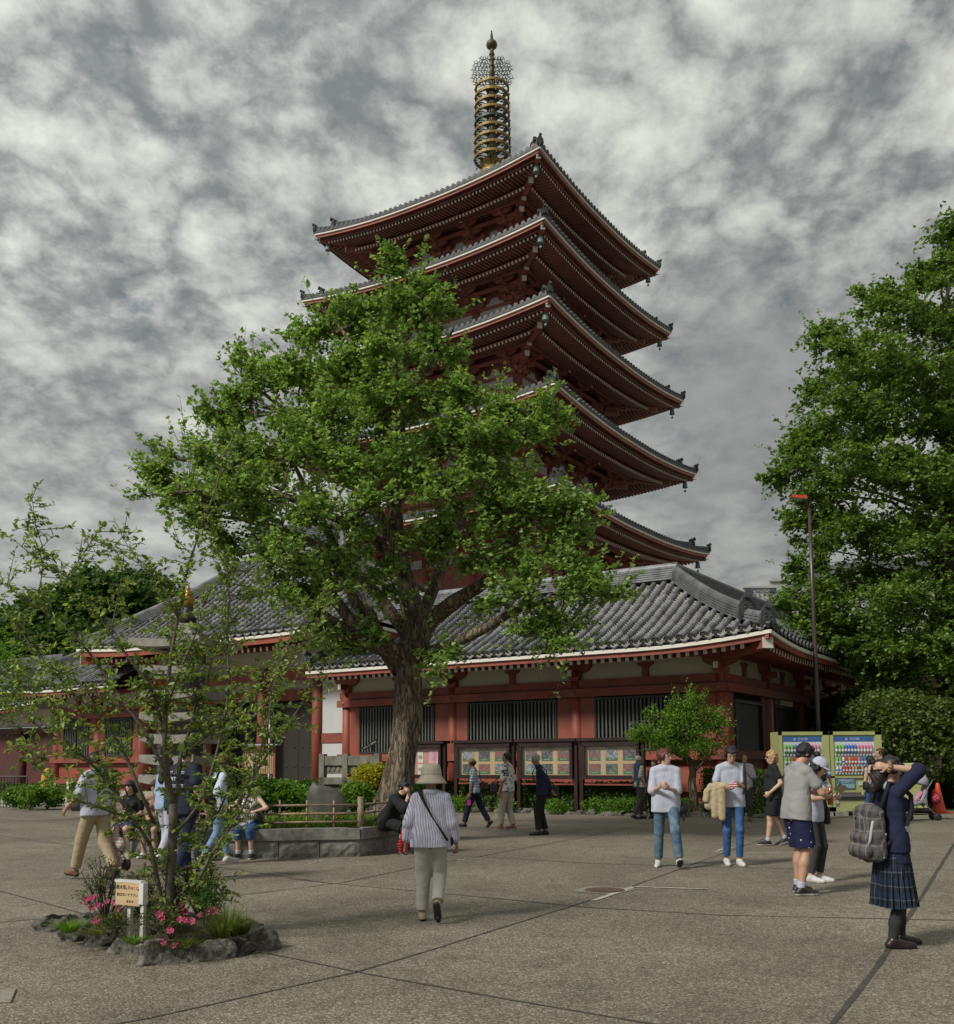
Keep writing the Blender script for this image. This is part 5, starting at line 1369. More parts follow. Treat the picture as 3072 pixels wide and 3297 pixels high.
# ---- thin young fruit tree in the stone ringed bed (near left)
AY = 8.95
ap = thing('young_fruit_tree', 'thin multi-stemmed young fruit tree with sparse small leaves in the stone ringed bed', 'tree', (at(330, 1775, AY).x, AY, .18)); o4 = Vector(ap.location)
def ta(x, y, dy=0): return at(x, y, AY + dy) - o4
ABARK = mat('smooth_dark_bark', (0.10, 0.085, 0.062), 0.7, 0.45, 30, 0.5, 60, stretch=(1, 1, 3), bd=.006)
br = [
    ([(328, 1790, 0), (330, 1740, 0), (333, 1680, 0), (336, 1600, 0), (336, 1560, 0)], [.055, .048, .043, .04, .038]),
    ([(318, 1780, 0), (308, 1720, -.05), (298, 1670, -.1), (292, 1640, -.12)], [.028, .026, .023, .02]),
    ([(336, 1565, 0), (326, 1520, 0), (320, 1440, -.1), (322, 1380, -.1), (330, 1290, -.1), (345, 1200, -.1), (360, 1120, 0), (385, 1040, 0), (415, 960, 0), (440, 870, 0)], [.036, .032, .028, .025, .022, .018, .015, .011, .007, .003]),
    ([(336, 1580, 0), (345, 1530, .1), (350, 1470, .2), (368, 1420, .3), (380, 1360, .3), (365, 1300, .3), (340, 1240, .4), (310, 1180, .5)], [.03, .026, .023, .02, .016, .012, .008, .004]),
    ([(292, 1640, -.1), (260, 1590, -.15), (225, 1540, -.2), (190, 1495, -.2), (140, 1450, -.3), (90, 1420, -.3), (40, 1385, -.3), (10, 1350, -.3)], [.02, .02, .018, .016, .013, .01, .007, .004]),
    ([(300, 1600, -.1), (270, 1530, -.3), (240, 1460, -.3), (200, 1400, -.4), (140, 1340, -.4), (80, 1280, -.4), (30, 1210, -.4), (5, 1180, -.4)], [.022, .02, .018, .016, .013, .01, .007, .003]),
    ([(322, 1500, 0), (280, 1420, .2), (230, 1350, .3), (190, 1290, .4), (150, 1240, .4), (90, 1190, .4), (30, 1150, .4), (0, 1130, .4)], [.022, .02, .018, .016, .013, .01, .007, .004]),
    ([(320, 1440, 0), (300, 1350, -.2), (260, 1290, -.3), (215, 1230, -.3), (180, 1180, -.3), (130, 1120, -.3), (75, 1085, -.3), (40, 1060, -.3)], [.018, .017, .015, .012, .01, .008, .005, .003]),
    ([(215, 1230, -.3), (225, 1180, -.3), (235, 1130, -.3), (240, 1080, -.3)], [.009, .007, .005, .003]),
    ([(75, 1150, .3), (85, 1080, .3), (70, 1020, .3), (62, 965, .3)], [.007, .006, .004, .003]),
    ([(130, 1120, -.3), (165, 1070, -.3), (190, 1030, -.3)], [.007, .005, .003]),
    ([(338, 1690, 0), (380, 1680, .1), (420, 1640, .2), (450, 1590, .3), (480, 1530, .3), (515, 1470, .4), (550, 1420, .4), (590, 1360, .4), (620, 1310, .4), (650, 1250, .4)], [.026, .024, .021, .018, .016, .014, .012, .009, .006, .003]),
    ([(338, 1700, 0), (375, 1720, -.2), (410, 1660, -.2), (450, 1600, -.2), (475, 1560, -.2), (500, 1480, -.2), (520, 1400, -.2), (535, 1320, -.2), (560, 1250, -.2), (600, 1190, -.2), (640, 1140, -.2)], [.022, .02, .018, .016, .014, .012, .010, .008, .006, .004, .002]),
    ([(337, 1620, 0), (380, 1570, -.1), (410, 1500, -.2), (430, 1420, -.2), (445, 1330, -.3), (440, 1240, -.3), (445, 1150, -.3), (440, 1080, -.3)], [.02, .018, .016, .013, .011, .008, .005, .003]),
    ([(333, 1680, 0), (310, 1690, .2), (285, 1660, .3), (270, 1620, .3)], [.016, .014, .01, .006]),
    ([(350, 1470, .2), (400, 1430, .2), (450, 1390, .2), (500, 1340, .3), (560, 1290, .3), (610, 1220, .3), (660, 1160, .3)], [.014, .013, .011, .009, .006, .004, .002]),
    ([(368, 1420, .3), (400, 1330, .3), (420, 1250, .3), (470, 1180, .3), (520, 1120, .3), (560, 1080, .3)], [.013, .011, .009, .007, .005, .003]),
    ([(322, 1380, -.1), (350, 1300, -.4), (380, 1230, -.4), (400, 1160, -.4), (470, 1090, -.4)], [.012, .01, .008, .006, .003]),
    ([(260, 1590, -.15), (200, 1570, -.4), (130, 1540, -.5), (60, 1480, -.5), (10, 1440, -.5)], [.013, .011, .009, .006, .003]),
    ([(225, 1540, -.2), (180, 1440, .3), (120, 1400, .3), (60, 1340, .3), (0, 1300, .3)], [.013, .011, .008, .006, .003]),
    ([(345, 1200, -.1), (310, 1130, -.1), (270, 1090, -.1), (235, 1040, 0)], [.009, .007, .005, .003]),
    ([(336, 1640, 0), (400, 1610, .3), (440, 1540, .4), (450, 1470, .4), (430, 1400, .4)], [.014, .012, .01, .007, .004]),
    ([(440, 1780 - 30, 0), (420, 1715, 0), (395, 1700, 0), (340, 1745, 0)][::-1], [.012, .011, .009, .006]),
    ([(300, 1350, -.2), (230, 1370, -.5), (160, 1330, -.6), (110, 1300, -.6)], [.01, .008, .006, .003]),
    ([(430, 1420, -.2), (480, 1400, -.5), (520, 1360, -.6), (540, 1290, -.6)], [.01, .008, .006, .003]),
]
SEG = []
for pts, rad in br:
    mb = MB(); q = [ta(*p) for p in pts]; bark_tube(mb, q, [r * (1.0 if r > .03 else .82) for r in rad], 7, .06); mb.build('branch', ABARK, ap, True)
    q = [q[0]] + q[1:]
    for i in range(len(q) - 1): SEG.append((q[i], q[i + 1], rad[i]))
AL = []; AX = []; tw = MB()
for a, b_, r in SEG:
    if r > .036: continue
    L = (b_ - a).length; n = int(L / (.021 if r < .02 else .06))
    for i in range(n):
        p = a.lerp(b_, rng.random()); d = Vector(unit(1)[0]); d.z = d.z * .6 + .35; d.normalize()
        l = rng.choice((.03, .05, .08, .13, .20, .3)) * rng.uniform(.7, 1.3)
        e = p + d * l; tw.tube([p, p + d * l * .5 + Vector((0, 0, rng.uniform(-.01, .02))), e], [.0045, .0035, .002], 4, caps=False)
        for j in range(3 + int(l * 42)):
            t = rng.uniform(.25, 1.05); AL.append(p + d * l * t + Vector((rng.gauss(0, .008), rng.gauss(0, .008), rng.gauss(0, .008))))
            ax = d + Vector(unit(1)[0]) * .9; ax.normalize(); AX.append(ax)
tw.build('twigs', ABARK, ap, kind='stuff')
build_leaves('foliage', APPLE, ap, np.array([tuple(v) for v in AL]), .043, 'oval', .25, axis=np.array([tuple(v) for v in AX]))
idx = nrg.integers(0, len(AL), 1800)
build_leaves('big_leaves', APPLE, ap, np.array([tuple(AL[i]) for i in idx]), .068, 'oval', .2, axis=np.array([tuple(AX[i]) for i in idx]))
REDL = leafmat('reddish_young_leaf', (0.25, 0.05, 0.02), (0.45, 0.12, 0.03), (0.5, 0.22, 0.05))
idx = nrg.integers(0, len(AL), 60)
build_leaves('young_red_leaves', REDL, ap, np.array([tuple(AL[i]) for i in idx]), .05, 'oval', .2)
# ---- stone ringed bed
bc = Vector((at(305, 1820, 8.55).x, 8.55, 0))
ring = [(105, 1805, .19, .13), (150, 1820, .24, .17), (200, 1832, .2, .17), (255, 1850, .2, .15), (320, 1866, .26, .15), (408, 1860, .22, .13), (455, 1853, .2, .12), (505, 1842, .17, .16), (470, 1812, .24, .12), (120, 1795, .14, .1), (400, 1792, .2, .09), (330, 1783, .2, .08), (250, 1783, .2, .08), (180, 1788, .18, .08)]
bed = thing('garden_bed', 'low soil mound ringed by rough dark stones, planted with azaleas', 'flower bed', bc)
mb = MB(); n = 40
ctr = gnd(300, 1822) - bc
outl = [gnd(x, y) - bc for x, y in [(110, 1812), (160, 1826), (230, 1842), (320, 1856), (400, 1853), (460, 1848), (505, 1838), (480, 1812), (400, 1794), (330, 1784), (250, 1782), (170, 1788)]]
V = [ctr + Vector((0, 0, .20))]; m_ = len(outl)
for f, z_ in ((.5, .18), (.85, .12), (1.0, .0)):
    for p in outl: V.append(ctr.lerp(p, f) + Vector((0, 0, z_ + rng.uniform(-.01, .01))))
F = [(0, 1 + i, 1 + (i + 1) % m_) for i in range(m_)]
for k in range(2):
    for i in range(m_): F.append((1 + k * m_ + i, 1 + (k + 1) * m_ + i, 1 + (k + 1) * m_ + (i + 1) % m_, 1 + k * m_ + (i + 1) % m_))
mb.add(V, F); mb.build('soil', SOIL, bed, True)
for i, (x, y, sx_, sz_) in enumerate(ring):
    p = gnd(x, y) - bc
    me = rock_mesh('stone', sx_ * .92, sx_ * .50 + .05, sz_ * .80, 100 + i, sub=4, fr=.17)
    # orient along ring
    d = Vector((p.x - ctr.x, p.y - ctr.y, 0)); ang = math.atan2(d.y, d.x) + math.pi / 2
    o = link('stone', me, bed, (p.x, p.y, sz_ * .45), (rng.uniform(-.06, .06), rng.uniform(-.06, .06), ang))
# azaleas with pink flowers
PINK = mat('azalea_petal', (0.36, 0.055, 0.115), 0.5, 0.25, 30, spec=.3, rnd=.15)
def flower(parent, p, s=.032):
    mb = MB(); nrm = Vector((rng.uniform(-.5, .5), -1, rng.uniform(.1, .8))).normalized(); X = nrm.cross(Vector((0, 0, 1))).normalized(); Y = X.cross(nrm)
    for k in range(5):
        a = 2 * math.pi * k / 5 + rng.uniform(-.2, .2); d = X * math.cos(a) + Y * math.sin(a); t = nrm.cross(d)
        q = Vector(p); mb.add([q, q + d * s * .5 - t * s * .50 + nrm * s * .34, q + d * s * .92 - t * s * .30 + nrm * s * .22, q + d * s * 1.0 + nrm * s * .12, q + d * s * .92 + t * s * .30 + nrm * s * .22, q + d * s * .5 + t * s * .50 + nrm * s * .34], [(0, 1, 2, 3), (0, 3, 4, 5)])
    return mb.build('flower', PINK, parent)
def azalea(label, x, y, Yd, w, h, n, flowers, mt=AZAL):
    p = at(x, y, Yd); t = thing('azalea', label, 'azalea bush', (p.x, Yd, .15), 0, None); tw = MB(); LV = []
    tips = []
    for i in range(n):
        a = rng.uniform(0, 6.28); r = rng.uniform(.2, 1) * w; hh = h * rng.uniform(.55, 1.05) * (1 - .35 * (r / w) ** 2)
        e = Vector((math.cos(a) * r, math.sin(a) * r * .8, hh)); mid = Vector((e.x * .45 + rng.uniform(-.03, .03), e.y * .45, hh * .5))
        tw.tube([(e.x * .05, e.y * .05, 0), mid, e], [.009, .006, .003], 4, caps=False); tips.append(e)
        for j in range(3):
            e2 = mid.lerp(e, rng.uniform(.2, .9)) + Vector((rng.gauss(0, .05), rng.gauss(0, .05), rng.uniform(.0, .07))); tw.tube([mid.lerp(e, .3), e2], [.004, .002], 3, caps=False); tips.append(e2)
    tw.build('stems', ABARK, t, kind='stuff')
    for e in tips:
        for j in range(11): LV.append((e.x + rng.gauss(0, .022), e.y + rng.gauss(0, .022), max(.01, e.z + rng.gauss(0, .018))))
    build_leaves('foliage', mt, t, np.array(LV), .026, 'oval', .6)
    for fx, fy in flowers:
        q = at(fx, fy, Yd - w * .7) - Vector(t.location); flower(t, q, rng.uniform(.022, .036)); flower(t, q + Vector((rng.uniform(-.04, .04), rng.uniform(-.03, .03), rng.uniform(-.03, .03))), rng.uniform(.018, .028))
    return t
azalea('tall azalea bush with pink flowers left of the wooden sign', 205, 1785, 9.0, .30, .62, 26, [(172, 1745), (185, 1742), (195, 1758), (208, 1750), (222, 1752), (178, 1762), (188, 1788), (193, 1797), (240, 1748), (250, 1752), (228, 1765), (168, 1752)])
azalea('azalea bush with pink flowers right behind the wooden sign', 275, 1780, 9.15, .22, .5, 16, [(262, 1748), (300, 1752), (283, 1742)])
azalea('azalea bush with pink flowers at the foot of the thin tree', 350, 1790, 9.15, .25, .5, 18, [(345, 1745), (337, 1765), (350, 1757), (360, 1770), (346, 1775), (355, 1752), (312, 1740)])
azalea('leggy azalea without flowers behind the bed, right of the tree', 390, 1770, 9.2, .24, .6, 20, [], leafmat('olive_azalea_leaf', (0.06, 0.08, 0.015), (0.15, 0.17, 0.03), (0.28, 0.25, 0.06)))
azalea('dense green azalea with a few pink flowers at the right of the bed', 400, 1800, 8.8, .17, .34, 22, [(403, 1772), (390, 1776), (418, 1768)], leafmat('fresh_azalea_leaf', (0.03, 0.08, 0.015), (0.07, 0.17, 0.025), (0.15, 0.26, 0.05)))
azalea('low azalea with pink flowers at the front of the bed', 330, 1835, 8.15, .26, .28, 22, [(337, 1836), (318, 1830), (330, 1805), (350, 1785), (310, 1775), (372, 1788)])
azalea('low sparse azalea at the foot of the sign posts', 225, 1825, 8.4, .16, .16, 12, [])
azalea('low azalea mound between sign and tree stem', 295, 1805, 8.5, .18, .25, 14, [(322, 1797)])
# grass tufts
def grass(label, x, y, Yd, r, h, n, mt=GRASSM, droop=.6, parent=None):
    p = at(x, y, Yd); z0 = .12
    t = thing('grass_tuft', label, 'grass', (p.x, Yd, z0)); V = []; F = []
    for i in range(n):
        a = rng.uniform(0, 6.28); b0 = Vector((math.cos(a) * r * .25 * rng.random(), math.sin(a) * r * .25 * rng.random(), 0)); L = h * rng.uniform(.6, 1.1)
        d = Vector((math.cos(a), math.sin(a), 0)); lean = rng.uniform(.15, 1.0) * r; sd_ = Vector((-d.y, d.x, 0)) * .0045
        pts = [b0 + d * lean * t_ ** 1.3 + Vector((0, 0, L * (t_ - droop * t_ ** 2.6 * (lean / r)))) for t_ in (0, .35, .7, 1)]
        o = len(V)
        for k_, q in enumerate(pts): w = 1 - k_ * .3; V += [q - sd_ * w, q + sd_ * w]
        F += [(o, o + 1, o + 3, o + 2), (o + 2, o + 3, o + 5, o + 4), (o + 4, o + 5, o + 7, o + 6)]
    link('blades', npmesh('blades', [tuple(v) for v in V], F, mt), t, kind='stuff'); return t
grass('big arching tuft of yellowing grass at the right of the bed', 435, 1845, 8.35, .34, .34, 420)
grass('smaller grass tuft behind the arching one', 470, 1835, 8.6, .2, .22, 160)
grass('short green grass tuft at the left end of the bed', 135, 1812, 8.75, .26, .13, 260, BRIGHT, .4)
grass('short grass tuft at the front right inside the stones', 360, 1852, 8.0, .22, .10, 170)
grass('low grass tuft behind the front stones', 260, 1838, 8.15, .2, .09, 140, BRIGHT)
for i, (x, y, Yd) in enumerate([(190, 1815, 8.6), (300, 1838, 8.1), (415, 1825, 8.6)]):
    grass(['fine grass between the azaleas at left', 'fine grass in the middle of the bed', 'fine grass below the dense azalea'][i], x, y, Yd, .3, .08, 200)
# people: one continuous body grown from a distance field, clothes the same way
def V3(*a): return np.array(a, float)
def rotz_(v, a):
    c, s = math.cos(a), math.sin(a); return V3(v[0] * c - v[1] * s, v[0] * s + v[1] * c, v[2])
def rotx_(v, a):   # positive a bends forward (+y) and down
    c, s = math.cos(a), math.sin(a); return V3(v[0], v[1] * c + v[2] * s, -v[1] * s + v[2] * c)
def ik(a, t, l1, l2, pole):
    d = t - a; L = np.linalg.norm(d); L2 = min(L, (l1 + l2) * .998); u = d / (L + 1e-9); t = a + u * L2
    x = (l1 * l1 - l2 * l2 + L2 * L2) / (2 * L2); h = math.sqrt(max(0, l1 * l1 - x * x))
    p = pole - u * np.dot(pole, u); p = p / (np.linalg.norm(p) + 1e-9)
    return a + u * x + p * h, t
def prim(a, b, ra, rb, flat=None, k=.02, sub=False):
    return (np.asarray(a, float), np.asarray(b, float), ra, rb, flat, k, sub)
def field(prims, h, cuts=(), inflate=0.0, wr=0.0, seed=0):
    lo = np.min([np.minimum(p[0], p[1]) - max(p[2], p[3]) for p in prims if not p[6]], axis=0) - inflate - 3 * h
    hi = np.max([np.maximum(p[0], p[1]) + max(p[2], p[3]) for p in prims if not p[6]], axis=0) + inflate + 3 * h
    n = np.ceil((hi - lo) / h).astype(int) + 1
    ax = [lo[i] + h * np.arange(n[i]) for i in range(3)]
    D = np.full(n, .5)
    for a, b, ra, rb, flat, k, sub in prims:
        R = max(ra, rb) + inflate + 2 * k + 2.5 * h
        i0 = np.maximum(((np.minimum(a, b) - R - lo) / h).astype(int), 0); i1 = np.minimum(((np.maximum(a, b) + R - lo) / h).astype(int) + 2, n)
        if np.any(i1 <= i0): continue
        X = ax[0][i0[0]:i1[0]][:, None, None]; Y = ax[1][i0[1]:i1[1]][None, :, None]; Z = ax[2][i0[2]:i1[2]][None, None, :]
        px_, py_, pz_ = X - a[0] + 0 * Y + 0 * Z, Y - a[1] + 0 * X + 0 * Z, Z - a[2] + 0 * X + 0 * Y
        ba = b - a; sc_ = 1.0
        if flat is not None:
            nv, f = flat; nv = np.asarray(nv, float); nv /= np.linalg.norm(nv)
            q = (1 / f - 1) * (px_ * nv[0] + py_ * nv[1] + pz_ * nv[2]); px_ = px_ + q * nv[0]; py_ = py_ + q * nv[1]; pz_ = pz_ + q * nv[2]
            ba = ba + (1 / f - 1) * np.dot(ba, nv) * nv; sc_ = .5 * (1 + f)
        L2 = np.dot(ba, ba)
        if L2 < 1e-9: d = np.sqrt(px_ ** 2 + py_ ** 2 + pz_ ** 2) - ra
        else:
            t = np.clip((px_ * ba[0] + py_ * ba[1] + pz_ * ba[2]) / L2, 0, 1)
            d = np.sqrt((px_ - t * ba[0]) ** 2 + (py_ - t * ba[1]) ** 2 + (pz_ - t * ba[2]) ** 2) - (ra + (rb - ra) * t)
        d = d * sc_ - inflate
        S = D[i0[0]:i1[0], i0[1]:i1[1], i0[2]:i1[2]]
        if sub:
            S[:] = np.maximum(S, -d); continue
        hh = np.clip(.5 + .5 * (S - d) / k, 0, 1)
        S[:] = S * (1 - hh) + d * hh - k * hh * (1 - hh)
    X = ax[0][:, None, None]; Y = ax[1][None, :, None]; Z = ax[2][None, None, :]
    if wr:
        s = seed * 1.7
        D = D + wr * (np.sin(31 * X + 9 * np.sin(11 * Z + s) + s) * np.sin(17 * Z + 14 * Y + 6 * X + s) + .6 * np.sin(53 * Z + 21 * X + 8 * np.sin(13 * Y + s) + 2 * s))
    for c in cuts:
        if callable(c): D = np.maximum(D, c(X, Y, Z))
        else:
            p, nv = c; D = np.maximum(D, (X - p[0]) * nv[0] + (Y - p[1]) * nv[1] + (Z - p[2]) * nv[2])
    return D, lo
def nets(D, lo, h):
    S = D < 0
    c = np.zeros(tuple(np.array(D.shape) - 1), np.uint8)
    offs = [(i, j, k) for i in (0, 1) for j in (0, 1) for k in (0, 1)]
    nx, ny, nz = c.shape
    for (i, j, k) in offs: c += S[i:nx + i, j:ny + j, k:nz + k]
    act = np.argwhere((c > 0) & (c < 8))
    if len(act) == 0: return np.zeros((0, 3)), np.zeros((0, 4), int)
    vals = np.stack([D[act[:, 0] + i, act[:, 1] + j, act[:, 2] + k] for (i, j, k) in offs], 1)
    acc = np.zeros((len(act), 3)); cnt = np.zeros(len(act))
    O = np.array(offs, float)
    for a in range(8):
        for b in range(a + 1, 8):
            if np.abs(O[a] - O[b]).sum() != 1: continue
            va, vb = vals[:, a], vals[:, b]; m = (va < 0) != (vb < 0)
            t = np.where(m, va / (va - vb + 1e-12), 0)
            acc += np.where(m[:, None], O[a] + (O[b] - O[a]) * t[:, None], 0); cnt += m
    V = lo + h * (act + acc / cnt[:, None])
    idx = -np.ones(c.shape, int); idx[act[:, 0], act[:, 1], act[:, 2]] = np.arange(len(act))
    F = []
    for axis in range(3):
        sl0 = [slice(None)] * 3; sl1 = [slice(None)] * 3
        sl0[axis] = slice(0, -1); sl1[axis] = slice(1, None)
        A = S[tuple(sl0)]; B = S[tuple(sl1)]
        e = np.argwhere(A != B); sg = A[e[:, 0], e[:, 1], e[:, 2]]
        u, v = (axis + 1) % 3, (axis + 2) % 3
        ok = (e[:, u] > 0) & (e[:, v] > 0) & (e[:, u] < c.shape[u]) & (e[:, v] < c.shape[v])
        e = e[ok]; sg = sg[ok]
        def cell(du, dv):
            q = e.copy(); q[:, u] -= du; q[:, v] -= dv; return idx[q[:, 0], q[:, 1], q[:, 2]]
        q = np.stack([cell(1, 1), cell(0, 1), cell(0, 0), cell(1, 0)], 1)
        q[~sg] = q[~sg][:, ::-1]
        F.append(q)
    F = np.concatenate(F); F = F[(F >= 0).all(1)]
    return V, F
def sdf_obj(name, prims, mt, parent, h=.012, cuts=(), inflate=0.0, wr=0.0, seed=0, split=None, **k):
    D, lo = field(prims, h, cuts, inflate, wr, seed); V, F = nets(D, lo, h)
    mi = None
    if split is not None:
        C = V[F].mean(1); mi = split(C).astype(int)
    return link(name, npmesh(name, V, F, mt, True, mi), parent, **k)
# cloth and skin
def skinmat(name, col):
    m, nt, b, out = newmat(name); v = objco(nt)
    c = nmix(nt, nramp(nt, nnoise(nt, v, 9, 4, .6), [(.3, 0), (.7, 1)]), sc(col, .85), sc(col, 1.12))
    nt.links.new(c, b.inputs['Base Color']); b.inputs['Roughness'].default_value = .5; b.inputs['Subsurface Weight'].default_value = .12; b.inputs['Subsurface Radius'].default_value = (.02, .008, .004)
    return m
SKIN = skinmat('skin_light', (.44, .26, .175)); SKIN2 = skinmat('skin_tan', (.31, .165, .105)); SKIN3 = skinmat('skin_pale', (.50, .32, .235))
HAIRB = mat('black_hair', (.012, .011, .012), .45, .5, 60, .5, 120, stretch=(3, 3, .4)); HAIRR = mat('auburn_hair', (.10, .028, .014), .45, .5, 60, .5, 120)
HAIRG = mat('grey_hair', (.36, .35, .33), .6, .35, 60, .5, 120); HAIRY = mat('blonde_hair', (.38, .25, .11), .5, .4, 60, .5, 120); HAIRD = mat('brown_hair', (.045, .022, .014), .45, .5, 60, .5, 120)
def cloth(name, col, pattern=None, c2=(.8, .8, .8), sx=20, sz=20, c3=None):
    if name in MATS: return MATS[name]
    m, nt, b, out = newmat(name); v = objco(nt)
    n = nnoise(nt, v, 11, 5, .6)
    base = nmix(nt, nramp(nt, n, [(.3, 0), (.7, 1)]), sc(col, .90), sc(col, 1.06))
    s = NN(nt, 'ShaderNodeSeparateXYZ'); nt.links.new(v, s.inputs[0])
    wob = nmath(nt, 'MULTIPLY', nnoise(nt, v, 5, 2), .05)
    xx = nmath(nt, 'ADD', nmath(nt, 'ADD', s.outputs[0], nmath(nt, 'MULTIPLY', s.outputs[1], .6)), wob); z_ = nmath(nt, 'ADD', s.outputs[2], wob)
    def stripe(co, f, w): return nramp(nt, nmath(nt, 'FRACT', nmath(nt, 'MULTIPLY', co, f)), [(0, 1), (w, 1), (w + .04, 0)])
    if pattern == 'stripe': base = nmix(nt, stripe(xx, sx, .35), base, c2)
    if pattern == 'hstripe': base = nmix(nt, stripe(z_, sz, .4), base, c2)
    if pattern == 'check':
        f = nmath(nt, 'MULTIPLY', nmath(nt, 'ADD', stripe(xx, sx, .38), stripe(z_, sz, .38)), .5); base = nmix(nt, f, base, c2)
        if c3 is not None: base = nmix(nt, nmath(nt, 'MULTIPLY', nmath(nt, 'ADD', stripe(nmath(nt, 'ADD', xx, .02), sx, .06), stripe(nmath(nt, 'ADD', z_, .02), sz, .06)), .6, clamp=True), base, c3)
    if pattern == 'floral':
        vo = NN(nt, 'ShaderNodeTexVoronoi'); mp = NN(nt, 'ShaderNodeMapping'); nt.links.new(v, mp.inputs[0]); mp.inputs['Scale'].default_value = (1, .5, 1); nt.links.new(mp.outputs[0], vo.inputs[0]); vo.inputs['Scale'].default_value = sx
        f = nramp(nt, nmath(nt, 'ADD', vo.outputs['Distance'], nmath(nt, 'MULTIPLY', nnoise(nt, v, sx * 2.2, 3), .5)), [(.56, 1), (.63, 0)]); base = nmix(nt, f, base, c2)
    if pattern == 'dots':
        vo = NN(nt, 'ShaderNodeTexVoronoi'); nt.links.new(v, vo.inputs[0]); vo.inputs['Scale'].default_value = sx; vo.inputs['Randomness'].default_value = .55
        f = nramp(nt, vo.outputs['Distance'], [(.13, 1), (.17, 0)]); base = nmix(nt, f, base, c2)
    if pattern == 'denim': base = nmix(nt, nramp(nt, nnoise(nt, v, 6, 4, .7), [(.45, 0), (.75, .75)]), base, c2)
    nt.links.new(base, b.inputs['Base Color']); b.inputs['Roughness'].default_value = .85; b.inputs['Specular IOR Level'].default_value = .2
    w = NN(nt, 'ShaderNodeTexNoise'); nt.links.new(objco(nt, (1, 1, .55)), w.inputs[0]); w.inputs['Scale'].default_value = 8; w.inputs['Detail'].default_value = 4; w.inputs['Distortion'].default_value = 2.2
    nbump(nt, b, w.outputs[0], .45, .02)
    return m
WHT = cloth('white_cotton', (.42, .44, .52)); GRYT = cloth('grey_tshirt', (.27, .27, .26)); NAVY = cloth('navy_knit', (.018, .020, .050)); BLK = cloth('black_cloth', (.018, .018, .020)); BLKB = cloth('blue_black_cloth', (.018, .024, .045))
KHA = cloth('khaki_trousers', (.37, .30, .19)); BEI = cloth('pale_beige_trousers', (.42, .36, .29)); GRYP = cloth('light_grey_trousers', (.40, .385, .345)); CHAR = cloth('charcoal_trousers', (.045, .045, .050))
JEAN = cloth('washed_denim', (.075, .125, .18), 'denim', (.22, .29, .34)); JEANB = cloth('bright_blue_denim', (.035, .085, .20), 'denim', (.08, .16, .32)); JEANL = cloth('light_blue_denim', (.14, .24, .38), 'denim', (.25, .36, .48))
SHOEW = mat('white_shoe', (.52, .52, .50), .6, .12, 20); SHOEK = mat('black_shoe', (.018, .017, .018), .45, .3, 20); SHOEB = mat('brown_leather', (.16, .065, .028), .45, .3, 15); SHOET = mat('tan_shoe', (.30, .25, .17), .6, .2, 20); SOLEW = mat('pale_rubber', (.48, .47, .43), .7, .1, 20); SHOER = mat('red_brown_shoe', (.20, .06, .045), .45, .25, 15)
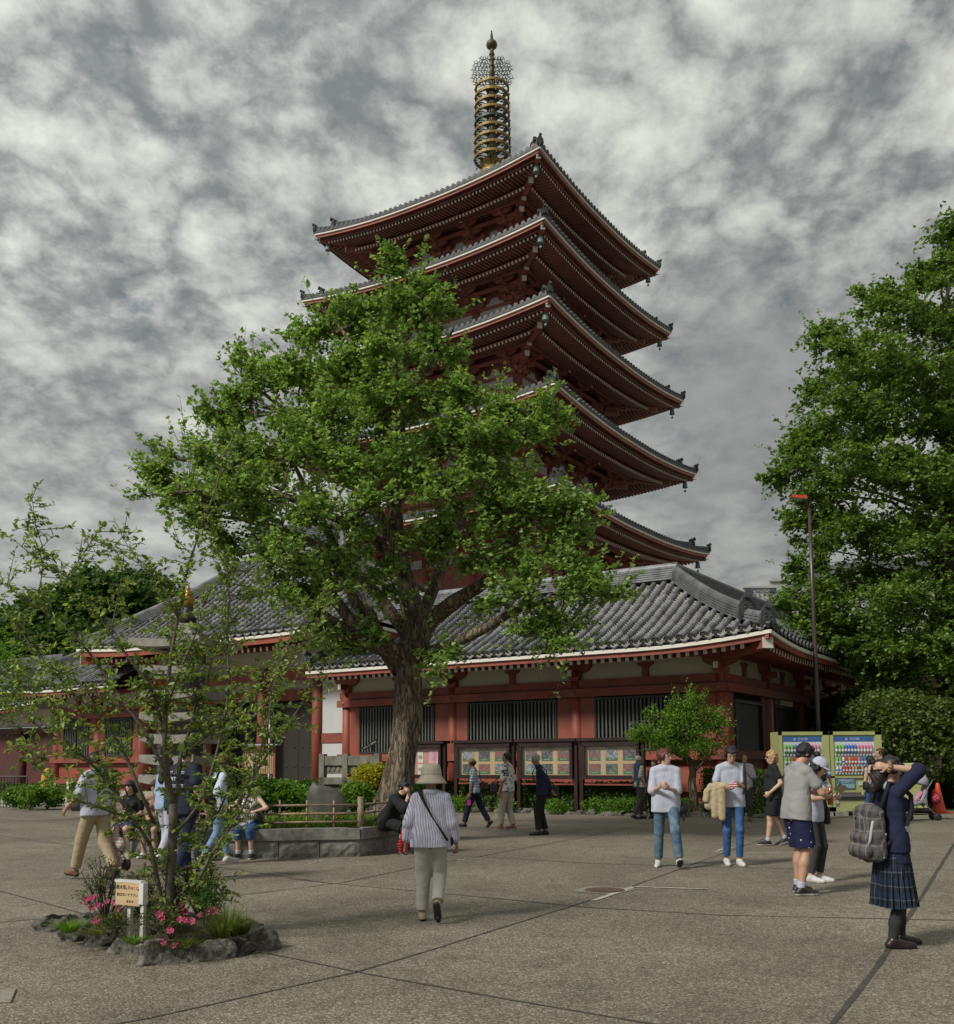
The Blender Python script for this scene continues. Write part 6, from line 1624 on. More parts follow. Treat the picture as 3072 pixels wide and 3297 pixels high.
def person(label, x, y, yaw, H=1.72, group=None, h=None, girth=1.0, lean=0.0, side=0.0, head=(0, 0, 0), feet=None, hands=None, skin=None, hair='short', hairm=None,
           top=('tee', None), bottom=('trousers', None), shoes=(None, None), face=True, seat=None, z0=0.0, pos=None, female=False, sock=None, poleL=None, poleR=None, palm=(None, None), fist=.5, bald=False, collar=None, elbow=(None, None), loose=1.0):
    P0 = pos if pos is not None else gnd(x, y)
    root = thing('person', label, 'person', (P0[0], P0[1], z0), R_(yaw), group)
    dcam = math.hypot(P0[0], P0[1])
    if h is None: h = .0108 if dcam < 13 else (.0135 if dcam < 16 else .0165)
    s = H / 1.72; skin = skin or SKIN; hairm = hairm or HAIRB
    hipz = .92 * s if seat is None else seat + .09 * s
    pel = V3(0, 0, hipz)
    def tor(v):   # torso point relative to pelvis, leaning
        q = rotx_(V3(*v) * s, lean); c_, s_ = math.cos(side), math.sin(side); q = V3(q[0] * c_ + q[2] * s_, q[1], -q[0] * s_ + q[2] * c_); return pel + q
    sw = (.158 if not female else .142) * (1 + (girth - 1) * .35)
    sh = [tor((-sw, 0, .448)), tor((sw, 0, .448))]
    neck = tor((0, .005, .535));
    hy, hp, hr_ = R_(head[0]), R_(head[1]), R_(head[2])
    def hd_(v):
        q = V3(*v) * s; q = rotx_(q, hp + lean * .5); q = rotz_(q, hy); return neck + q + V3(0, .018 * s, 0)
    hc = hd_((0, .015, .125))
    hips = [pel + V3(-.088, 0, -.01) * s, pel + V3(.088, 0, -.01) * s]
    feet = feet or [(-.10, .02, 0, 5, 0), (.10, -.02, 0, -5, 0)]
    ul, ll = .425 * s, .415 * s; G = girth; cf = .86 if female else 1.0
    body = []; legs = []; shoesP = [[], []]
    knees = []; ank = []
    for i in (0, 1):
        fx, fy, fz, fyaw, fp = feet[i]
        a = V3(fx, fy, fz + .085) * V3(s, s, s);
        pole = (poleL if i == 0 else poleR)
        pole = V3(0, 1, .15) if pole is None else V3(*pole)
        kn, a2 = ik(hips[i], a, ul, ll, pole); knees.append(kn); ank.append(a2)
        cw = .78 if bottom[1] and bottom[0] in ('trousers', 'jeans', 'slim') else 1.0
        legs += [prim(hips[i] + V3(0, -.01, .01), kn, .084 * s * G * cw, .056 * s * cw, k=.03 * cw), prim(kn, kn + (a2 - kn) * .35 + V3(0, -.012, 0) * s, .050 * s * cw, .055 * s * (.5 + .5 * G) * cw * cf, k=.02), prim(kn + (a2 - kn) * .3 + V3(0, -.012, 0) * s, a2, .055 * s * (.5 + .5 * G) * cw * cf, .036 * s, k=.02)]
        fd = rotz_(V3(0, math.cos(R_(fp)), -math.sin(R_(fp))), R_(fyaw)); dn = rotz_(V3(0, -math.sin(R_(fp)), -math.cos(R_(fp))), R_(fyaw))
        heel = a2 + dn * .052 * s - fd * .035 * s; ball = a2 + dn * .060 * s + fd * .12 * s; toe = ball + fd * .045 * s
        legs += [prim(a2, heel, .034 * s, .028 * s), prim(a2 + dn * .02 * s, ball, .036 * s, .024 * s), prim(ball, toe, .028 * s, .020 * s, k=.01)]
        shoesP[i] = [(a2, heel, ball, toe, fd, dn)]
    body += legs
    # torso
    wz = .75 if female else .82
    fl = (rotx_(V3(0, 1, 0), lean), .72)
    torso = [prim(hips[0] + V3(.02, 0, .01), hips[1] + V3(-.02, 0, .01), .098 * s * G, .098 * s * G, ((0, 1, 0), .95), k=.03),
             prim(pel + V3(0, 0, .02), tor((0, 0, .2)), .135 * s * G, .118 * s * G * (wz + .15), fl, k=.05),
             prim(tor((-.055, 0, .22)), tor((-.07, -.005, .37)), .098 * s * G * wz * 1.1, .100 * s * (.4 + .6 * G), fl, k=.05), prim(tor((.055, 0, .22)), tor((.07, -.005, .37)), .098 * s * G * wz * 1.1, .100 * s * (.4 + .6 * G), fl, k=.05),
             prim(tor((-.02, 0, .492)), sh[0], .056 * s, .047 * s, k=.03), prim(tor((.02, 0, .492)), sh[1], .056 * s, .047 * s, k=.03)]
    if female: torso += [prim(tor((-.065, .085, .34)), tor((-.065, .075, .33)), .055 * s, .055 * s, k=.03), prim(tor((.065, .085, .34)), tor((.065, .075, .33)), .055 * s, .055 * s, k=.03)]
    if G > 1.08: torso.append(prim(tor((0, .05, .10)), tor((0, .05, .18)), .11 * s * G, .10 * s * G, k=.05))
    body += torso
    body += [prim(tor((0, -.01, .47)), neck + (hc - neck) * .45, .056 * s, .050 * s, k=.03)]
    # head
    body += [prim(hd_((0, .005, .145)), hd_((0, -.015, .155)), .078 * s, .082 * s, ((math.cos(hy), math.sin(hy), 0), .92), k=.02), prim(hd_((0, .03, .075)), hd_((0, .045, .035)), .054 * s, .034 * s, k=.03),
             prim(hd_((0, .085, .115)), hd_((0, .102, .088)), .010 * s, .014 * s, k=.008), prim(hd_((-.03, .068, .135)), hd_((.03, .068, .135)), .014 * s, .014 * s, k=.015), prim(hd_((-.012, .082, .058)), hd_((.012, .082, .058)), .010 * s, .010 * s, k=.008),
             prim(hd_((-.076, -.003, .125)), hd_((-.078, -.01, .095)), .013 * s, .010 * s, k=.006), prim(hd_((.076, -.003, .125)), hd_((.078, -.01, .095)), .013 * s, .010 * s, k=.006)]
    # arms
    hands = hands or [None, None]; ua, fa = .285 * s, .245 * s; elb = []; wri = []; arms = [[], []]
    for i in (0, 1):
        sg = -1 if i == 0 else 1
        tgt = hands[i]
        if tgt is None: tgt = (sg * .25, .04, .83)
        tgt = V3(*tgt) * s
        pole = V3(sg * .35, -1, -.2) if elbow[i] is None else V3(*elbow[i])
        el, wr_ = ik(sh[i], tgt, ua, fa, pole); elb.append(el); wri.append(wr_)
        arms[i] = [prim(sh[i], el, .049 * s * (.5 + .5 * G), .038 * s, k=.025), prim(el, wr_, .037 * s, .025 * s, k=.015)]
        body += arms[i]
        d = (wr_ - el); d /= np.linalg.norm(d)
        pn = palm[i]; pn = V3(-sg, 0, 0) if pn is None else V3(*pn)
        pn = pn - d * np.dot(pn, d); pn /= np.linalg.norm(pn) + 1e-9; sd_ = np.cross(d, pn) * sg
        pc = wr_ + d * .085 * s
        body += [prim(wr_ + d * .01 * s, pc - d * .01 * s, .026 * s, .037 * s, (pn, .5), k=.012)]
        for q, (o_, l_) in enumerate(((.030, .066), (.010, .076), (-.011, .071), (-.031, .056))):
            b0 = pc + sd_ * o_ * s - d * .005 * s; m_ = b0 + (d * math.cos(fist * .9) + pn * math.sin(fist * .9)) * l_ * .5 * s; e_ = m_ + (d * math.cos(fist * 2.1) + pn * math.sin(fist * 2.1)) * l_ * .5 * s
            body += [prim(b0, m_, .0105 * s, .0095 * s, k=.004), prim(m_, e_, .0095 * s, .008 * s, k=.003)]
        t0 = wr_ + d * .03 * s + sd_ * .022 * s; t1 = t0 + (d * .6 + sd_ * .7 + pn * .25) * .04 * s; t2 = t1 + (d * .9 + sd_ * .1 + pn * .4) * .032 * s
        body += [prim(t0, t1, .014 * s, .012 * s, k=.006), prim(t1, t2, .011 * s, .009 * s, k=.004)]
    bo = sdf_obj('body', body, skin, root, h)
    # face marks, each its own small mesh
    if face:
        fw = rotz_(rotx_(V3(0, 1, 0), hp + lean * .5), hy)
        for sg in (-1, 1):
            sdf_obj('eye', [prim(hd_((sg * .024, .080, .118)), hd_((sg * .038, .074, .118)), .0048 * s, .004 * s)], BLACK, bo, .0035)
            sdf_obj('eyebrow', [prim(hd_((sg * .018, .086, .140)), hd_((sg * .044, .076, .142)), .0038 * s, .003 * s)], hairm, bo, .0035)
        sdf_obj('mouth', [prim(hd_((-.018, .088, .058)), hd_((.018, .088, .058)), .0055 * s, .0055 * s, ((0, 0, 1), .6))], mat('lip', (.30, .09, .08), .5, .1, 10), bo, .004)
    # hair
    fwd = rotz_(V3(0, 1, 0), hy); up_ = hd_((0, 0, 1)) - hd_((0, 0, 0)); up_ /= np.linalg.norm(up_); fr = hd_((0, 1, 0)) - hd_((0, 0, 0)); fr /= np.linalg.norm(fr)
    skull = [prim(hd_((0, .003, .15)), hd_((0, -.02, .158)), .0855 * s, .089 * s, None, k=.02), prim(hd_((-.062, -.02, .14)), hd_((-.066, -.02, .105)), .022 * s, .016 * s, k=.02), prim(hd_((.062, -.02, .14)), hd_((.066, -.02, .105)), .022 * s, .016 * s, k=.02), prim(hd_((0, -.06, .11)), hd_((0, -.062, .08)), .05 * s, .042 * s, k=.03)]
    def facecut(X, Y, Z):   # remove hair in front of the face
        a = (X - hc[0]) * fr[0] + (Y - hc[1]) * fr[1] + (Z - hc[2]) * fr[2]; u = (X - hc[0]) * up_[0] + (Y - hc[1]) * up_[1] + (Z - hc[2]) * up_[2]
        return np.minimum(a - .03 * s, .040 * s + .014 * s * np.sin(95 * X + 40 * Y + 3) - u)
    def napecut(X, Y, Z):
        u = (X - hc[0]) * up_[0] + (Y - hc[1]) * up_[1] + (Z - hc[2]) * up_[2]; a = (X - hc[0]) * fr[0] + (Y - hc[1]) * fr[1]
        return -(u + .068 * s - a * .3)
    hh = max(.007, h * .8)
    if hair == 'short': sdf_obj('hair', skull + [prim(hd_((-.03, .04, .20)), hd_((.04, .045, .19)), .035 * s, .03 * s)], hairm, root, hh, [facecut, napecut], wr=.006, seed=len(COL.objects))
    elif hair == 'mop': sdf_obj('hair', skull + [prim(hd_((-.035, .045, .19)), hd_((.045, .050, .175)), .031 * s, .028 * s), prim(hd_((-.07, .0, .14)), hd_((-.075, .01, .09)), .03 * s, .022 * s), prim(hd_((.07, .0, .14)), hd_((.075, .01, .09)), .03 * s, .022 * s), prim(hd_((0, -.08, .12)), hd_((0, -.075, .06)), .05 * s, .04 * s)], hairm, root, hh, [facecut], wr=.011, seed=len(COL.objects))
    elif hair == 'long': sdf_obj('hair', skull + [prim(hd_((-.07, -.02, .15)), hd_((-.09, .01, -.12)), .045 * s, .035 * s), prim(hd_((.07, -.02, .15)), hd_((.09, .01, -.12)), .045 * s, .035 * s), prim(hd_((0, -.07, .12)), hd_((0, -.09, -.14)), .07 * s, .06 * s)], hairm, root, hh, [facecut], wr=.006, seed=3)
    elif hair == 'bob': sdf_obj('hair', skull + [prim(hd_((-.065, -.02, .15)), hd_((-.08, .0, .05)), .045 * s, .035 * s), prim(hd_((.065, -.02, .15)), hd_((.08, .0, .05)), .045 * s, .035 * s), prim(hd_((0, -.06, .12)), hd_((0, -.07, .04)), .07 * s, .06 * s)], hairm, root, hh, [facecut], wr=.009, seed=4)
    elif hair == 'tail': sdf_obj('hair', skull + [prim(hd_((0, -.08, .10)), hd_((0, -.13, .05)), .045 * s, .055 * s), prim(hd_((0, -.13, .05)), hd_((0, -.16, -.06)), .062 * s, .05 * s)], hairm, root, hh, [facecut], wr=.012, seed=5)
    elif hair == 'bun': sdf_obj('hair', skull + [prim(hd_((0, -.03, .26)), hd_((0, -.05, .275)), .035 * s, .03 * s), prim(hd_((.03, .06, .20)), hd_((.055, .08, .13)), .03 * s, .02 * s)], hairm, root, hh, [facecut, napecut], wr=.006, seed=6)
    elif hair == 'rim':   # bald crown, hair round the sides
        sdf_obj('hair', [prim(hd_((0, -.01, .12)), hd_((0, -.025, .13)), .088 * s, .09 * s)], hairm, root, hh, [facecut, napecut, lambda X, Y, Z: ((X - hc[0]) * up_[0] + (Y - hc[1]) * up_[1] + (Z - hc[2]) * up_[2]) - .035 * s], wr=.003, seed=7)
    elif hair == 'crop': sdf_obj('hair', [prim(hd_((0, -.005, .15)), hd_((0, -.02, .155)), .084 * s, .087 * s)], hairm, root, hh, [facecut, napecut], wr=.002, seed=8)
    # garments
    kind, tm = top
    hem = {'tee': -.10, 'shirt': -.10, 'loose': -.14, 'polo': -.07, 'vest': -.05, 'tank': -.04}.get(kind, -.08)
    if tm:
        inf = (.012 if kind in ('tank', 'vest') else .013) * loose
        tp_ = list(torso)
        hw = .098 * s * G * loose
        tp_ += [prim(tor((-.07, 0, .30)), tor((-.075, .0, hem)), hw * .92, hw, fl, k=.04), prim(tor((.07, 0, .30)), tor((.075, .0, hem)), hw * .92, hw, fl, k=.04)]
        tp_ += [prim(tor((sg * .066, 0, .10)), tor((sg * .070, .0, hem)), .100 * s * G * loose, .110 * s * G * loose, (rotx_(V3(0, 1, 0), lean), .9), k=.04) for sg in (-1, 1)]
        sl = {'elbow': 1.04, 'tee': .62, 'shirt': 1.72, 'loose': .98, 'polo': .55, 'tank': 0, 'vest': 0, 'half': .9}.get(kind, .6)
        for i in (0, 1):
            a, e, w_ = sh[i], elb[i], wri[i]
            rs = .048 * s * (1 + (loose - 1) * 1.1)
            if sl > 0:
                k1 = min(sl, 1.0); tp_.append(prim(a, a + (e - a) * k1, rs * .86, rs * (.98 + (loose - 1) * 1.2), k=.012))
                if sl > 1: tp_.append(prim(e, e + (w_ - e) * (min(sl, 1.95) - 1), rs * .9, .036 * s * loose, k=.02))
        if kind == 'vest': tp_ = [q for q in tp_]
        hp_ = tor((0, 0, hem)); dwn = tor((0, 0, -1)) - tor((0, 0, 0)); dwn /= np.linalg.norm(dwn)
        def hemcut(X, Y, Z):
            near = (X - hp_[0]) * dwn[0] + (Y - hp_[1]) * dwn[1] + (Z - hp_[2]) * dwn[2]
            far = np.minimum.reduce([np.sqrt((X - wri[i][0]) ** 2 + (Y - wri[i][1]) ** 2 + (Z - wri[i][2]) ** 2) - .30 * s for i in (0, 1)]) if sl > 1 else near * 0 + 1
            return np.where((far < 0) & (np.abs(X) > .205 * s * G), -1.0, near)
        nk = tor((0, .015, .545)); nu = tor((0, .25, 1)) - tor((0, 0, 0)); nu /= np.linalg.norm(nu)
        def neckcut(X, Y, Z):
            r = np.sqrt((X - nk[0]) ** 2 + (Y - nk[1]) ** 2); return np.where(r < .11 * s, (X - nk[0]) * nu[0] + (Y - nk[1]) * nu[1] + (Z - nk[2]) * nu[2], -1.0)
        nm = {'tee': 't_shirt', 'loose': 't_shirt', 'shirt': 'shirt', 'polo': 'shirt', 'tank': 'top', 'vest': 'waistcoat', 'half': 'shirt'}.get(kind, 'shirt')
        sdf_obj(nm, tp_, tm, root, h, [hemcut, neckcut], inf, .0014, seed=len(COL.objects))
        if collar:
            sdf_obj('collar', [prim(tor((-.035, -.03, .515)), tor((.035, -.03, .515)), .052 * s, .052 * s), prim(tor((-.045, .04, .50)), tor((.045, .04, .50)), .03 * s, .03 * s)], collar, root, h, [(tor((0, 0, .55)), (0, 0, 1))], .004)
    kind, bm_ = bottom
    if bm_:
        cut = {'trousers': 1.92, 'shorts': .92, 'jeans': 1.90, 'capri': 1.35, 'slim': 1.9, 'brief': .4}.get(kind, 1.9)
        bp = [prim(hips[0] + V3(.025, 0, .02), hips[1] + V3(-.025, 0, .02), .100 * s * G, .100 * s * G, k=.03), prim(pel, pel + V3(0, 0, .10) * s, .120 * s * G, .112 * s * G, ((0, 1, 0), .75), k=.03)]
        w0, w1, w2 = {'trousers': (.093, .074, .064), 'jeans': (.088, .066, .060), 'slim': (.085, .06, .046), 'shorts': (.096, .104, .1), 'capri': (.092, .075, .07), 'brief': (.1, .1, .1)}.get(kind, (.09, .07, .06))
        for i in (0, 1):
            a, kn, an = hips[i], knees[i], ank[i]
            e1 = kn if cut >= 1 else a + (kn - a) * cut
            bp.append(prim(a, e1, w0 * s * G, w1 * s * (.5 + .5 * G), k=.03))
            if cut > 1: bp.append(prim(kn, kn + (an - kn) * (cut - 1), w1 * s * (.5 + .5 * G), w2 * s, k=.02))
        wt = pel + V3(0, 0, .12) * s
        cuts = [(wt, (0, 0, 1))]
        for i in (0, 1):
            a, kn, an = hips[i], knees[i], ank[i]
            e1 = a + (kn - a) * cut if cut < 1 else kn + (an - kn) * (cut - 1); d = (kn - a) if cut < 1 else (an - kn); d = d / np.linalg.norm(d)
            cuts.append(lambda X, Y, Z, e1=e1, d=d: np.where((X - e1[0]) ** 2 + (Y - e1[1]) ** 2 + (Z - e1[2]) ** 2 < (.17 * s) ** 2, (X - e1[0]) * d[0] + (Y - e1[1]) * d[1] + (Z - e1[2]) * d[2], -1.0))
        sdf_obj('shorts' if cut < 1 else 'trousers', bp, bm_, root, h, cuts, .003, .0018, seed=len(COL.objects) + 1)
    if shoes[0]:
        for i in (0, 1):
            a2, heel, ball, toe, fd, dn = shoesP[i][0]
            pr = [prim(a2 + dn * .015 * s, heel, .044 * s, .037 * s, k=.02), prim(a2 + dn * .02 * s, ball, .044 * s, .036 * s, k=.02), prim(ball, toe + fd * .012 * s, .041 * s, .031 * s, k=.015), prim(heel, ball, .036 * s, .040 * s, k=.015)]
            sp0 = heel + dn * .034 * s
            cut = [(sp0, dn), (a2 - dn * .018 * s, -dn)]
            lev = float(np.dot(sp0 - dn * .030 * s, dn))
            sdf_obj('shoe', pr, [shoes[0], shoes[1] or shoes[0]], root, max(.008, h * .8), cut, split=lambda C, dn=dn, lev=lev: (C @ dn) > lev)
    if sock:
        for i in (0, 1):
            sm, top_ = sock; kn, an = knees[i], ank[i]
            st_ = an + (kn - an) * top_
            sdf_obj('sock', [prim(an, kn + (an - kn) * .65 + V3(0, -.012, 0), .036 * s, .055 * s * cf, k=.02), prim(kn + (an - kn) * .65 + V3(0, -.012, 0), kn, .055 * s * cf, .054 * s, k=.02)], sm, root, h * .9, [(st_, (kn - an) / np.linalg.norm(kn - an))], .006)
    return dict(root=root, s=s, sh=sh, elb=elb, wri=wri, hc=hc, hd=hd_, tor=tor, knees=knees, ank=ank, pel=pel, hips=hips, fr=fr, up=up_, h=h)
def fworld(f, v):
    return Matrix.Translation(f['root'].location) @ Matrix.Rotation(f['root'].rotation_euler[2], 4, 'Z') @ Vector(v)
def worn(f, name, label, cat, group=None):
    """an Empty standing with the person, for something carried"""
    return thing(name, label, cat, tuple(f['root'].location), f['root'].rotation_euler[2], group)
def strap(parent, pts, w, mt, name='strap', t=.006):
    mb = MB(); mb.sweep([(-w / 2, -t), (w / 2, -t), (w / 2, t), (-w / 2, t)], [Vector(p) for p in pts]); return mb.build(name, mt, parent, True)
def backpack(f, label, mt, mt2, w=.30, h_=.44, d=.17, z=.22, off=-.16, drop=0.0, zip_=True):
    s = f['s']; t = worn(f, 'backpack', label, 'backpack')
    c = lambda x, y, z_: f['tor']((x, y, z_))
    k = w / 2 - .06
    pr = [prim(c(-k, off, z - h_ / 2 + .08), c(-k, off, z + h_ / 2 - .09), .085, .08, k=.03), prim(c(k, off, z - h_ / 2 + .08), c(k, off, z + h_ / 2 - .09), .085, .08, k=.03), prim(c(0, off - .01, z - h_ / 2 + .08), c(0, off, z + h_ / 2 - .07), .095, .085, k=.03)]
    sdf_obj('pack_body', pr, mt, t, .010, wr=.003)
    sdf_obj('front_pocket', [prim(c(-k, off - .085, z - h_ / 2 + .09), c(k, off - .085, z - h_ / 2 + .09), .065, .065, k=.03), prim(c(-k, off - .08, z - .05), c(k, off - .08, z - .05), .05, .05, k=.03)], mt2, t, .010, wr=.002)
    for sg in (-1, 1):
        pts = [c(sg * .10, off + .06, z + .17), c(sg * .115, -.05, .545), c(sg * .125, .04, .52), c(sg * .13, .135, .42), c(sg * .135, .135, .30), c(sg * .15, .06, .16), c(sg * .14, off + .05, z - .14)]
        mb = MB(); mb.tube(pts, .020, 6, sx=1.0); mb.build('strap', BLK, t, True)
    if zip_:
        mb = MB(); mb.tube([c(-.10, off - .09, z + .02), c(-.09, off - .09, z + .12), c(0, off - .095, z + .17), c(.09, off - .09, z + .12), c(.10, off - .09, z + .02)], .006, 5); mb.build('zip', METAL, t)
    mb = MB(); mb.tube([c(-.03, off + .02, z + .21), c(-.02, off + .0, z + .26), c(.02, off + .0, z + .26), c(.03, off + .02, z + .21)], .009, 6); mb.build('handle', BLK, t)
    return t
def shoulder_bag(f, label, mt, pos, size, sg=1, cross=True, name='shoulder_bag', strapm=None):
    t = worn(f, name, label, 'bag'); p = V3(*pos) * f['s']
    a, b_, c_ = size
    sdf_obj('bag_body', [prim(p + V3(0, -b_ / 2, c_ * q_), p + V3(0, b_ / 2, c_ * q_), a * (1 - .2 * q_), a * (1 - .2 * q_), k=.02) for q_ in (-.5, -.25, 0, .25, .5)], mt, t, .010, wr=.002)
    o = -sg if cross else sg
    T = f['tor']
    pts = [p + V3(0, b_ / 2, c_ / 2), T((sg * .10, .15, .20)), T((o * .03, .145, .40)), T((o * .11, .07, .535)), T((o * .12, -.04, .53)), T((o * .02, -.14, .40)), T((sg * .10, -.155, .20)), p + V3(0, -b_ / 2, c_ / 2)] if cross else [p + V3(0, b_ / 2, c_ / 2), T((sg * .19, .07, .3)), T((sg * .16, .05, .535)), T((sg * .16, -.04, .535)), T((sg * .19, -.09, .3)), p + V3(0, -b_ / 2, c_ / 2)]
    mb = MB(); mb.tube(pts, .011, 5); mb.build('strap', strapm or mt, t, True)
    return t
def hand_world(f, i, fwd=.09):
    d = f['wri'][i] - f['elb'][i]; d /= np.linalg.norm(d); return f['wri'][i] + d * fwd * f['s']
# the people of the square
W_ = {}
# 1 elderly person in a bucket hat walking away
STRL = cloth('lavender_striped_cotton', (.50, .51, .58), 'stripe', (.27, .27, .40), 42)
f = person('person in a beige bucket hat and lavender striped shirt walking away from the camera', 836, 1790, -2, 1.50, lean=.06, girth=1.12, feet=[(-.10, .10, 0, 6, 0), (.09, -.17, .14, -8, 58)], hands=[(-.285, .04, .86), (.285, .06, .86)],
           top=('shirt', STRL), bottom=('trousers', GRYP), shoes=(SHOET, SHOEK), hair='crop', hairm=HAIRG, skin=SKIN2, face=False, loose=1.10, fist=.8, collar=STRL)
s = f['s']; hc = f['hc']
HATM = cloth('bucket_hat_cotton', (.44, .40, .32))
mb = MB()
mb.lathe([(.155, -.075), (.150, -.06), (.105, .0), (.102, .035), (.098, .06), (.088, .105), (.05, .122), (.001, .125)], 28, tuple(hc + V3(0, -.01, .035)))
mb.lathe([(.1035, .000), (.1045, .03), (.1035, .034)], 28, tuple(hc + V3(0, -.01, .035)))
mb.build('bucket_hat', HATM, f['root'], True)
t = worn(f, 'sling_strap', 'black sling bag strap across the back of the person in the bucket hat', 'sling bag')
T = f['tor']; strap(t, [T((-.115, -.02, .575)), T((-.12, -.11, .52)), T((-.06, -.168, .40)), T((.03, -.178, .24)), T((.12, -.165, .10)), T((.195, -.10, -.02))], .034, BLK)
sdf_obj('bag_body', [prim(T((.20, .02, -.02)), T((.20, .10, -.04)), .055, .05)], BLKB, t, .01)
# 2 schoolgirl with both hands behind her head
f = person('schoolgirl in a navy cardigan and plaid skirt holding both hands behind her head', 1742, 1838, -84, 1.60, female=True, girth=.92, lean=-.02, head=(8, 4, 0), feet=[(-.08, .08, 0, 4, 0), (.085, -.08, 0, -6, 0)],
           hands=[(-.10, -.055, 1.585), (.09, -.04, 1.60)], elbow=[(-.35, 1.0, -.75), (.4, 1.0, -.8)], palm=[(.4, .9, -.3), (-.4, .9, -.3)], top=('elbow', NAVY), bottom=('brief', NAVY), shoes=(mat('dark_red_loafer', (.022, .012, .012), .3, .3, 12), SHOEK), hair='tail', hairm=mat('near_black_hair', (.018, .013, .012), .45, .5, 60, .5, 120), skin=SKIN3, loose=1.06,
           collar=WHT, sock=(cloth('charcoal_sock', (.030, .032, .036)), .86), fist=.55)
PLAID = cloth('plaid_skirt_wool', (.012, .015, .024), 'check', (.017, .028, .050), 15, 9, (.10, .12, .16))
mb = MB(); n = 96; rings = []
s = f['s']; pz = f['pel'][2]
for k, (zz_, r, dep) in enumerate(((.10, .125, .0), (.02, .150, .006), (-.16, .178, .012), (-.36, .202, .020), (-.555, .228, .028))):
    for i in range(n):
        a = 2 * math.pi * i / n; q = (i % 4) / 4.0; rr = (r + dep * (q - .5) * 1.6) * s
        mb.v.append((rr * math.cos(a) * .98, rr * math.sin(a) * .86 - .01, pz + zz_ * s + (.006 * math.sin(3 * a) if k == 4 else 0)))
for k in range(4):
    for i in range(n): mb.f.append((k * n + i, k * n + (i + 1) % n, (k + 1) * n + (i + 1) % n, (k + 1) * n + i)); mb.m.append(0)
mb.build('pleated_skirt', PLAID, f['root'])
sdf_obj('cardigan_hem', [prim(f['tor']((-.055, 0, -.02)), f['tor']((.055, 0, -.02)), .108, .108, ((0, 1, 0), .85)), prim(f['tor']((-.055, 0, .04)), f['tor']((.055, 0, .04)), .104, .104, ((0, 1, 0), .85))], NAVY, f['root'], .01, [(f['tor']((0, 0, -.045)), (0, 0, -1)), (f['tor']((0, 0, .10)), (0, 0, 1))], .012)
mb = MB(); w = f['wri'][1]; dd = f['wri'][1] - f['elb'][1]; dd /= np.linalg.norm(dd)
for k in range(10):
    a = 2 * math.pi * k / 10; u = np.cross(dd, V3(0, 0, 1)); u /= np.linalg.norm(u); v = np.cross(dd, u); mb.lathe([(.001, -.016), (.016, -.008), (.018, 0), (.015, .010), (.001, .017)], 7, tuple(w + (u * math.cos(a) + v * math.sin(a)) * .036))
mb.build('scrunchie', cloth('leopard_print', (.30, .19, .09), 'floral', (.03, .018, .012), 60), f['root'], True)
PACKP = cloth('grey_plaid_nylon', (.105, .095, .092), 'check', (.045, .042, .044), 9, 9, (.22, .20, .20))
bp = backpack(f, 'grey plaid school backpack hanging low on the schoolgirl, with pale trim and a dangling cord', PACKP, PACKP, .33, .50, .2, .10, -.21)
T = f['tor']
mb = MB(); mb.tube([T((.14, -.18, .30)), T((.17, -.26, .20)), T((.165, -.29, .05)), T((.13, -.30, -.03))], .012, 6); mb.tube([T((.16, -.21, .02)), T((.175, -.24, .06)), T((.165, -.14, .09))], .013, 6); mb.build('pale_trim', mat('silver_trim', (.42, .41, .40), .5, .1, 10), bp, True)
mb = MB(); mb.tube([T((.178, -.20, .04)), T((.182, -.19, -.03)), T((.182, -.185, -.10))], .004, 5); mb.lathe([(.001, -.012), (.010, 0), (.001, .012)], 6, tuple(T((.182, -.185, -.11)))); mb.build('cord', WHT, bp)
strap(bp, [T((.155, .11, .26)), T((.165, .04, .10)), T((.17, -.02, -.02)), T((.17, -.01, -.20)), T((.168, -.0, -.33))], .030, BLK, 'loose_strap')
mb = MB(); mb.box(tuple(T((.175, .06, .13))), (.01, .05, .045)); mb.build('buckle', METAL, bp)
# 3 man in the grey T-shirt
SHORT = cloth('navy_dotted_shorts', (.016, .018, .055), 'dots', (.5, .52, .6), 15)
f = person('man in grey T-shirt and navy patterned shorts looking down at something in his hands', 1552, 1736, -72, 1.79, girth=1.06, lean=.10, head=(-8, 28, 0), feet=[(-.13, .08, 0, 8, 0), (.12, -.06, 0, -10, 0)], hands=[(-.06, .36, 1.12), (.10, .34, 1.08)], elbow=[(-1, -.4, -.6), (1, -.4, -.6)], palm=[(.6, .2, .6), (-.6, .2, .6)],
           top=('tee', GRYT), bottom=('shorts', SHORT), shoes=(SHOEK, SOLEW), hair='short', hairm=HAIRB, skin=SKIN, loose=1.06, sock=(WHT, .16))
t = worn(f, 'tea_bottle', 'plastic bottle of brown tea held by the man in the grey T-shirt', 'bottle')
p = hand_world(f, 0, .09); mb = MB(); mb.lathe([(.030, -.14), (.033, -.13), (.033, .02), (.028, .04), (.014, .06), (.014, .075)], 14, tuple(p + V3(.01, .03, .0))); mb.build('bottle', mat('brown_tea', (.32, .10, .02), .15, .1, 5), t, True)
mb = MB(); mb.lathe([(.017, .075), (.017, .095)], 12, tuple(p + V3(.01, .03, .0))); mb.build('cap', WHT, t)
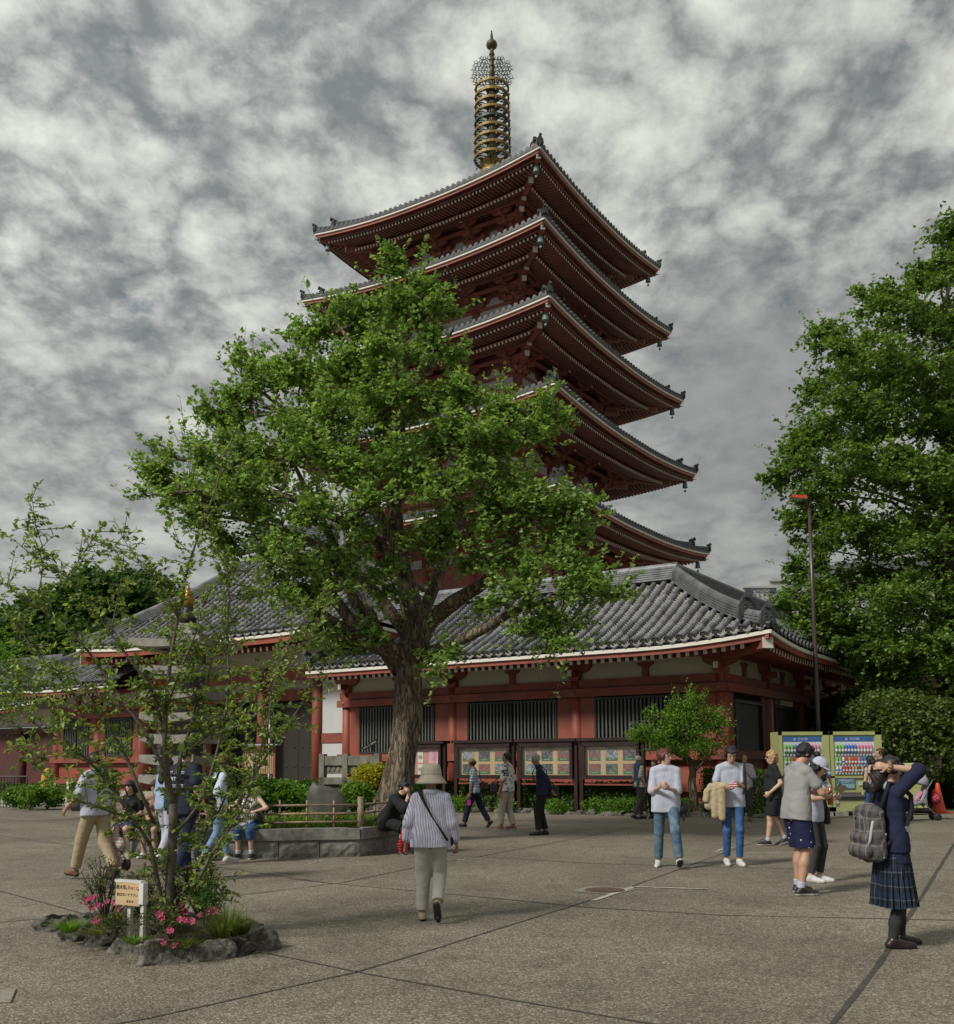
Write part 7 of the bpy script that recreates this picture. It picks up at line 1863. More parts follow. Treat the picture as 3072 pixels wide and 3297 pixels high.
# 4 woman with the map
f = person('woman in a white cap and T-shirt reading a folded map beside the man in grey', 1584, 1712, -132, 1.60, female=True, lean=.05, head=(12, 30, 0), feet=[(-.08, .02, 0, 5, 0), (.08, -.03, 0, -5, 0)], hands=[(-.08, .30, 1.14), (.12, .30, 1.16)], elbow=[(-1, -.3, -.8), (1, -.3, -.8)], palm=[(.5, 0, .8), (-.5, 0, .8)],
           top=('tee', WHT), bottom=('slim', CHAR), shoes=(SHOEW, SOLEW), hair='bob', skin=SKIN3, loose=1.0)
sdf_obj('cap', [prim(f['hd']((0, 0, .165)), f['hd']((0, -.02, .17)), .098, .1)], WHT, f['root'], .01, [(f['hd']((0, 0, .15)), -f['up'])])
sdf_obj('cap_peak', [prim(f['hd']((-.04, .09, .165)), f['hd']((.04, .09, .165)), .06, .06, (f['up'], .18))], WHT, f['root'], .009)
t = worn(f, 'folded_map', 'folded beige paper map held open by the woman in the white cap', 'map')
p = f['wri'][1] + V3(0, .10, .06); mb = MB()
X = V3(1, 0, .25); Y = V3(0, .75, .6)
for k in range(4):
    a0, a1 = -.13 + .065 * k, -.13 + .065 * (k + 1); zz0, zz1 = (.0 if k % 2 else .02), (.02 if k % 2 else .0)
    V = [p + X * a0 + V3(0, 0, zz0), p + X * a1 + V3(0, 0, zz1), p + X * a1 + Y * .13 + V3(0, 0, zz1), p + X * a0 + Y * .13 + V3(0, 0, zz0)]
    mb.add(V, [(0, 1, 2, 3)])
mb.build('paper', cloth('map_print', (.48, .44, .33), 'floral', (.20, .21, .17), 55), t)
shoulder_bag(f, 'small black leather handbag hanging beside the woman in the white cap', SHOEK, (-.23, .02, .90), (.035, .16, .16), -1, False, 'handbag')
# 5 young man with auburn hair
f = person('young man with auburn hair in an oversized white T-shirt and washed jeans, looking sideways', 1296, 1684, 168, 1.76, head=(62, -2, 0), lean=.02, feet=[(-.17, .16, .03, 6, -24), (.13, -.14, 0, -8, 6)], hands=[(-.05, .26, 1.12), (.06, .27, 1.15)], elbow=[(-.4, -.6, -.8), (.5, -.6, -.8)], palm=[(.5, 0, .6), (-.5, 0, .6)],
           top=('loose', WHT), bottom=('jeans', JEAN), shoes=(SHOEW, SHOEK), hair='mop', hairm=HAIRR, skin=SKIN3, loose=1.10)
t = worn(f, 'baseball_cap', 'black baseball cap hanging at the hip of the young man with auburn hair', 'cap')
sdf_obj('crown', [prim(V3(-.24, -.02, .84), V3(-.25, -.04, .88), .085, .08)], SHOEK, t, .011)
sdf_obj('peak', [prim(V3(-.25, .0, .72), V3(-.25, -.03, .76), .07, .075, ((1, 0, 0), .25))], SHOEK, t, .011)
# 6 young man with jacket over the arm
f = person('young man in white T-shirt and bright blue jeans looking down, jacket over his arm', 1424, 1680, 178, 1.80, head=(0, 24, 0), lean=.01, girth=.94, feet=[(-.075, .06, 0, 6, 0), (.085, -.03, 0, -4, 0)], hands=[(-.05, .27, 1.13), (.12, .24, 1.10)], elbow=[(-.6, -.5, -.7), (.6, -.5, -.8)], palm=[(.6, .1, .3), (-.6, .1, .3)],
           top=('tee', WHT), bottom=('slim', JEANB), shoes=(SHOEW, SOLEW), hair='mop', hairm=HAIRB, skin=SKIN, loose=1.0)
t = worn(f, 'beige_jacket', 'beige jacket draped over the forearm of the young man in bright blue jeans', 'jacket')
e0, w0 = f['elb'][1], f['wri'][1]
m_ = e0 + (w0 - e0) * .55
sdf_obj('draped_cloth', [prim(e0 + (w0 - e0) * .2 + V3(.02, 0, .02), e0 + (w0 - e0) * .9 + V3(0, 0, .03), .06, .05), prim(m_ + V3(.06, .03, .0), m_ + V3(.10, .02, -.40), .065, .055, ((0, 1, 0), .6)), prim(m_ + V3(-.01, .06, .0), m_ + V3(.0, .05, -.44), .06, .05, ((0, 1, 0), .6)), prim(m_ + V3(.13, -.02, .0), m_ + V3(.17, -.03, -.26), .07, .075, ((0, 1, 0), .7)), prim(m_ + V3(.20, 0, -.05), m_ + V3(.22, 0, -.18), .05, .05)], cloth('beige_jacket_cloth', (.40, .33, .21)), t, .010, wr=.0025)
t = worn(f, 'red_packet', 'small red and white packet in the hands of the young man in bright blue jeans', 'packet')
p = (hand_world(f, 0, .08) + hand_world(f, 1, .08)) / 2; mb = MB(); mb.box(tuple(p + V3(0, .02, .02)), (.10, .04, .075), 0, Matrix.Rotation(.3, 3, 'Y')); mb.build('packet', cloth('red_print', (.45, .03, .03), 'hstripe', (.7, .7, .7), 1, 30), t)
t = worn(f, 'black_pouch', 'flat black pouch under the left arm of the young man in bright blue jeans', 'pouch')
mb = MB(); q = f['elb'][0] + V3(.035, .05, .12); mb.prism([(-.05, -.22), (.06, -.20), (.07, .12), (.02, .22), (-.05, .06)], .035, q, (0, 1, 0), (0, 0, 1)); mb.build('pouch', SHOEK, t)
mb = MB(); mb.tube([f['wri'][0] + V3(0, -.02, 0), f['wri'][0] + V3(0, .01, 0)], .031, 10); mb.build('wrist_watch', SHOEK, f['root'])
# 7 bald man in blue check
CHK = cloth('blue_check_cotton', (.13, .21, .34), 'check', (.62, .66, .72), 16, 16)
f = person('balding man in a blue checked shirt and black trousers striding left', 922, 1607, 84, 1.66, lean=.06, head=(-4, 6, 0), feet=[(-.07, .26, 0, 2, -4), (.08, -.34, .06, -4, 46)], hands=[(-.24, .10, .80), (.24, -.04, .80)], top=('half', CHK), bottom=('trousers', BLKB), shoes=(SHOEK, SHOEK), hair='rim', hairm=HAIRD, skin=SKIN2, loose=1.05)
shoulder_bag(f, 'small brown shoulder bag on the back of the man in the blue checked shirt', mat('brown_nylon', (.085, .045, .035), .6, .2, 10), (.10, -.22, 1.02), (.035, .14, .10), 1, True)
t = worn(f, 'pink_phone_case', 'bright pink phone case hanging from the hand of the man in the blue checked shirt', 'phone case'); mb = MB(); mb.box(tuple(f['wri'][0] + V3(-.02, .02, -.22)), (.02, .08, .12)); mb.build('case', mat('hot_pink', (.70, .02, .35), .4, .05, 5), t)
# 8 floral shirt
FLO = cloth('floral_hawaiian_cotton', (.62, .60, .56), 'floral', (.045, .05, .10), 15)
f = person('dark haired man in a white and navy floral shirt and beige trousers', 986, 1611, 66, 1.78, lean=-.02, head=(24, 0, 0), feet=[(-.07, .13, 0, 6, 0), (.09, -.10, 0, -8, 0)], hands=[(-.23, .10, .84), (.23, .02, .86)], top=('half', FLO), bottom=('trousers', BEI), shoes=(SHOER, SOLEW), hair='short', skin=SKIN2, loose=1.12)
shoulder_bag(f, 'black bag held in front of the man in the floral shirt', SHOEK, (-.18, .24, .92), (.04, .12, .16), -1, False)
# 9 dark jacket
f = person('white haired man in a dark navy jacket with hands clasped behind his back', 1054, 1621, 88, 1.74, lean=.14, head=(-4, 10, 0), feet=[(-.07, .09, 0, 4, 0), (.08, -.06, 0, -4, 0)], hands=[(-.04, -.20, .92), (.05, -.19, .90)], elbow=[(-1, -.6, 0), (1, -.6, 0)], palm=[(0, -1, 0), (0, -1, 0)], top=('shirt', cloth('dark_navy_jacket', (.020, .026, .052))), bottom=('trousers', cloth('near_black_trousers', (.018, .020, .020))), shoes=(SHOEK, SHOEK), hair='crop', hairm=HAIRG, skin=SKIN2, loose=1.12)
shoulder_bag(f, 'black shoulder bag behind the white haired man in the dark navy jacket', SHOEK, (.14, -.22, .90), (.05, .16, .18), 1, True)
# 10 waistcoat
f = person('grey haired man in a denim waistcoat over a cream checked shirt, hand in pocket', 1243, 1590, -72, 1.72, lean=-.02, head=(0, -8, 0), girth=1.05, feet=[(-.08, .05, 0, 8, 0), (.08, -.22, .03, -6, 18)], hands=[(-.22, .05, .86), (.19, .06, .92)], top=('half', cloth('cream_check_cotton', (.50, .46, .36), 'check', (.25, .22, .16), 14, 14)), bottom=('trousers', CHAR), shoes=(SHOEK, SHOEK), hair='crop', hairm=HAIRG, skin=SKIN2)
T = f['tor']; fl = ((0, 1, 0), .76)
sdf_obj('waistcoat', [prim(T((-.06, 0, .44)), T((-.07, 0, -.06)), .115, .135, fl), prim(T((.06, 0, .44)), T((.07, 0, -.06)), .115, .135, fl), prim(T((-.12, 0, .5)), T((.12, 0, .5)), .062, .062)], cloth('denim_waistcoat', (.05, .075, .12)), f['root'], .012, [(T((0, 0, -.08)), (0, 0, -1)), lambda X, Y, Z: np.abs(X) - .165, lambda X, Y, Z: np.where((Y > .02), .05 - np.abs(X) - .0 * Z, -1.0)], .026)
# 11 woman in check
f = person('short haired woman in a dark red checked blouse behind the man in the waistcoat', 1272, 1589, 150, 1.60, female=True, head=(10, 0, 0), top=('half', cloth('dark_red_check', (.10, .03, .035), 'check', (.45, .38, .34), 18, 18)), bottom=('trousers', BLK), shoes=(SHOEK, SHOEK), hair='mop', hairm=HAIRD, skin=SKIN)
# 12 man in grey shirt behind
f = person('man in a pale grey shirt with black strap behind the man in bright blue jeans', 1449, 1594, 168, 1.74, head=(14, 4, 0), feet=[(-.08, .12, 0, 4, 0), (.09, -.12, .02, -6, 12)], hands=[(-.26, .06, .84), (.24, .1, .86)], top=('half', cloth('pale_mauve_shirt', (.34, .32, .36))), bottom=('trousers', CHAR), shoes=(SHOEB, SHOEK), hair='crop', hairm=HAIRD, skin=SKIN2, loose=1.1)
shoulder_bag(f, 'black messenger bag at the hip of the man in the pale grey shirt', SHOEK, (-.24, .0, .92), (.045, .14, .18), -1, True)
# 13 blonde woman
f = person('blonde woman in sunglasses and black clothes, half hidden by the man in grey', 1506, 1641, 88, 1.76, female=True, girth=1.1, head=(4, 2, 0), feet=[(-.08, .16, 0, 4, 0), (.08, -.18, .03, -4, 20)], hands=[(-.24, .12, .95), (.24, -.06, .9)], top=('tee', BLK), bottom=('shorts', BLK), shoes=(SHOEK, SOLEW), hair='bob', hairm=HAIRY, skin=SKIN3, sock=(WHT, .14))
mb = MB(); h_ = f['hd']
mb.tube([h_((-.055, .075, .122)), h_((-.015, .094, .122)), h_((.015, .094, .122)), h_((.055, .075, .122)), h_((.082, -.0, .125))], .012, 6); mb.build('sunglasses', BLACK, f['root'])
# 14 man at the vending machine with backpack
f = person('man in a blue striped polo shirt with a black backpack facing the vending machine', 1592, 1590, -14, 1.80, girth=1.05, head=(10, 10, 0), feet=[(-.10, .08, 0, 6, 0), (.10, -.14, 0, -24, 0)], hands=[(-.15, .30, 1.1), (.30, -.02, .86)], top=('half', cloth('blue_stripe_polo', (.28, .40, .62), 'hstripe', (.68, .72, .78), 1, 9)), bottom=('jeans', BLK), shoes=(SHOEB, SHOEB), hair='crop', skin=SKIN2, face=False, loose=1.1)
bk = backpack(f, 'black backpack with three white stripes on the man facing the vending machine', BLK, BLK, .30, .46, .17, .24, -.17)
T = f['tor']
for k in range(3):
    mb = MB(); mb.beam(T((-.04 + .03 * k, -.315, .02)), T((-.10 + .03 * k, -.315, .28)), .010, .004, up=(0, 1, 0)); mb.build('white_stripe', WHT, bk)
# 15 man in dark T-shirt by the machine
f = person('man with cropped receding hair in a dark T-shirt standing right of the vending machines', 1716, 1598, 96, 1.86, girth=1.05, head=(-6, 2, 0), hands=[(-.2, .16, .95), (.24, .02, .9)], top=('tee', cloth('dark_slate_tee', (.035, .042, .058))), bottom=('jeans', JEANB), shoes=(SHOEK, SOLEW), hair='crop', hairm=HAIRD, skin=SKIN)
# 16 woman with floral blouse near
f = person('dark haired woman in a pale floral blouse next to the man in the dark T-shirt', 1697, 1603, 20, 1.66, female=True, head=(20, 8, 0), top=('tank', cloth('pale_floral', (.50, .40, .36), 'floral', (.22, .12, .12), 30)), bottom=('jeans', JEANB), shoes=(SHOEK, SHOEK), hair='long', skin=SKIN3, face=False)
shoulder_bag(f, 'dark round shoulder bag of the woman in the pale floral blouse', SHOEK, (-.24, -.05, .98), (.04, .08, .12), -1, False)
# 17 man with shopping bags at left
f = person('man in white short sleeved shirt and khaki trousers striding left with shopping bags', 182, 1708, 56, 1.74, girth=1.10, lean=.05, head=(-4, 14, 0), feet=[(-.09, .30, 0, 2, -4), (.10, -.30, .06, -6, 34)], hands=[(-.33, .16, .95), (.26, -.06, .82)], top=('half', WHT), bottom=('trousers', KHA), shoes=(SHOEB, SHOEK), hair='crop', skin=SKIN2, face=False, loose=1.10, collar=WHT)
t = worn(f, 'plastic_bag', 'translucent white plastic shopping bag with orange print carried by the man in khaki trousers', 'shopping bag')
p = hand_world(f, 1, .10)
sdf_obj('bag_body', [prim(p + V3(-.02, .07, -.28), p + V3(-.02, -.12, -.30), .09, .09, ((1, 0, 0), .6)), prim(p + V3(-.02, .05, -.48), p + V3(-.02, -.12, -.50), .085, .085, ((1, 0, 0), .6)), prim(p + V3(0, 0, -.28), p + V3(0, 0, -.06), .07, .018, k=.03)], cloth('printed_plastic', (.55, .52, .50), 'hstripe', (.50, .28, .22), 1, 26), t, .012, wr=.008)
t = worn(f, 'cloth_bag', 'cream cloth bag with a dark brown bottom carried by the man in khaki trousers', 'bag')
mb = MB(); q = p + V3(.06, -.16, -.36)
sdf_obj('bag_body', [prim(q + V3(0, .02, .10), q + V3(0, 0, -.22), .05, .085, ((1, 0, 0), .6), k=.03)], [cloth('cream_canvas', (.45, .42, .30)), mat('dark_brown_leather', (.045, .022, .016), .5, .2, 8)], t, .012, split=lambda C, z=q[2]: C[:, 2] < z - .14)
mb.tube([p, q + V3(0, .03, .13)], .006, 5); mb.tube([p, q + V3(0, -.04, .13)], .006, 5); mb.build('handle', SHOEB, t)
# 18 navy T-shirt back with lettering
f = person('man in a navy T-shirt with white lettering on the back, behind the thin tree', 352, 1712, -28, 1.84, girth=1.12, head=(6, 4, 0), feet=[(-.10, .20, 0, 4, 0), (.10, -.22, .05, -6, 36)], hands=[(-.2, .22, 1.0), (.34, .02, .90)], top=('tee', cloth('navy_tee', (.022, .026, .040))), bottom=('jeans', cloth('dark_indigo', (.016, .024, .055))), shoes=(SHOEK, SOLEW), hair='short', skin=SKIN, face=False, loose=1.12)
T = f['tor']
for txt, zz_, sz in (('Brooklyn', .42, .085), ('NYC', .335, .075), ('UNIVERSITY', .25, .062)):
    o = text_obj('lettering', txt, sz, Vector(T((0, -.150 - .012 * (zz_ < .3), zz_))), (1, 0, 0), (0, 0, 1), WHT, f['root'], .012)
# 19 woman with cardigan
f = person('woman in a pale blue cardigan and light jeans with a black backpack', 420, 1678, -52, 1.70, female=True, lean=.05, head=(10, 10, 0), feet=[(-.09, .22, 0, 4, 0), (.09, -.26, .05, -4, 30)], hands=[(-.18, .22, 1.05), (.24, -.02, .90)], top=('shirt', cloth('pale_blue_cardigan', (.50, .56, .66))), bottom=('slim', JEANL), shoes=(SHOEW, SOLEW), hair='bob', hairm=HAIRD, skin=SKIN3, face=False, loose=1.08)
sdf_obj('brown_cap', [prim(f['hd']((0, 0, .165)), f['hd']((0, -.02, .17)), .100, .104)], cloth('brown_cap_wool', (.12, .05, .03)), f['root'], .011, [(f['hd']((0, 0, .14)), -f['up'])])
backpack(f, 'black backpack on the woman in the pale blue cardigan', BLK, BLK, .28, .42, .17, .18, -.17)
# 20 blue shirt person next to them
f = person('person in light blue denim shirt and white trousers with a teal bag', 318, 1672, -30, 1.66, female=True, head=(-10, 6, 0), feet=[(-.08, .1, 0, 4, 0), (.08, -.16, .03, -4, 20)], top=('half', cloth('light_blue_chambray', (.28, .38, .52))), bottom=('trousers', WHT), shoes=(SHOEW, SOLEW), hair='long', skin=SKIN3, face=False)
shoulder_bag(f, 'dark teal shoulder bag of the person in the light blue denim shirt', cloth('teal_nylon', (.02, .055, .07)), (.24, -.08, 1.02), (.06, .18, .22), 1, False)
# ---- seated people on the planter edge
PZ_ = .47
def seated(label, x, y, Yd, yaw, **k):
    p = at(x, y, Yd); return person(label, 0, 0, yaw, pos=(p.x, Yd), seat=PZ_, **k)
f = seated('young woman with long black hair sitting on the planter edge with a white bag', 487, 1600, 16.75, 176, H=1.60, female=True, lean=.12, head=(-6, 26, 0), feet=[(-.12, .33, 0, 8, 0), (.12, .33, 0, -8, 0)], hands=[(-.10, .22, .80), (.06, .24, .84)], elbow=[(-1, 0, .1), (1, 0, .1)], palm=[(.6, 0, -.4), (-.6, 0, -.4)],
           top=('tank', cloth('white_pinstripe', (.60, .58, .54), 'stripe', (.10, .10, .10), 30)), bottom=('capri', JEANB), shoes=(SHOEK, SOLEW), hair='long', skin=SKIN3, sock=(WHT, .2), poleL=(0, 1, 1), poleR=(0, 1, 1))
t = worn(f, 'white_plastic_bag', 'white plastic bag on the lap of the seated young woman with long black hair', 'plastic bag')
sdf_obj('bag_body', [prim(V3(.03, .30, .66), V3(.05, .28, .52), .05, .075, ((0, 1, 0), .5)), prim(V3(.03, .30, .66), V3(.02, .27, .78), .05, .02)], WHT, t, .012, wr=.006)
t = worn(f, 'black_handbag', 'black handbag beside the lap of the seated young woman with long black hair', 'handbag')
sdf_obj('bag_body', [prim(V3(-.16, .16, .66), V3(-.18, .10, .60), .085, .095, ((1, 0, 0), .6))], SHOEK, t, .012, wr=.004)
mb = MB(); mb.tube([V3(-.16, .16, .72), V3(-.24, .15, .74), V3(-.27, .14, .60), V3(-.24, .12, .40)], .010, 5); mb.build('strap', SHOEK, t, True)
f = seated('person in black with red striped knee socks crouched on the planter corner', 752, 1600, 17.35, -118, H=1.70, lean=.55, head=(-12, 4, 0), feet=[(-.16, .30, -.06, 10, -6), (.10, .34, -.06, -6, 0)], hands=[(.10, .50, 1.02), (.04, .44, .98)], elbow=[(-.6, .3, -1), (.6, .4, -1)], palm=[(0, -1, .3), (0, -1, .3)],
           top=('loose', BLK), bottom=('shorts', BLK), shoes=(SHOEK, SOLEW), hair='bun', skin=SKIN3, sock=(cloth('red_black_stripe', (.50, .02, .03), 'hstripe', (.015, .015, .015), 1, 22), .86), loose=1.35, poleL=(0, 1, 1), poleR=(0, 1, 1))
T = f['tor']; mb = MB(); mb.beam(T((-.09, -.17, .40)), T((.09, -.17, .40)), .05, .006, up=(0, 1, 0)); mb.build('printed_patch', WHT, f['root'])
f = seated('seated person in a black top and patterned shorts behind the thin tree', 262, 1600, 17.2, 165, H=1.62, female=True, lean=.2, head=(0, 20, 0), feet=[(-.10, .34, 0, 8, 0), (.12, .30, 0, -8, 0)], hands=[(-.10, .30, .70), (.06, .32, .70)], top=('tee', BLK), bottom=('shorts', cloth('dark_floral_skirt', (.04, .05, .09), 'floral', (.3, .3, .35), 25)), shoes=(SHOEK, SHOEK), hair='long', skin=SKIN3, poleL=(0, 1, 1), poleR=(0, 1, 1), face=False)
f = seated('seated person in a rose top and white shoes behind the thin tree', 305, 1600, 17.0, 178, H=1.62, female=True, lean=.2, head=(8, 20, 0), feet=[(-.10, .34, 0, 8, 0), (.10, .36, 0, -8, 0)], hands=[(-.10, .30, .70), (.06, .32, .70)], top=('tee', cloth('rose_top', (.34, .20, .18))), bottom=('shorts', CHAR), shoes=(SHOEW, SOLEW), hair='short', hairm=HAIRD, skin=SKIN, poleL=(0, 1, 1), poleR=(0, 1, 1), face=False)
# man near the sign board beyond the fence
f = person('man in a grey blue shirt beside the bamboo notice board before the gate', 498, 1562, 110, 1.72, head=(0, 16, 0), hands=[(-.16, .30, 1.02), (.22, .1, .88)], elbow=[(-1, -.3, -.5), None], top=('half', cloth('grey_blue_shirt', (.20, .25, .29))), bottom=('trousers', cloth('pale_trousers', (.44, .41, .35))), shoes=(SHOEB, SHOEB), hair='short', skin=SKIN)
# rucksack on the ground by the planter
t = thing('rucksack', 'black rucksack resting on the ground against the planter wall beside the light jeans', 'rucksack', (at(400, 1600, 16.2).x, 16.2, 0))
sdf_obj('pack_body', [prim(V3(-.06, 0, .12), V3(-.05, 0, .34), .12, .09), prim(V3(.08, 0, .12), V3(.06, 0, .34), .12, .09)], BLK, t, .013, [(V3(0, 0, .005), (0, 0, -1))], wr=.006)
# planter wall
PLC = [(-6.35, 17.1), (-3.9, 16.45), (-1.95, 16.75), (-1.15, 18.3), (-1.2, 22.8), (-6.0, 23.2)]
pl_ = thing('stone_planter', 'low granite planter wall with a flat coping round the big ginkgo', 'planter', (0, 0, 0))
mb = MB()
mb.add([(x, y, .40) for x, y in PLC], [tuple(range(len(PLC)))]); mb.build('soil', SOIL, pl_)
cen = Vector((sum(p[0] for p in PLC) / 6, sum(p[1] for p in PLC) / 6, 0))
for i in range(len(PLC)):
    a = Vector((*PLC[i], 0)); b_ = Vector((*PLC[(i + 1) % 6], 0)); L = (b_ - a).length; d = (b_ - a) / L; nrm = Vector((d.y, -d.x, 0))
    n = max(1, round(L / .75))
    for k in range(n):
        p0 = a + d * (L * k / n + .006); p1 = a + d * (L * (k + 1) / n - .006)
        c_ = (p0 + p1) / 2 + Vector((0, 0, .14)) - nrm * .12; bl = (p1 - p0).length; mb = MB(); gx, gz = 8, 4; V = []
        for j in range(gz + 1):
            for i_ in range(gx + 1):
                e_ = min(i_, gx - i_, j, gz - j) > 0; V.append(p0.lerp(p1, i_ / gx) + Vector((0, 0, .28 * j / gz)) + nrm * (rng.uniform(.006, .030) if e_ else -.004))
        mb.add(V, [(j * (gx + 1) + i_, j * (gx + 1) + i_ + 1, (j + 1) * (gx + 1) + i_ + 1, (j + 1) * (gx + 1) + i_) for j in range(gz) for i_ in range(gx)])
        mb.beam(p0 + Vector((0, 0, .14)) - nrm * .13, p1 + Vector((0, 0, .14)) - nrm * .13, .24, .28)
        mb.build('block', STONE, pl_)
    n = max(1, round(L / 1.5))
    for k in range(n):
        p0 = a + d * (L * k / n + .004); p1 = a + d * (L * (k + 1) / n - .004)
        mb = MB(); mb.beam(p0 + Vector((0, 0, .375)) - nrm * .13, p1 + Vector((0, 0, .375)) - nrm * .13, .34, .18); mb.build('coping_stone', STONEL if 0 else STONE, pl_)
# bamboo fence along the front of the planter
bf = thing('bamboo_fence', 'low weathered bamboo fence with tied rails standing in the planter', 'fence', (0, 0, 0))
FP = [Vector((-3.75, 16.80, .45)), Vector((-1.98, 17.05, .45)), Vector((-1.42, 18.45, .45))]
FPL = [Vector((-6.1, 17.4, .45)), Vector((-3.75, 16.80, .45))]
for A_, B_ in ((FP[0], FP[1]), (FP[1], FP[2]), (FPL[0], FPL[1])):
    L = (B_ - A_).length; d = (B_ - A_) / L
    for z_ in (.10, .24, .38):
        mb = MB(); mb.tube([A_ + Vector((0, 0, z_)), A_.lerp(B_, .5) + Vector((0, 0, z_ + .006)), B_ + Vector((0, 0, z_))], .017, 7); mb.tube([A_ + Vector((0, .035, z_ + .012)), B_ + Vector((0, .035, z_ + .012))], .014, 6); mb.build('rail', BAMB, bf, True)
    n = int(L / .42)
    for k in range(n + 1):
        p = A_.lerp(B_, k / n); mb = MB(); mb.tube([p + Vector((0, .017, -.05)), p + Vector((0, .017, .47 + rng.uniform(-.02, .03)))], .018, 7); mb.build('stake', BAMB, bf, True)
        for z_ in (.10, .24, .38):
            mb = MB(); mb.tube([p + Vector((0, .017, z_ - .018)), p + Vector((0, .017, z_ + .022))], .026, 7); mb.build('rope_tie', BLACK, bf)
for P_ in (FP[1], FP[0], FP[2]):
    mb = MB(); mb.tube([P_ + Vector((0, .02, -.05)), P_ + Vector((0, .02, .52))], [.06, .055], 10); mb.build('post', BAMB, bf, True)
# planting inside
def pbush(nm, label, x, y, Yd, r, n, mt, leaf=.05, kind='quad', zc=None, rz=None):
    p = at(x, y, Yd); z_ = p.z if zc is None else zc
    t = bush(nm, label, 'shrub', (p.x, Yd, z_), (r, r, rz or r * .8), n, leaf, mt, kind, .7, .02, ln=.14, lobes=6); return t
pbush('green_shrub', 'fresh green shrub between the standing stone and the trunk', 692, 1552, 18.6, .33, 3600, BRIGHT, .055, rz=.24)
pbush('yellow_shrub', 'clipped golden yellow shrub left of the ginkgo trunk', 714, 1514, 20.0, .40, 7000, YELL, .05, rz=.30)
pbush('green_shrub', 'low spreading green shrub left of the standing stone', 555, 1550, 18.8, .55, 6200, BRIGHT, .06, rz=.3)
pbush('green_shrub', 'green shrub at the left of the standing stone behind the fence', 585, 1560, 18.6, .26, 2600, BRIGHT, .05, rz=.28)
pbush('green_shrub', 'dark green shrub behind the seated young woman', 500, 1545, 18.6, .4, 3200, HEDGEL, .055, rz=.35)
pbush('green_shrub', 'small shrub at the right foot of the ginkgo trunk', 818, 1548, 20.2, .32, 2400, BRIGHT, .055, rz=.26)
pbush('green_shrub', 'low green shrub in the planter behind the thin tree', 420, 1560, 18.5, .6, 4200, HEDGEL, .06, rz=.3)
p = at(560, 1600, 17.2)
gc = thing('ground_cover', 'strappy green ground cover with tiny yellow flowers behind the bamboo fence', 'ground cover', (0, 0, .4)); gc['kind'] = 'stuff'
V = []; F = []
for i in range(2600):
    x_ = rng.uniform(-3.7, -1.6); y_ = 17.05 + rng.uniform(0, 1.0) + (0.1 if x_ > -2 else 0); a = rng.uniform(0, 6.28); L = rng.uniform(.10, .30); d = Vector((math.cos(a), math.sin(a), 0)); sd_ = Vector((-d.y, d.x, 0)) * .005; b0 = Vector((x_, y_, 0))
    o = len(V); pts = [b0, b0 + d * L * .25 + Vector((0, 0, L * .7)), b0 + d * L * .6 + Vector((0, 0, L * .85))]
    V += [pts[0] - sd_, pts[0] + sd_, pts[1] - sd_, pts[1] + sd_, pts[2] - sd_ * .3, pts[2] + sd_ * .3]; F += [(o, o + 1, o + 3, o + 2), (o + 2, o + 3, o + 5, o + 4)]
link('blades', npmesh('blades', [tuple(v) for v in V], F, BRIGHT), gc, kind='stuff')
P = np.stack([nrg.uniform(-3.7, -1.7, 420), 17.05 + nrg.uniform(0, .7, 420), nrg.uniform(.12, .32, 420)], 1)
build_leaves('yellow_flowers', YELL, gc, P, .030, 'quad', .8)
# standing stone
p = at(635, 1560, 17.75); me = rock_mesh('standing_stone', .33, .18, .44, 77, mat('smooth_dark_stone', (.085, .085, .07), .6, .35, 4, .5, 14, dirt=.3), sub=4, amp=.04, fr=.05, pn=1)
for v in me.vertices:
    t_ = max(0, v.co.z / .44); v.co.x *= 1 - .45 * t_ ** 2; v.co.x -= .10 * t_
o = link('standing_stone', me, None, (p.x, 17.75, .84)); tag(o, 'rounded dark standing stone among the shrubs in the planter', 'standing stone')
# small hand-lettered pointer sign by the trunk
# carved stone parapet behind
cp_ = at(680, 1500, 29.2); pr_ = thing('stone_parapet', 'mossy carved stone parapet with framed panels beyond the planter', 'stone parapet', (cp_.x, 29.2, 0), -.18)
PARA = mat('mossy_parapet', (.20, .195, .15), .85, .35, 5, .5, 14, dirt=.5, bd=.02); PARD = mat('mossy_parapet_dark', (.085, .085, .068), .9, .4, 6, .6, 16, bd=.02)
mb = MB(); mb.box((0, 0, .82), (1.80, .26, .14)); mb.build('top_rail', PARA, pr_)
mb = MB(); mb.box((0, 0, .52), (1.80, .30, .10)); mb.build('mid_rail', PARA, pr_); mb = MB(); mb.box((0, 0, .1), (1.80, .34, .2)); mb.build('base', PARA, pr_)
pr_.scale = (1, 1, 1.95)
for x_ in (-.83, -.12, .83):
    mb = MB(); mb.box((x_, 0, .5), (.15, .30, .84)); mb.build('post', PARA, pr_)
for x_, w_ in ((-.48, .54), (.355, .78)):
    for z_, h_ in ((.70, .16), (.33, .30)):
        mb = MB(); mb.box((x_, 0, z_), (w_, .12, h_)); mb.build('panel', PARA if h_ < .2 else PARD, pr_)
        mb = MB()
        for k in range(3): mb.lathe([(.06, 0), (.045, .02), (.001, .03)], 8, (x_ + (k - 1) * w_ * .27, -.06, z_), 0, Matrix(((1, 0, 0), (0, 0, -1), (0, 1, 0))))
        mb.build('carving', PARA, pr_)
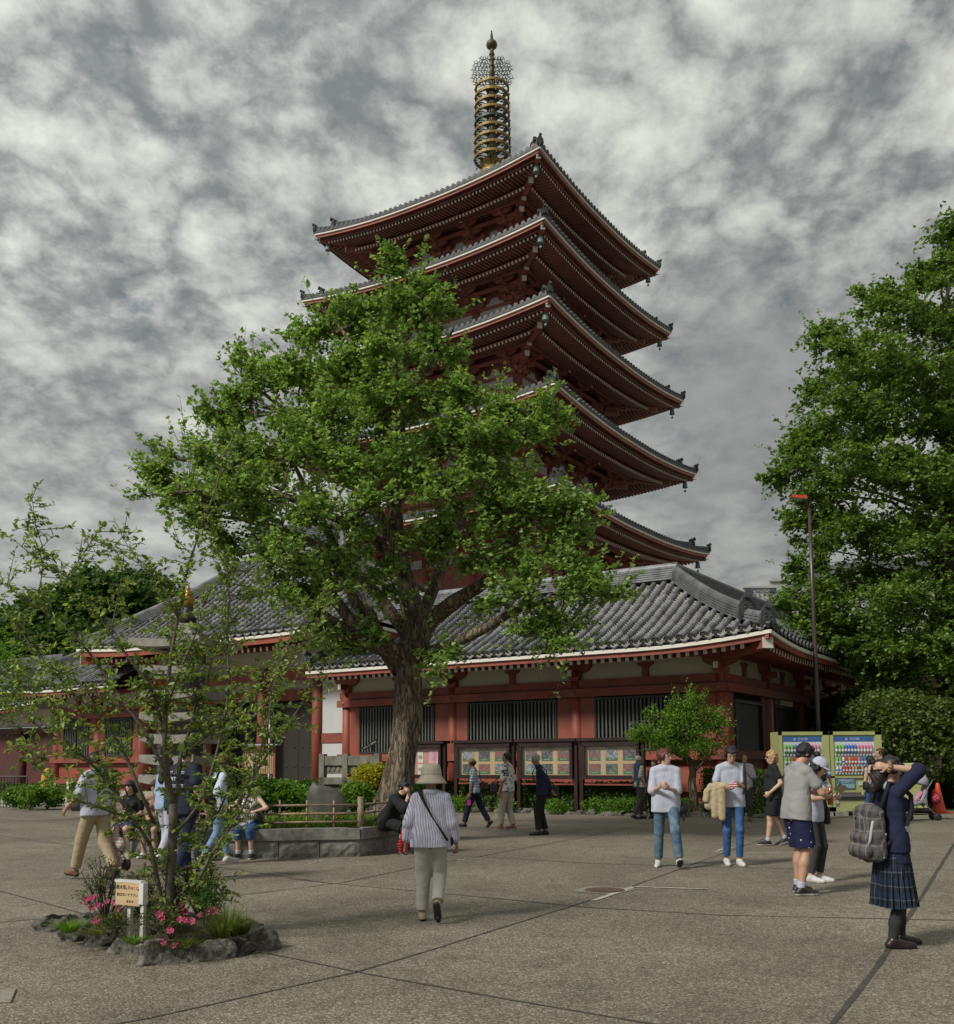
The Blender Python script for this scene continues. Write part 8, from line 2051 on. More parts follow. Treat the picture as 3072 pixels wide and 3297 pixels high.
# bamboo notice board before the gate
nb = thing('bamboo_notice_board', 'bamboo faced notice board with a small slanted roof on red posts before the gate', 'notice board', (at(503, 1500, 33.5).x, 33.5, 0), -.25)
for x_ in (-.55, .55):
    mb = MB(); mb.beam((x_, 0, .2), (x_, 0, 2.15), .07, .07, up=(0, 1, 0)); mb.build('post', RED2, nb)
for k in range(16):
    mb = MB(); mb.tube([(-.49 + k * .0653, -.02, 1.18), (-.49 + k * .0653, -.02, 2.02)], .029, 6); mb.build('bamboo_slat', mat('yellow_bamboo', (.42, .32, .17), .5, .15, 5, rnd=.12), nb)
mb = MB(); mb.beam((-.75, -.12, 2.14), (.75, -.12, 2.14), .34, .04); mb.build('roof', mat('pale_roof_sheet', (.42, .44, .46), .5, .1, 5), nb)
for k, (x_, w_) in enumerate(((-.3, .22), (.1, .3))):
    mb = MB(); mb.box((x_, -.055, 1.6), (w_, .01, .5)); mb.build('poster', cloth('poster_paper', (.5, .42, .28), 'hstripe', (.3, .2, .1), 1, 40), nb)
# stone stupa behind the thin tree
ss = thing('stone_stupa', 'tall thirteen-tier pale stone stupa with a small gilded finial behind the thin tree', 'stone stupa', (at(356, 1500, 25).x, 25, 0), -.30)
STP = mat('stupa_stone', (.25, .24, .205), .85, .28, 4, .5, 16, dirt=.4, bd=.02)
def tz(y): return at(356, y, 25).z
tiers = [(1516, .76), (1478, .76), (1438, .77), (1396, .78), (1353, .78), (1306, .80), (1256, 1.0)]
for k, (yy, w) in enumerate(tiers):
    z_ = tz(yy); th = .17; mb = MB(); n = 8
    for si in range(4):
        a = math.pi / 2 * si; c_, s_ = math.cos(a), math.sin(a)
        for i in range(n):
            V = []
            for u in (i / n, (i + 1) / n):
                x_ = (2 * u - 1) * w; lift = .085 * abs(2 * u - 1) ** 2.5
                for (yy_, zz_) in ((-w, z_ - th / 2 + lift), (-w, z_ + th / 2 + lift), (-w * .45, z_ + th * .95)):
                    xx_ = x_ * (1 if yy_ == -w else .45); V.append((xx_ * c_ - yy_ * s_, xx_ * s_ + yy_ * c_, zz_))
                xx_ = x_ * .5; yy_ = -w * .5; V.append((xx_ * c_ - yy_ * s_, xx_ * s_ + yy_ * c_, z_ - th / 2))
            mb.add(V, [(0, 4, 5, 1), (1, 5, 6, 2), (3, 7, 4, 0)])
    mb.add([(-w * .5, -w * .5, z_ + th * .9), (w * .5, -w * .5, z_ + th * .9), (w * .5, w * .5, z_ + th * .9), (-w * .5, w * .5, z_ + th * .9)], [(0, 1, 2, 3)])
    mb.build('tier_roof', STP, ss)
    zn = tz(tiers[k + 1][0]) if k + 1 < len(tiers) else z_ + .3
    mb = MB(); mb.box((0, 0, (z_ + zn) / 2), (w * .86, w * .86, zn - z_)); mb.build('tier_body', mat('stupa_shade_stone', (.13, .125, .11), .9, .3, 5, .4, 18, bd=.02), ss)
mb = MB(); mb.box((0, 0, tz(1530) / 2 - .1), (1.15, 1.15, max(.3, tz(1530)))); mb.box((0, 0, .18), (1.7, 1.7, .36)); mb.build('base', STP, ss)
zf = tz(1250)
mb = MB(); mb.lathe([(.62, zf + .14), (.42, zf + .3), (.30, zf + .36), (.28, zf + .50)], 4, M=Matrix.Rotation(math.pi / 4, 3, 'Z')); mb.build('cap_stone', STP, ss)
mb = MB(); mb.lathe([(.22, tz(1208)), (.24, tz(1200)), (.15, tz(1194)), (.17, tz(1188)), (.13, tz(1184)), (.14, tz(1180))], 14); mb.build('finial_collar', SHOEK, ss, True)
mb = MB(); mb.lathe([(.13, tz(1180)), (.165, tz(1172)), (.15, tz(1163)), (.09, tz(1153)), (.05, tz(1145)), (.03, tz(1138)), (.001, tz(1134))], 14); mb.build('gilded_jewel', mat('bright_gilding', (.28, .15, .03), .4, .2, 4, metal=.6), ss, True)
# notice boards
NOTE_L = at(858, 1566, 33.0); NBO = Vector((NOTE_L.x, NOTE_L.y, 0))
dB = Vector((0.8366, -0.5478, 0)); nB = Vector((-0.5478, -0.8366, 0))
def board_pt(u, z, out=0): return Vector((u, -out, z))
def px_to_u(x):   # photo column -> distance along the board line
    r = ray(x, 1500); t = (NBO.x - r.x * NBO.y);
    # solve NBO + dB*u on ray: (NBO.x+dB.x u) = r.x (NBO.y + dB.y u)
    return (r.x * NBO.y - NBO.x) / (dB.x - r.x * dB.y)
PHOTO = []
def photomat(i):
    m, nt, b, out = newmat('photo_print_%d' % i); v = objco(nt)
    s = NN(nt, 'ShaderNodeSeparateXYZ'); nt.links.new(v, s.inputs[0])
    vo = NN(nt, 'ShaderNodeTexVoronoi'); mp = NN(nt, 'ShaderNodeMapping'); nt.links.new(v, mp.inputs[0]); mp.inputs['Location'].default_value = (i * 3.3, 0, i * 1.7); nt.links.new(mp.outputs[0], vo.inputs[0]); vo.inputs['Scale'].default_value = 24
    hs = NN(nt, 'ShaderNodeHueSaturation'); nt.links.new(vo.outputs['Color'], hs.inputs['Color']); hs.inputs['Saturation'].default_value = .5; hs.inputs['Value'].default_value = .20
    c = nmix(nt, nramp(nt, nnoise(nt, mp.outputs[0], 13, 4), [(.4, 0), (.6, .9)]), hs.outputs[0], [(.03, .03, .035), (.25, .06, .04), (.30, .32, .36)][i % 3])
    nt.links.new(c, b.inputs['Base Color']); b.inputs['Roughness'].default_value = .25
    return m
PHM = [photomat(i) for i in range(5)]
GREEN = mat('green_caption', (.03, .13, .045), .5, .1, 5); BACKB = mat('straw_backing', (.40, .29, .155), .7, .12, 3, stretch=(.3, 1, 12)); PINKB = mat('pink_backing', (.42, .19, .15), .7, .1, 5); PAPER = mat('notice_paper', (.55, .54, .47), .7, .08, 20); PINKP = mat('pink_poster', (.55, .30, .34), .6, .1, 6)
BLAB = ['first notice board from the trunk, with pink backing and pale papers', 'notice board of six event photos behind the man in the blue checked shirt', 'notice board of six event photos behind the white haired man in navy', 'rightmost notice board of six event photos, left of the man in the waistcoat']
JTXT = ['お知らせ', '行事の御案内', '年中行事案内', '行事写真展']
spans = [(770, 866), (884, 1000), (1006, 1122), (1127, 1252)]
for bi, (xa, xb) in enumerate(spans):
    ua, ub = px_to_u(xa), px_to_u(xb); w = ub - ua
    o0 = NBO + dB * ua; t = thing('notice_board', BLAB[bi], 'notice board', (o0.x, o0.y, 0), FRAME_A, 'glazed notice boards in a row before the hall')
    zt_, zb = 2.22, 1.02
    for x_ in (.05, w - .05):
        mb = MB(); mb.beam((x_, 0, 0), (x_, 0, zt_), .11, .13, up=(0, 1, 0)); mb.build('post', WOODB, t)
    mb = MB(); mb.box((w / 2, .0, zt_ - .03), (w + .05, .42, .09)); mb.build('roof_board', WOODB, t)
    fr = MB()
    fr.box((w / 2, -.06, zt_ - .16), (w - .22, .2, .14)); fr.box((w / 2, -.06, zb + .05), (w - .22, .2, .12)); fr.box((.16, -.06, (zt_ + zb) / 2 - .04), (.10, .2, zt_ - zb - .3)); fr.box((w - .16, -.06, (zt_ + zb) / 2 - .04), (.10, .2, zt_ - zb - .3))
    fr.build('frame', WOODB, t)
    mb = MB(); mb.box((w / 2, .0, (zt_ + zb) / 2), (w - .3, .03, zt_ - zb - .2)); mb.build('backing', PINKB if bi == 0 else BACKB, t)
    mb = MB(); mb.box((w / 2, .05, (zt_ + zb) / 2), (w - .3, .04, zt_ - zb)); mb.build('back_panel', WOODB, t)
    text_obj('heading', JTXT[bi], .085, Vector((w / 2, -.02, zt_ - .29)), (1, 0, 0), (0, 0, 1), WOODB, t, .002)
    iw = w - .42
    if bi:
        for r_ in range(2):
            for c_ in range(3):
                cx = .21 + iw * (c_ + .5) / 3; cz = zt_ - .50 - r_ * .40; pw, ph = iw / 3 * .68, .30
                mb = MB(); mb.box((cx, -.022, cz), (pw, .012, ph)); p_ = mb.build('photo_print', PHM[(bi * 2 + r_ * 3 + c_) % 5], t)
                mb = MB(); mb.box((cx, -.030, cz - ph / 2 + .035), (pw, .006, .07)); mb.build('green_caption', GREEN, p_)
                text_obj('caption', '浅草寺 行事', .035, Vector((cx, -.034, cz - ph / 2 + .035)), (1, 0, 0), (0, 0, 1), PAPER, p_, .001)
    else:
        for (cx, cz, pw, ph) in ((w * .30, zt_ - .52, .22, .36), (w * .50, zt_ - .52, .22, .36), (w * .30, zt_ - .92, .22, .34), (w * .50, zt_ - .92, .22, .34)):
            mb = MB(); mb.box((cx, -.022, cz), (pw, .01, ph)); p_ = mb.build('notice_paper', PAPER, t)
            text_obj('print', 'お知らせ\n参拝の皆様へ\n行事の御案内\n浅草寺', .032, Vector((cx, -.029, cz)), (1, 0, 0), (0, 0, 1), WOODB, p_, .001)
        mb = MB(); mb.box((w * .78, -.022, zt_ - .70), (.46, .01, .80)); p_ = mb.build('poster', PINKP, t)
        text_obj('print', '浅\n草\n寺', .16, Vector((w * .78, -.029, zt_ - .60)), (1, 0, 0), (0, 0, 1), mat('poster_ink', (.35, .10, .12), .6, .1, 5), p_, .001)
        text_obj('print', '参拝案内', .085, Vector((w * .78, -.029, zt_ - 1.0)), (1, 0, 0), (0, 0, 1), WOODB, p_, .001)
    gm, gnt, gb, go = newmat('case_glass_%d' % bi) ; gb.inputs['Roughness'].default_value = .03; gb.inputs['Alpha'].default_value = .03; gb.inputs['Base Color'].default_value = (.5, .6, .6, 1)
    mb = MB(); mb.box((w / 2, -.13, (zt_ + zb) / 2 - .04), (w - .42, .006, zt_ - zb - .32)); mb.build('glass_pane', gm, t)
    mb = MB(); mb.box((w / 2, .02, zb - .16), (w - .1, .05, .05)); mb.build('lower_rail', RED2, t)
# rough stones edging the hedge
es = ROCK
for i in range(34):
    x_ = 845 + i * 20.2; r = ray(x_, 1580); sw_ = rng.uniform(.16, .30)
    Yb = float(np.interp(x_, [845, 1120, 1280, 1520], [32.3, 29.4, 28.0, 27.2]));
    me = rock_mesh('edging_stone', sw_, .14, rng.uniform(.09, .13), 300 + i, sub=2)
    if i == 0: est = thing('stone_edging', 'row of rough edging stones along the foot of the hedge', 'edging', (0, 0, 0))
    link('stone', me, est, (r.x * Yb, Yb, .05), (0, 0, rng.uniform(-.3, .1)))
# soil strip behind it
mb = MB(); pts = [(r_.x * Y_, Y_) for r_, Y_ in ((ray(845, 1500), 32.4), (ray(1120, 1500), 29.5), (ray(1280, 1500), 28.1), (ray(1520, 1500), 27.3))]
V = [(x_, y_, .008) for x_, y_ in pts] + [(x_ + .9, y_ + 1.9, .008) for x_, y_ in pts]; mb.add(V, [(i, i + 1, i + 5, i + 4) for i in range(3)]); mb.build('planting_soil', SOIL, kind='structure')
# black lattice-like pointer plate leaning in the left window
t = thing('pointer_sign', 'tilted black arrow plate with white lettering in front of the left window', 'sign', at(718, 1446, 32.0))
mb = MB(); mb.prism([(-.28, -.06), (.28, -.06), (.28, .06), (-.28, .06)], .02, (0, 0, 0), (.86, -.1, .48), (-.48, 0, .86)); mb.build('plate', SHOEK, t)
text_obj('lettering', 'おみくじ OMIKUJI', .058, Vector((0, -.014, 0)), (.86, -.1, .48), (-.48, 0, .86), WHITE, t, .002)
mb = MB(); mb.tube([(.1, .03, -.0), (.1, .03, -1.99)], .018, 6); mb.build('pole', SHOEK, t)
# vending machines
VG = mat('pale_olive_paint', (.37, .39, .165), .4, .06, 2, spec=.5); VW = mat('display_white', (.62, .64, .66), .5, .05, 5); VBLU = mat('display_blue', (.03, .09, .32), .4, .1, 3); VGRN = mat('display_green', (.03, .22, .12), .4, .1, 3); VBLK = mat('machine_black', (.03, .03, .033), .3, .2, 8)
CANC = [mat('can_' + n_, c_, .3, .25, 30) for n_, c_ in (('green', (.16, .42, .04)), ('blue', (.04, .13, .45)), ('pink', (.60, .20, .32)), ('red', (.42, .05, .035)), ('orange', (.55, .17, .05)), ('white', (.58, .60, .62)), ('amber', (.40, .25, .10)), ('dark', (.06, .035, .03)))]
VY = 28.2
def vending(label, x0, x1, seqs):
    p0 = at(x0, 1500, VY); p1 = at(x1, 1500, VY); w = p1.x - p0.x
    t = thing('vending_machine', label, 'vending machine', (p0.x, VY, .12), 0, 'drink vending machines'); Hh = 2.22; D = .78
    mb = MB(); mb.box((w / 2, D / 2, Hh / 2), (w - .02, D, Hh)); mb.build('cabinet', VG, t)
    # front door frame (raised rim)
    mb = MB()
    for (x_, z_, a, b_) in ((.05, Hh / 2, .10, Hh), (w - .09, Hh / 2, .18, Hh), (w / 2, Hh - .05, w, .10), (w / 2, .95, w, .06), (w / 2, .06, w, .12)): mb.box((x_, -.025, z_), (a - .004, .05, b_ - .004))
    mb.build('door_rim', VG, t)
    zt_, zb = Hh - .12, 1.02
    mb = MB(); mb.box((w / 2 - .04, -.004, (zt_ + zb) / 2), (w - .32, .006, zt_ - zb)); mb.build('display_back', VW, t)
    mb = MB(); mb.box((w / 2 - .04, -.012, zt_ - .09), (w - .34, .012, .13)); mb.build('header', VBLU, t)
    mb = MB(); mb.box((w / 2 - .04, -.013, zt_ - .015), (w - .34, .014, .03)); mb.build('header_strip', VGRN, t)
    text_obj('maker_lettering', 'ITO EN', .082, Vector((w / 2 - .02, -.022, zt_ - .09)), (1, 0, 0), (0, .0, 1), VW, t, .002)
    mb = MB(); cx = w / 2 - .25
    for k in range(4):
        a = math.pi / 2 * k + .4; mb.prism([(0, 0), (.03, .012), (.036, 0), (.03, -.012)], .003, (cx, -.021, zt_ - .09), (math.cos(a), 0, math.sin(a)), (-math.sin(a), 0, math.cos(a)))
    mb.build('maker_emblem', VW, t)
    iw = w - .40; rowz = [zt_ - .50, zt_ - .80, zt_ - 1.02]; rh = [.28, .20, .17];
    for r_ in range(3):
        n = len(seqs[r_])
        for c_, ci in enumerate(seqs[r_]):
            cx = .14 + iw * (c_ + .5) / n; cw = iw / n * .40; zb_ = rowz[r_]
            mb = MB()
            prof = [(cw, 0), (cw, rh[r_] * .72), (cw * .75, rh[r_] * .86), (cw * .4, rh[r_] * .92), (cw * .4, rh[r_])] if r_ == 0 else [(cw * .9, 0), (cw, .01), (cw, rh[r_] * .92), (cw * .85, rh[r_])]
            mb.lathe(prof, 10, (cx, -.045, zb_)); o = mb.build('bottle' if r_ == 0 else 'can', CANC[ci], t, True)
            mb = MB(); mb.lathe([(cw * 1.02, rh[r_] * .25), (cw * 1.02, rh[r_] * .48)], 10, (cx, -.045, zb_)); mb.build('label_band', CANC[5 if ci != 5 else 1], o)
        mb = MB(); mb.box((w / 2 - .04, -.03, rowz[r_] - .03), (w - .34, .06, .045)); sh_ = mb.build('shelf', VW, t)
        for c_ in range(n):
            cx = .14 + iw * (c_ + .5) / n; mb = MB(); mb.box((cx, -.063, rowz[r_] - .03), (iw / n * .5, .008, .022)); mb.build('button', VBLK, sh_)
    mb = MB(); mb.box((w / 2 - .04, -.085, (zt_ + zb) / 2 + .02), (w - .30, .006, zt_ - zb - .08)); g_ = MATS['case_glass_0']; mb.build('glass_pane', g_, t)
    # lower half: poster, coin unit, delivery slot, badges
    mb = MB(); mb.box((w * .27, -.03, .78), (w * .36, .012, .30)); ps = mb.build('info_panel', mat('panel_blue_print', (.10, .20, .28), .4, .5, 14), t)
    mb = MB(); mb.box((w * .27, -.038, .70), (w * .34, .006, .10)); mb.build('picture_strip', mat('panel_pale_print', (.25, .38, .45), .4, .6, 30), ps)
    text_obj('print', '災害時飲料提供\nベンダー', .055, Vector((w * .27, -.038, .82)), (1, 0, 0), (0, 0, 1), VW, ps, .001)
    mb = MB(); mb.box((w * .58, -.028, .77), (w * .13, .01, .11)); mb.build('sticker', mat('pale_green_sticker', (.42, .55, .45), .5, .2, 30), t)
    mb = MB(); mb.box((w * .71, -.04, .77), (w * .12, .05, .15)); cu = mb.build('coin_unit', VBLK, t)
    mb = MB(); mb.lathe([(.035, 0), (.03, .02), (.001, .02)], 10, (w * .71, -.065, .76), 0, Matrix(((1, 0, 0), (0, 0, -1), (0, 1, 0)))); mb.build('dial', METAL, cu)
    mb = MB(); mb.box((w * .83, -.03, .79), (w * .10, .02, .09)); mb.build('note_slot', VBLK, t)
    mb = MB(); mb.box((w * .46, -.028, .42), (w * .74, .02, .20)); sl = mb.build('delivery_slot', VBLK, t)
    mb = MB(); mb.box((w * .46, -.042, .45), (w * .70, .012, .09)); mb.build('flap', mat('smoked_flap', (.12, .12, .125), .2, .2, 5), sl)
    mb = MB(); mb.lathe([(.045, 0), (.045, .006)], 14, (.14, -.03, .26), 0, Matrix(((1, 0, 0), (0, 0, -1), (0, 1, 0)))); mb.build('recycling_badge', VW, t)
    text_obj('badge_letter', '6', .06, Vector((.14, -.04, .26)), (1, 0, 0), (0, 0, 1), VBLU, t, .001)
    mb = MB(); mb.box((.14, -.029, .12), (.09, .006, .11)); mb.build('sticker', METAL, t)
    for x_ in (.15, w - .2):
        mb = MB(); mb.box((x_, .0, -.06), (.42, .5, .115)); mb.build('concrete_foot', STONEL, t)
    return t, w
vending('left pale olive vending machine, partly hidden by the man with the black backpack', 1513, 1611, [[0, 0, 0, 1, 1, 5, 1, 4, 2, 2, 2], [0, 0, 3, 3, 4, 6, 5, 5, 1, 1, 2], [5, 5, 3, 3, 6, 6, 7, 7, 6, 3, 3]])
vending('right pale olive vending machine with three lit shelves of bottles and cans', 1612.5, 1713, [[0, 0, 0, 1, 1, 1, 1, 2, 2, 2, 2, 2], [0, 0, 5, 3, 4, 3, 3, 4, 1, 1, 1, 1], [5, 5, 3, 3, 3, 6, 6, 7, 6, 7, 6, 6]])
# recycling box
p0 = at(1727, 1500, 28.3); p1 = at(1797, 1500, 28.3); w = p1.x - p0.x
t = thing('recycling_box', 'pale olive recycling box with a slanted lid beside the vending machines', 'bin', (p0.x, 28.3, 0))
mb = MB(); mb.prism([(0, .04), (.62, .04), (.62, 1.45), (.30, 1.45), (0, 1.18)], w, (w / 2, 0, 0), (0, 1, 0), (0, 0, 1)); mb.build('box', VG, t)
mb = MB(); mb.beam((w * .5, .10, 1.29), (w * .5, .2, 1.37), .45, .012); mb.build('opening', mat('opening_white', (.5, .52, .5), .5, .1, 5), t)
mb = MB(); mb.box((w / 2, -.003, 1.16), (w - .04, .006, .02)); mb.build('lid_gap', VBLK, t)
# traffic cone
p = gnd(1823, 1578); t = thing('traffic_cone', 'orange traffic cone standing on a thin orange base right of the recycling box', 'traffic cone', (p.x, p.y, 0))
CONE = mat('cone_orange', (.58, .075, .02), .5, .12, 6)
mb = MB(); mb.lathe([(.20, .035), (.19, .06), (.055, .80), (.045, .86), (.02, .87)], 22); mb.build('cone', CONE, t, True)
mb = MB(); mb.box((0, 0, .018), (.62, .50, .036)); mb.box((.2, .1, .02), (.5, .3, .012)); mb.build('base', CONE, t)
for i, (x_, y_) in enumerate(((1770, 1566), (1795, 1568), (1848, 1566))):
    p = gnd(x_, y_); me = rock_mesh('boulder', .42, .2, .2, 500 + i, sub=2); o = link('boulder', me, None, (p.x, p.y, .12)); tag(o, ['grey boulder behind the stroller wheels', 'grey boulder left of the orange cone', 'grey boulder right of the orange cone'][i], 'boulder')
# stroller
p = gnd(1787, 1592); t = thing('stroller', 'folding stroller with a grey hood, pink seat and a red bag hung behind', 'stroller', (p.x, p.y, 0), R_(-8))
FRM_ = METAL
def st_tube(name, pts, r, mt): mb = MB(); mb.tube(pts, r, 7); mb.build(name, mt, t, True)
for s_ in (-.22, .22):
    st_tube('frame_leg', [(-.30, s_, .10), (-.05, s_, .48), (.28, s_, 1.02)], .014, FRM_); st_tube('frame_leg', [(.34, s_, .10), (.05, s_, .45), (-.18, s_, .62)], .014, FRM_); st_tube('handle', [(.28, s_, 1.02), (.36, s_, 1.05)], .022, BLACK)
    for x_ in (-.32, .36):
        for o_ in (-.03, .03):
            mb = MB(); M = Matrix(((1, 0, 0), (0, 0, 1), (0, 1, 0))); mb.lathe([(.03, -.014), (.085, -.014), (.09, 0), (.085, .014), (.03, .014)], 14, (x_, s_ + o_, .09), 0, M); mb.build('wheel', BLACK, t, True)
st_tube('axle', [(-.30, -.22, .12), (-.30, .22, .12)], .012, FRM_); st_tube('axle', [(.34, -.22, .12), (.34, .22, .12)], .012, FRM_)
sdf_obj('seat', [prim(V3(-.14, -.13, .42), V3(-.14, .13, .42), .06, .06), prim(V3(-.14, 0, .42), V3(.06, 0, .44), .10, .12, ((0, 0, 1), .5)), prim(V3(.08, -.12, .46), V3(.14, -.12, .82), .06, .05), prim(V3(.08, .12, .46), V3(.14, .12, .82), .06, .05), prim(V3(.08, 0, .46), V3(.15, 0, .82), .12, .11, ((1, 0, 0), .5))], cloth('stroller_seat_cloth', (.30, .30, .32)), t, .014)
sdf_obj('seat_pad', [prim(V3(-.10, 0, .50), V3(.05, 0, .68), .07, .08, ((1, 0, 0), .5))], cloth('pink_pad', (.50, .18, .30)), t, .014)
sdf_obj('hood', [prim(V3(.02, -.12, .98), V3(.02, .12, .98), .19, .19)], cloth('grey_hood', (.30, .30, .33)), t, .016, [(V3(0, 0, .92), (-.3, 0, -.95))])
sdf_obj('hung_bag', [prim(V3(.40, -.08, .55), V3(.42, .08, .50), .10, .11), prim(V3(.38, 0, .62), V3(.36, 0, .74), .08, .04)], cloth('crimson_bag', (.30, .02, .05), 'floral', (.45, .2, .2), 25), t, .014, wr=.008)
sdf_obj('basket', [prim(V3(-.18, 0, .24), V3(.20, 0, .24), .14, .14, ((0, 0, 1), .5))], BLK, t, .016)
# street lamp
LY = 30.0
pb = at(1590, 1600, LY); ptp = at(1571, 985, LY)
t = thing('street_lamp', 'tall dark brown street lamp with a red angled head', 'street lamp', (at(1592, 1500, LY).x, LY, 0))
POLE = mat('lamp_pole_paint', (.050, .036, .032), .35, .25, 3, spec=.6)
zt_ = ptp.z; lean_ = ptp.x - t.location.x
mb = MB(); mb.tube([(0, 0, 0), (lean_ * .3, 0, zt_ * .35), (lean_ * .65, 0, zt_ * .68), (lean_, 0, zt_)], [.085, .07, .06, .052], 14); mb.tube([(0, 0, 0), (0, 0, .5)], .13, 14); mb.build('pole', POLE, t, True)
mb = MB(); mb.tube([(lean_, 0, zt_ - .05), (lean_ - .12, -.05, zt_ + .18), (lean_ - .22, -.08, zt_ + .24)], .045, 8); mb.build('arm', POLE, t, True)
hd0 = Vector((lean_ - .36, -.12, zt_ + .28))
mb = MB(); M = Matrix.Rotation(.12, 3, 'Y')
V = [M @ Vector(v) for v in [(-.25, -.13, -.04), (.25, -.13, -.04), (.25, .13, -.04), (-.25, .13, -.04), (-.20, -.10, .05), (.22, -.10, .07), (.22, .10, .07), (-.20, .10, .05)]]
mb.add([v + hd0 for v in V], [(0, 3, 2, 1), (4, 5, 6, 7), (0, 1, 5, 4), (1, 2, 6, 5), (2, 3, 7, 6), (3, 0, 4, 7)]); lh = mb.build('lamp_head', mat('lamp_red', (.42, .06, .02), .4, .1, 3), t)
mb = MB(); V = [M @ Vector(v) + hd0 for v in [(-.20, -.10, -.046), (.20, -.10, -.046), (.20, .10, -.046), (-.20, .10, -.046)]]; mb.add(V, [(0, 3, 2, 1)]); mb.build('lens', mat('lamp_lens', (.45, .46, .42), .2, .05, 3), lh)
# wooden sign in the bed
SY = 8.45; a = at(226, 1760, SY); b_ = at(272, 1795, SY)
p = at(251, 1765, SY - .05)
t = thing('wooden_sign', 'small wooden sign with Japanese lettering on two white posts in the bed', 'sign', (p.x, SY - .05, 0), R_(-30))
Wd = .285; zc = at(252, 1733, SY).z
WOOD = mat('pale_sign_wood', (.50, .37, .20), .55, .12, 2.0, .1, 30, stretch=(1, 1, 9)); SWH = mat('sign_white_paint', (.56, .55, .51), .6, .12, 12)
mb = MB(); mb.box((0, -.012, zc), (Wd, .022, .185)); mb.build('board', WOOD, t)
mb = MB(); mb.box((.0, .002, zc + .100), (Wd + .03, .055, .018)); mb.build('cap_board', SWH, t)
for x_, tp_ in ((Wd / 2 + .012, .1), (-.02, -.06)):
    mb = MB(); mb.box((x_, .03 if x_ < .1 else .01, (zc + tp_) / 2), (.036, .032, zc + tp_)); mb.build('post', SWH, t)
mb = MB(); mb.box((Wd / 2 + .016, .0, zc + .01), (.05, .05, .17)); mb.build('end_block', SWH, t)
INK = mat('sign_ink', (.02, .018, .018), .6, .1, 5); INKR = mat('sign_red_ink', (.35, .03, .02), .6, .1, 5)
yy = -.024
text_obj('lettering', '樹木等', .040, Vector((-.078, yy, zc + .048)), (1, 0, 0), (0, 0, 1), INK, t, .001)
text_obj('lettering', 'に', .022, Vector((-.009, yy, zc + .040)), (1, 0, 0), (0, 0, 1), INK, t, .001)
text_obj('lettering', '「', .030, Vector((.004, yy, zc + .052)), (1, 0, 0), (0, 0, 1), INK, t, .001)
text_obj('lettering', '」', .030, Vector((.128, yy, zc + .046)), (1, 0, 0), (0, 0, 1), INK, t, .001)
text_obj('lettering', 'おみくじ', .030, Vector((.066, yy, zc + .048)), (1, 0, 0), (0, 0, 1), INKR, t, .001)
text_obj('lettering', 'を', .020, Vector((.133, yy, zc + .036)), (1, 0, 0), (0, 0, 1), INK, t, .001)
text_obj('lettering', '結ばないで下さい', .031, Vector((-.002, yy, zc - .010)), (1, 0, 0), (0, 0, 1), INK, t, .001)
text_obj('lettering', '浅 草 寺', .024, Vector((.03, yy, zc - .062)), (1, 0, 0), (0, 0, 1), INK, t, .001)
# hotel far behind
hb = thing('hotel_building', 'pale far hotel block with vertical windows and a sign on its top floor', 'building', (at(1480, 1100, 160).x, 160, 0))
HW = mat('hotel_wall', (.34, .34, .33), .7, .1, .3); HGL = mat('hotel_glass', (.10, .13, .17), .2, .2, .5)
ztp = at(1480, 1138, 160).z; sc_ = 160 / 1940.0
x0 = -40 * sc_; x1 = 25 * sc_
mb = MB(); mb.box(((x0 + x1) / 2, 6, ztp / 2), (x1 - x0, 12, ztp)); mb.build('wall', HW, hb)
mb = MB(); mb.box((58 * sc_, 9, (ztp + 20 * sc_) / 2), (70 * sc_, 12, ztp + 20 * sc_)); mb.build('stair_tower', HW, hb)
mb = MB(); mb.box((x0 / 2 + x1 / 2, -.1, ztp - .15), (x1 - x0 + .1, .24, .3)); mb.build('parapet', HW, hb)
mb = MB(); mb.box((58 * sc_, 2.9, ztp + 20 * sc_ - .15), (70 * sc_, .5, .4)); mb.build('parapet', HW, hb)
for fl_ in range(5):
    zc = ztp - 12 * sc_ - fl_ * 3.3
    for x_ in (-33, -25, 16, 22):
        mb = MB(); mb.box((x_ * sc_, -.04, zc), (.5, .08, 1.7)); w_ = mb.build('window', HGL, hb)
    for x_ in (32, 44): mb = MB(); mb.box((x_ * sc_, 2.96, zc), (.75, .08, 1.7)); mb.build('window', HGL, hb)
mb = MB(); mb.box((-4 * sc_, -.08, ztp - 24 * sc_), (33 * sc_, .12, 26 * sc_)); sb = mb.build('sign_panel', mat('hotel_sign_white', (.48, .48, .46), .6, .05, 1), hb)
text_obj('sign_lettering', 'Richmond', 15 * sc_, Vector((-5 * sc_, -.3, ztp - 10 * sc_)), (1, 0, 0), (0, 0, 1), mat('sign_navy', (.03, .035, .055), .5, .1, 1), sb, .02)
text_obj('sign_lettering', 'まるごと\nにっぽん', 9.5 * sc_, Vector((-4 * sc_, -.3, ztp - 25 * sc_)), (1, 0, 0), (0, 0, 1), MATS['sign_navy'], sb, .02)
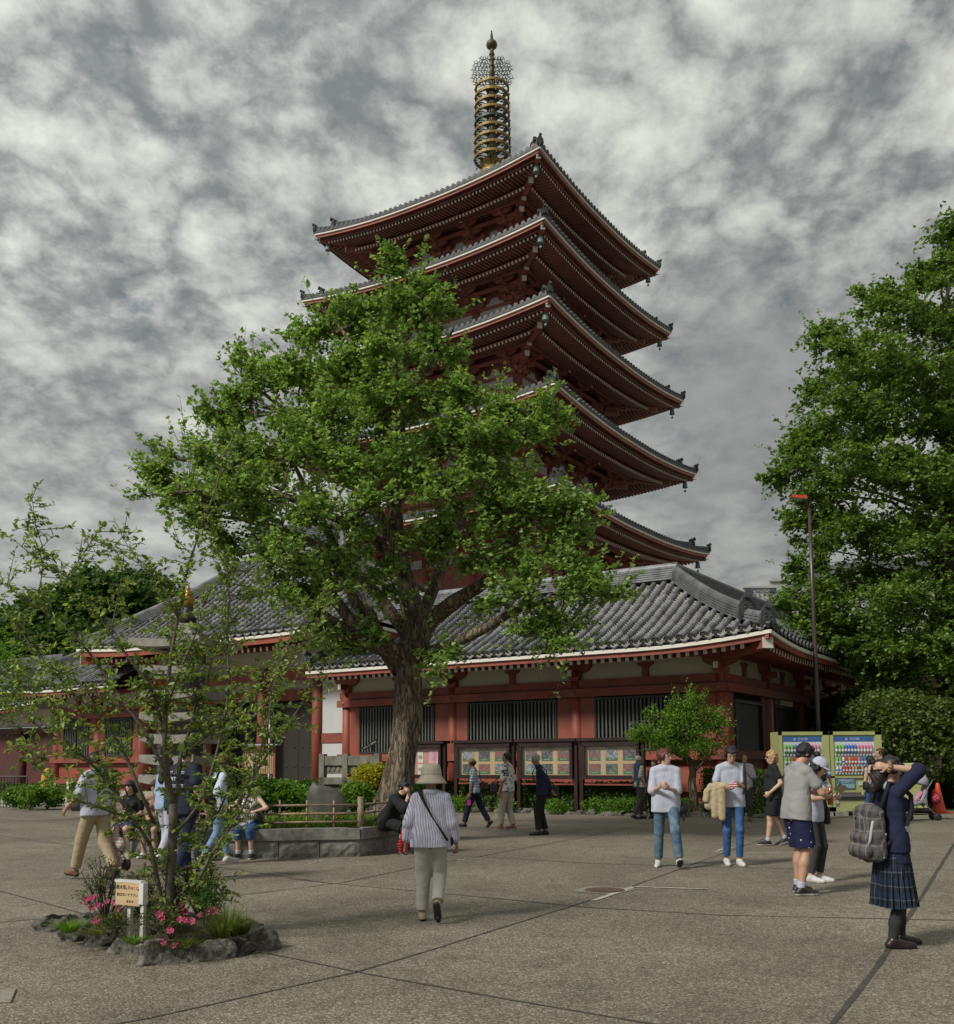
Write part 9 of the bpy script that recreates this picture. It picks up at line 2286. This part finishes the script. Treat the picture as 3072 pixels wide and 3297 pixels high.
# left side: planting, pot, railing, step barrier
for i, (x_, y_, Yd, r) in enumerate([(60, 1523, 34, .55), (95, 1520, 34.5, .6), (40, 1515, 35, .5)]):
    p = at(x_, y_, Yd); bush('low_shrub', ['low bright shrub left of the big flower pot', 'low bright shrub touching the big flower pot', 'low shrub with white flowers at the far left edge'][i], 'shrub', (p.x, Yd, .4), (r, r, .42), 2200, .08, BRIGHT, 'quad', .7, .02, ln=.15, lobes=4)
p = at(157, 1535, 33.5); t = thing('flower_pot', 'big grey flower pot with leaves between two white posts', 'flower pot', (p.x, 33.5, 0))
mb = MB(); mb.lathe([(.26, 0), (.36, .2), (.40, .45), (.46, .52), (.46, .58), (.38, .58), (.36, .5)], 18); mb.build('pot', mat('grey_pot', (.10, .09, .085), .6, .2, 6), t, True)
P, b0, t0 = sprays((0, 0, .75), (.35, .35, .2), 40, 10, .25, up=.8); build_leaves('leaves', BRIGHT, t, P, .12, 'oval', .3)
for i, x_ in enumerate((132, 176)):
    p = at(x_, 1520, 33.2); mb = MB(); mb.box((0, 0, .48), (.09, .09, .96)); o = mb.build('marker_post', WHITE, loc=(p.x, 33.2, 0)); tag(o, ['white marker post left of the big flower pot', 'white marker post right of the big flower pot'][i], 'post')
p = at(38, 1500, 36); t = thing('black_railing', 'short black metal railing at the far left by the dark doorway', 'railing', (p.x, 36, 0))
mb = MB(); mb.tube([(-2.4, 0, 1.1), (.3, 0, 1.1)], .025, 6); mb.tube([(-2.4, 0, .15), (.3, 0, .15)], .02, 6); mb.build('rail', SHOEK, t)
for k in range(24): mb = MB(); mb.tube([(-2.4 + k * .117, 0, .0), (-2.4 + k * .117, 0, 1.1)], .014, 5); mb.build('baluster', SHOEK, t)
p = at(92, 1500, 37); mb = MB(); mb.lathe([(.24, 0), (.22, .4), (.2, .9), (.12, 1.15), (.001, 1.2)], 14); o = mb.build('yellow_barrier', mat('safety_yellow', (.55, .30, .03), .5, .15, 5), loc=(p.x, 37, .2)); tag(o, 'yellow safety marker behind the railing at far left', 'barrier')
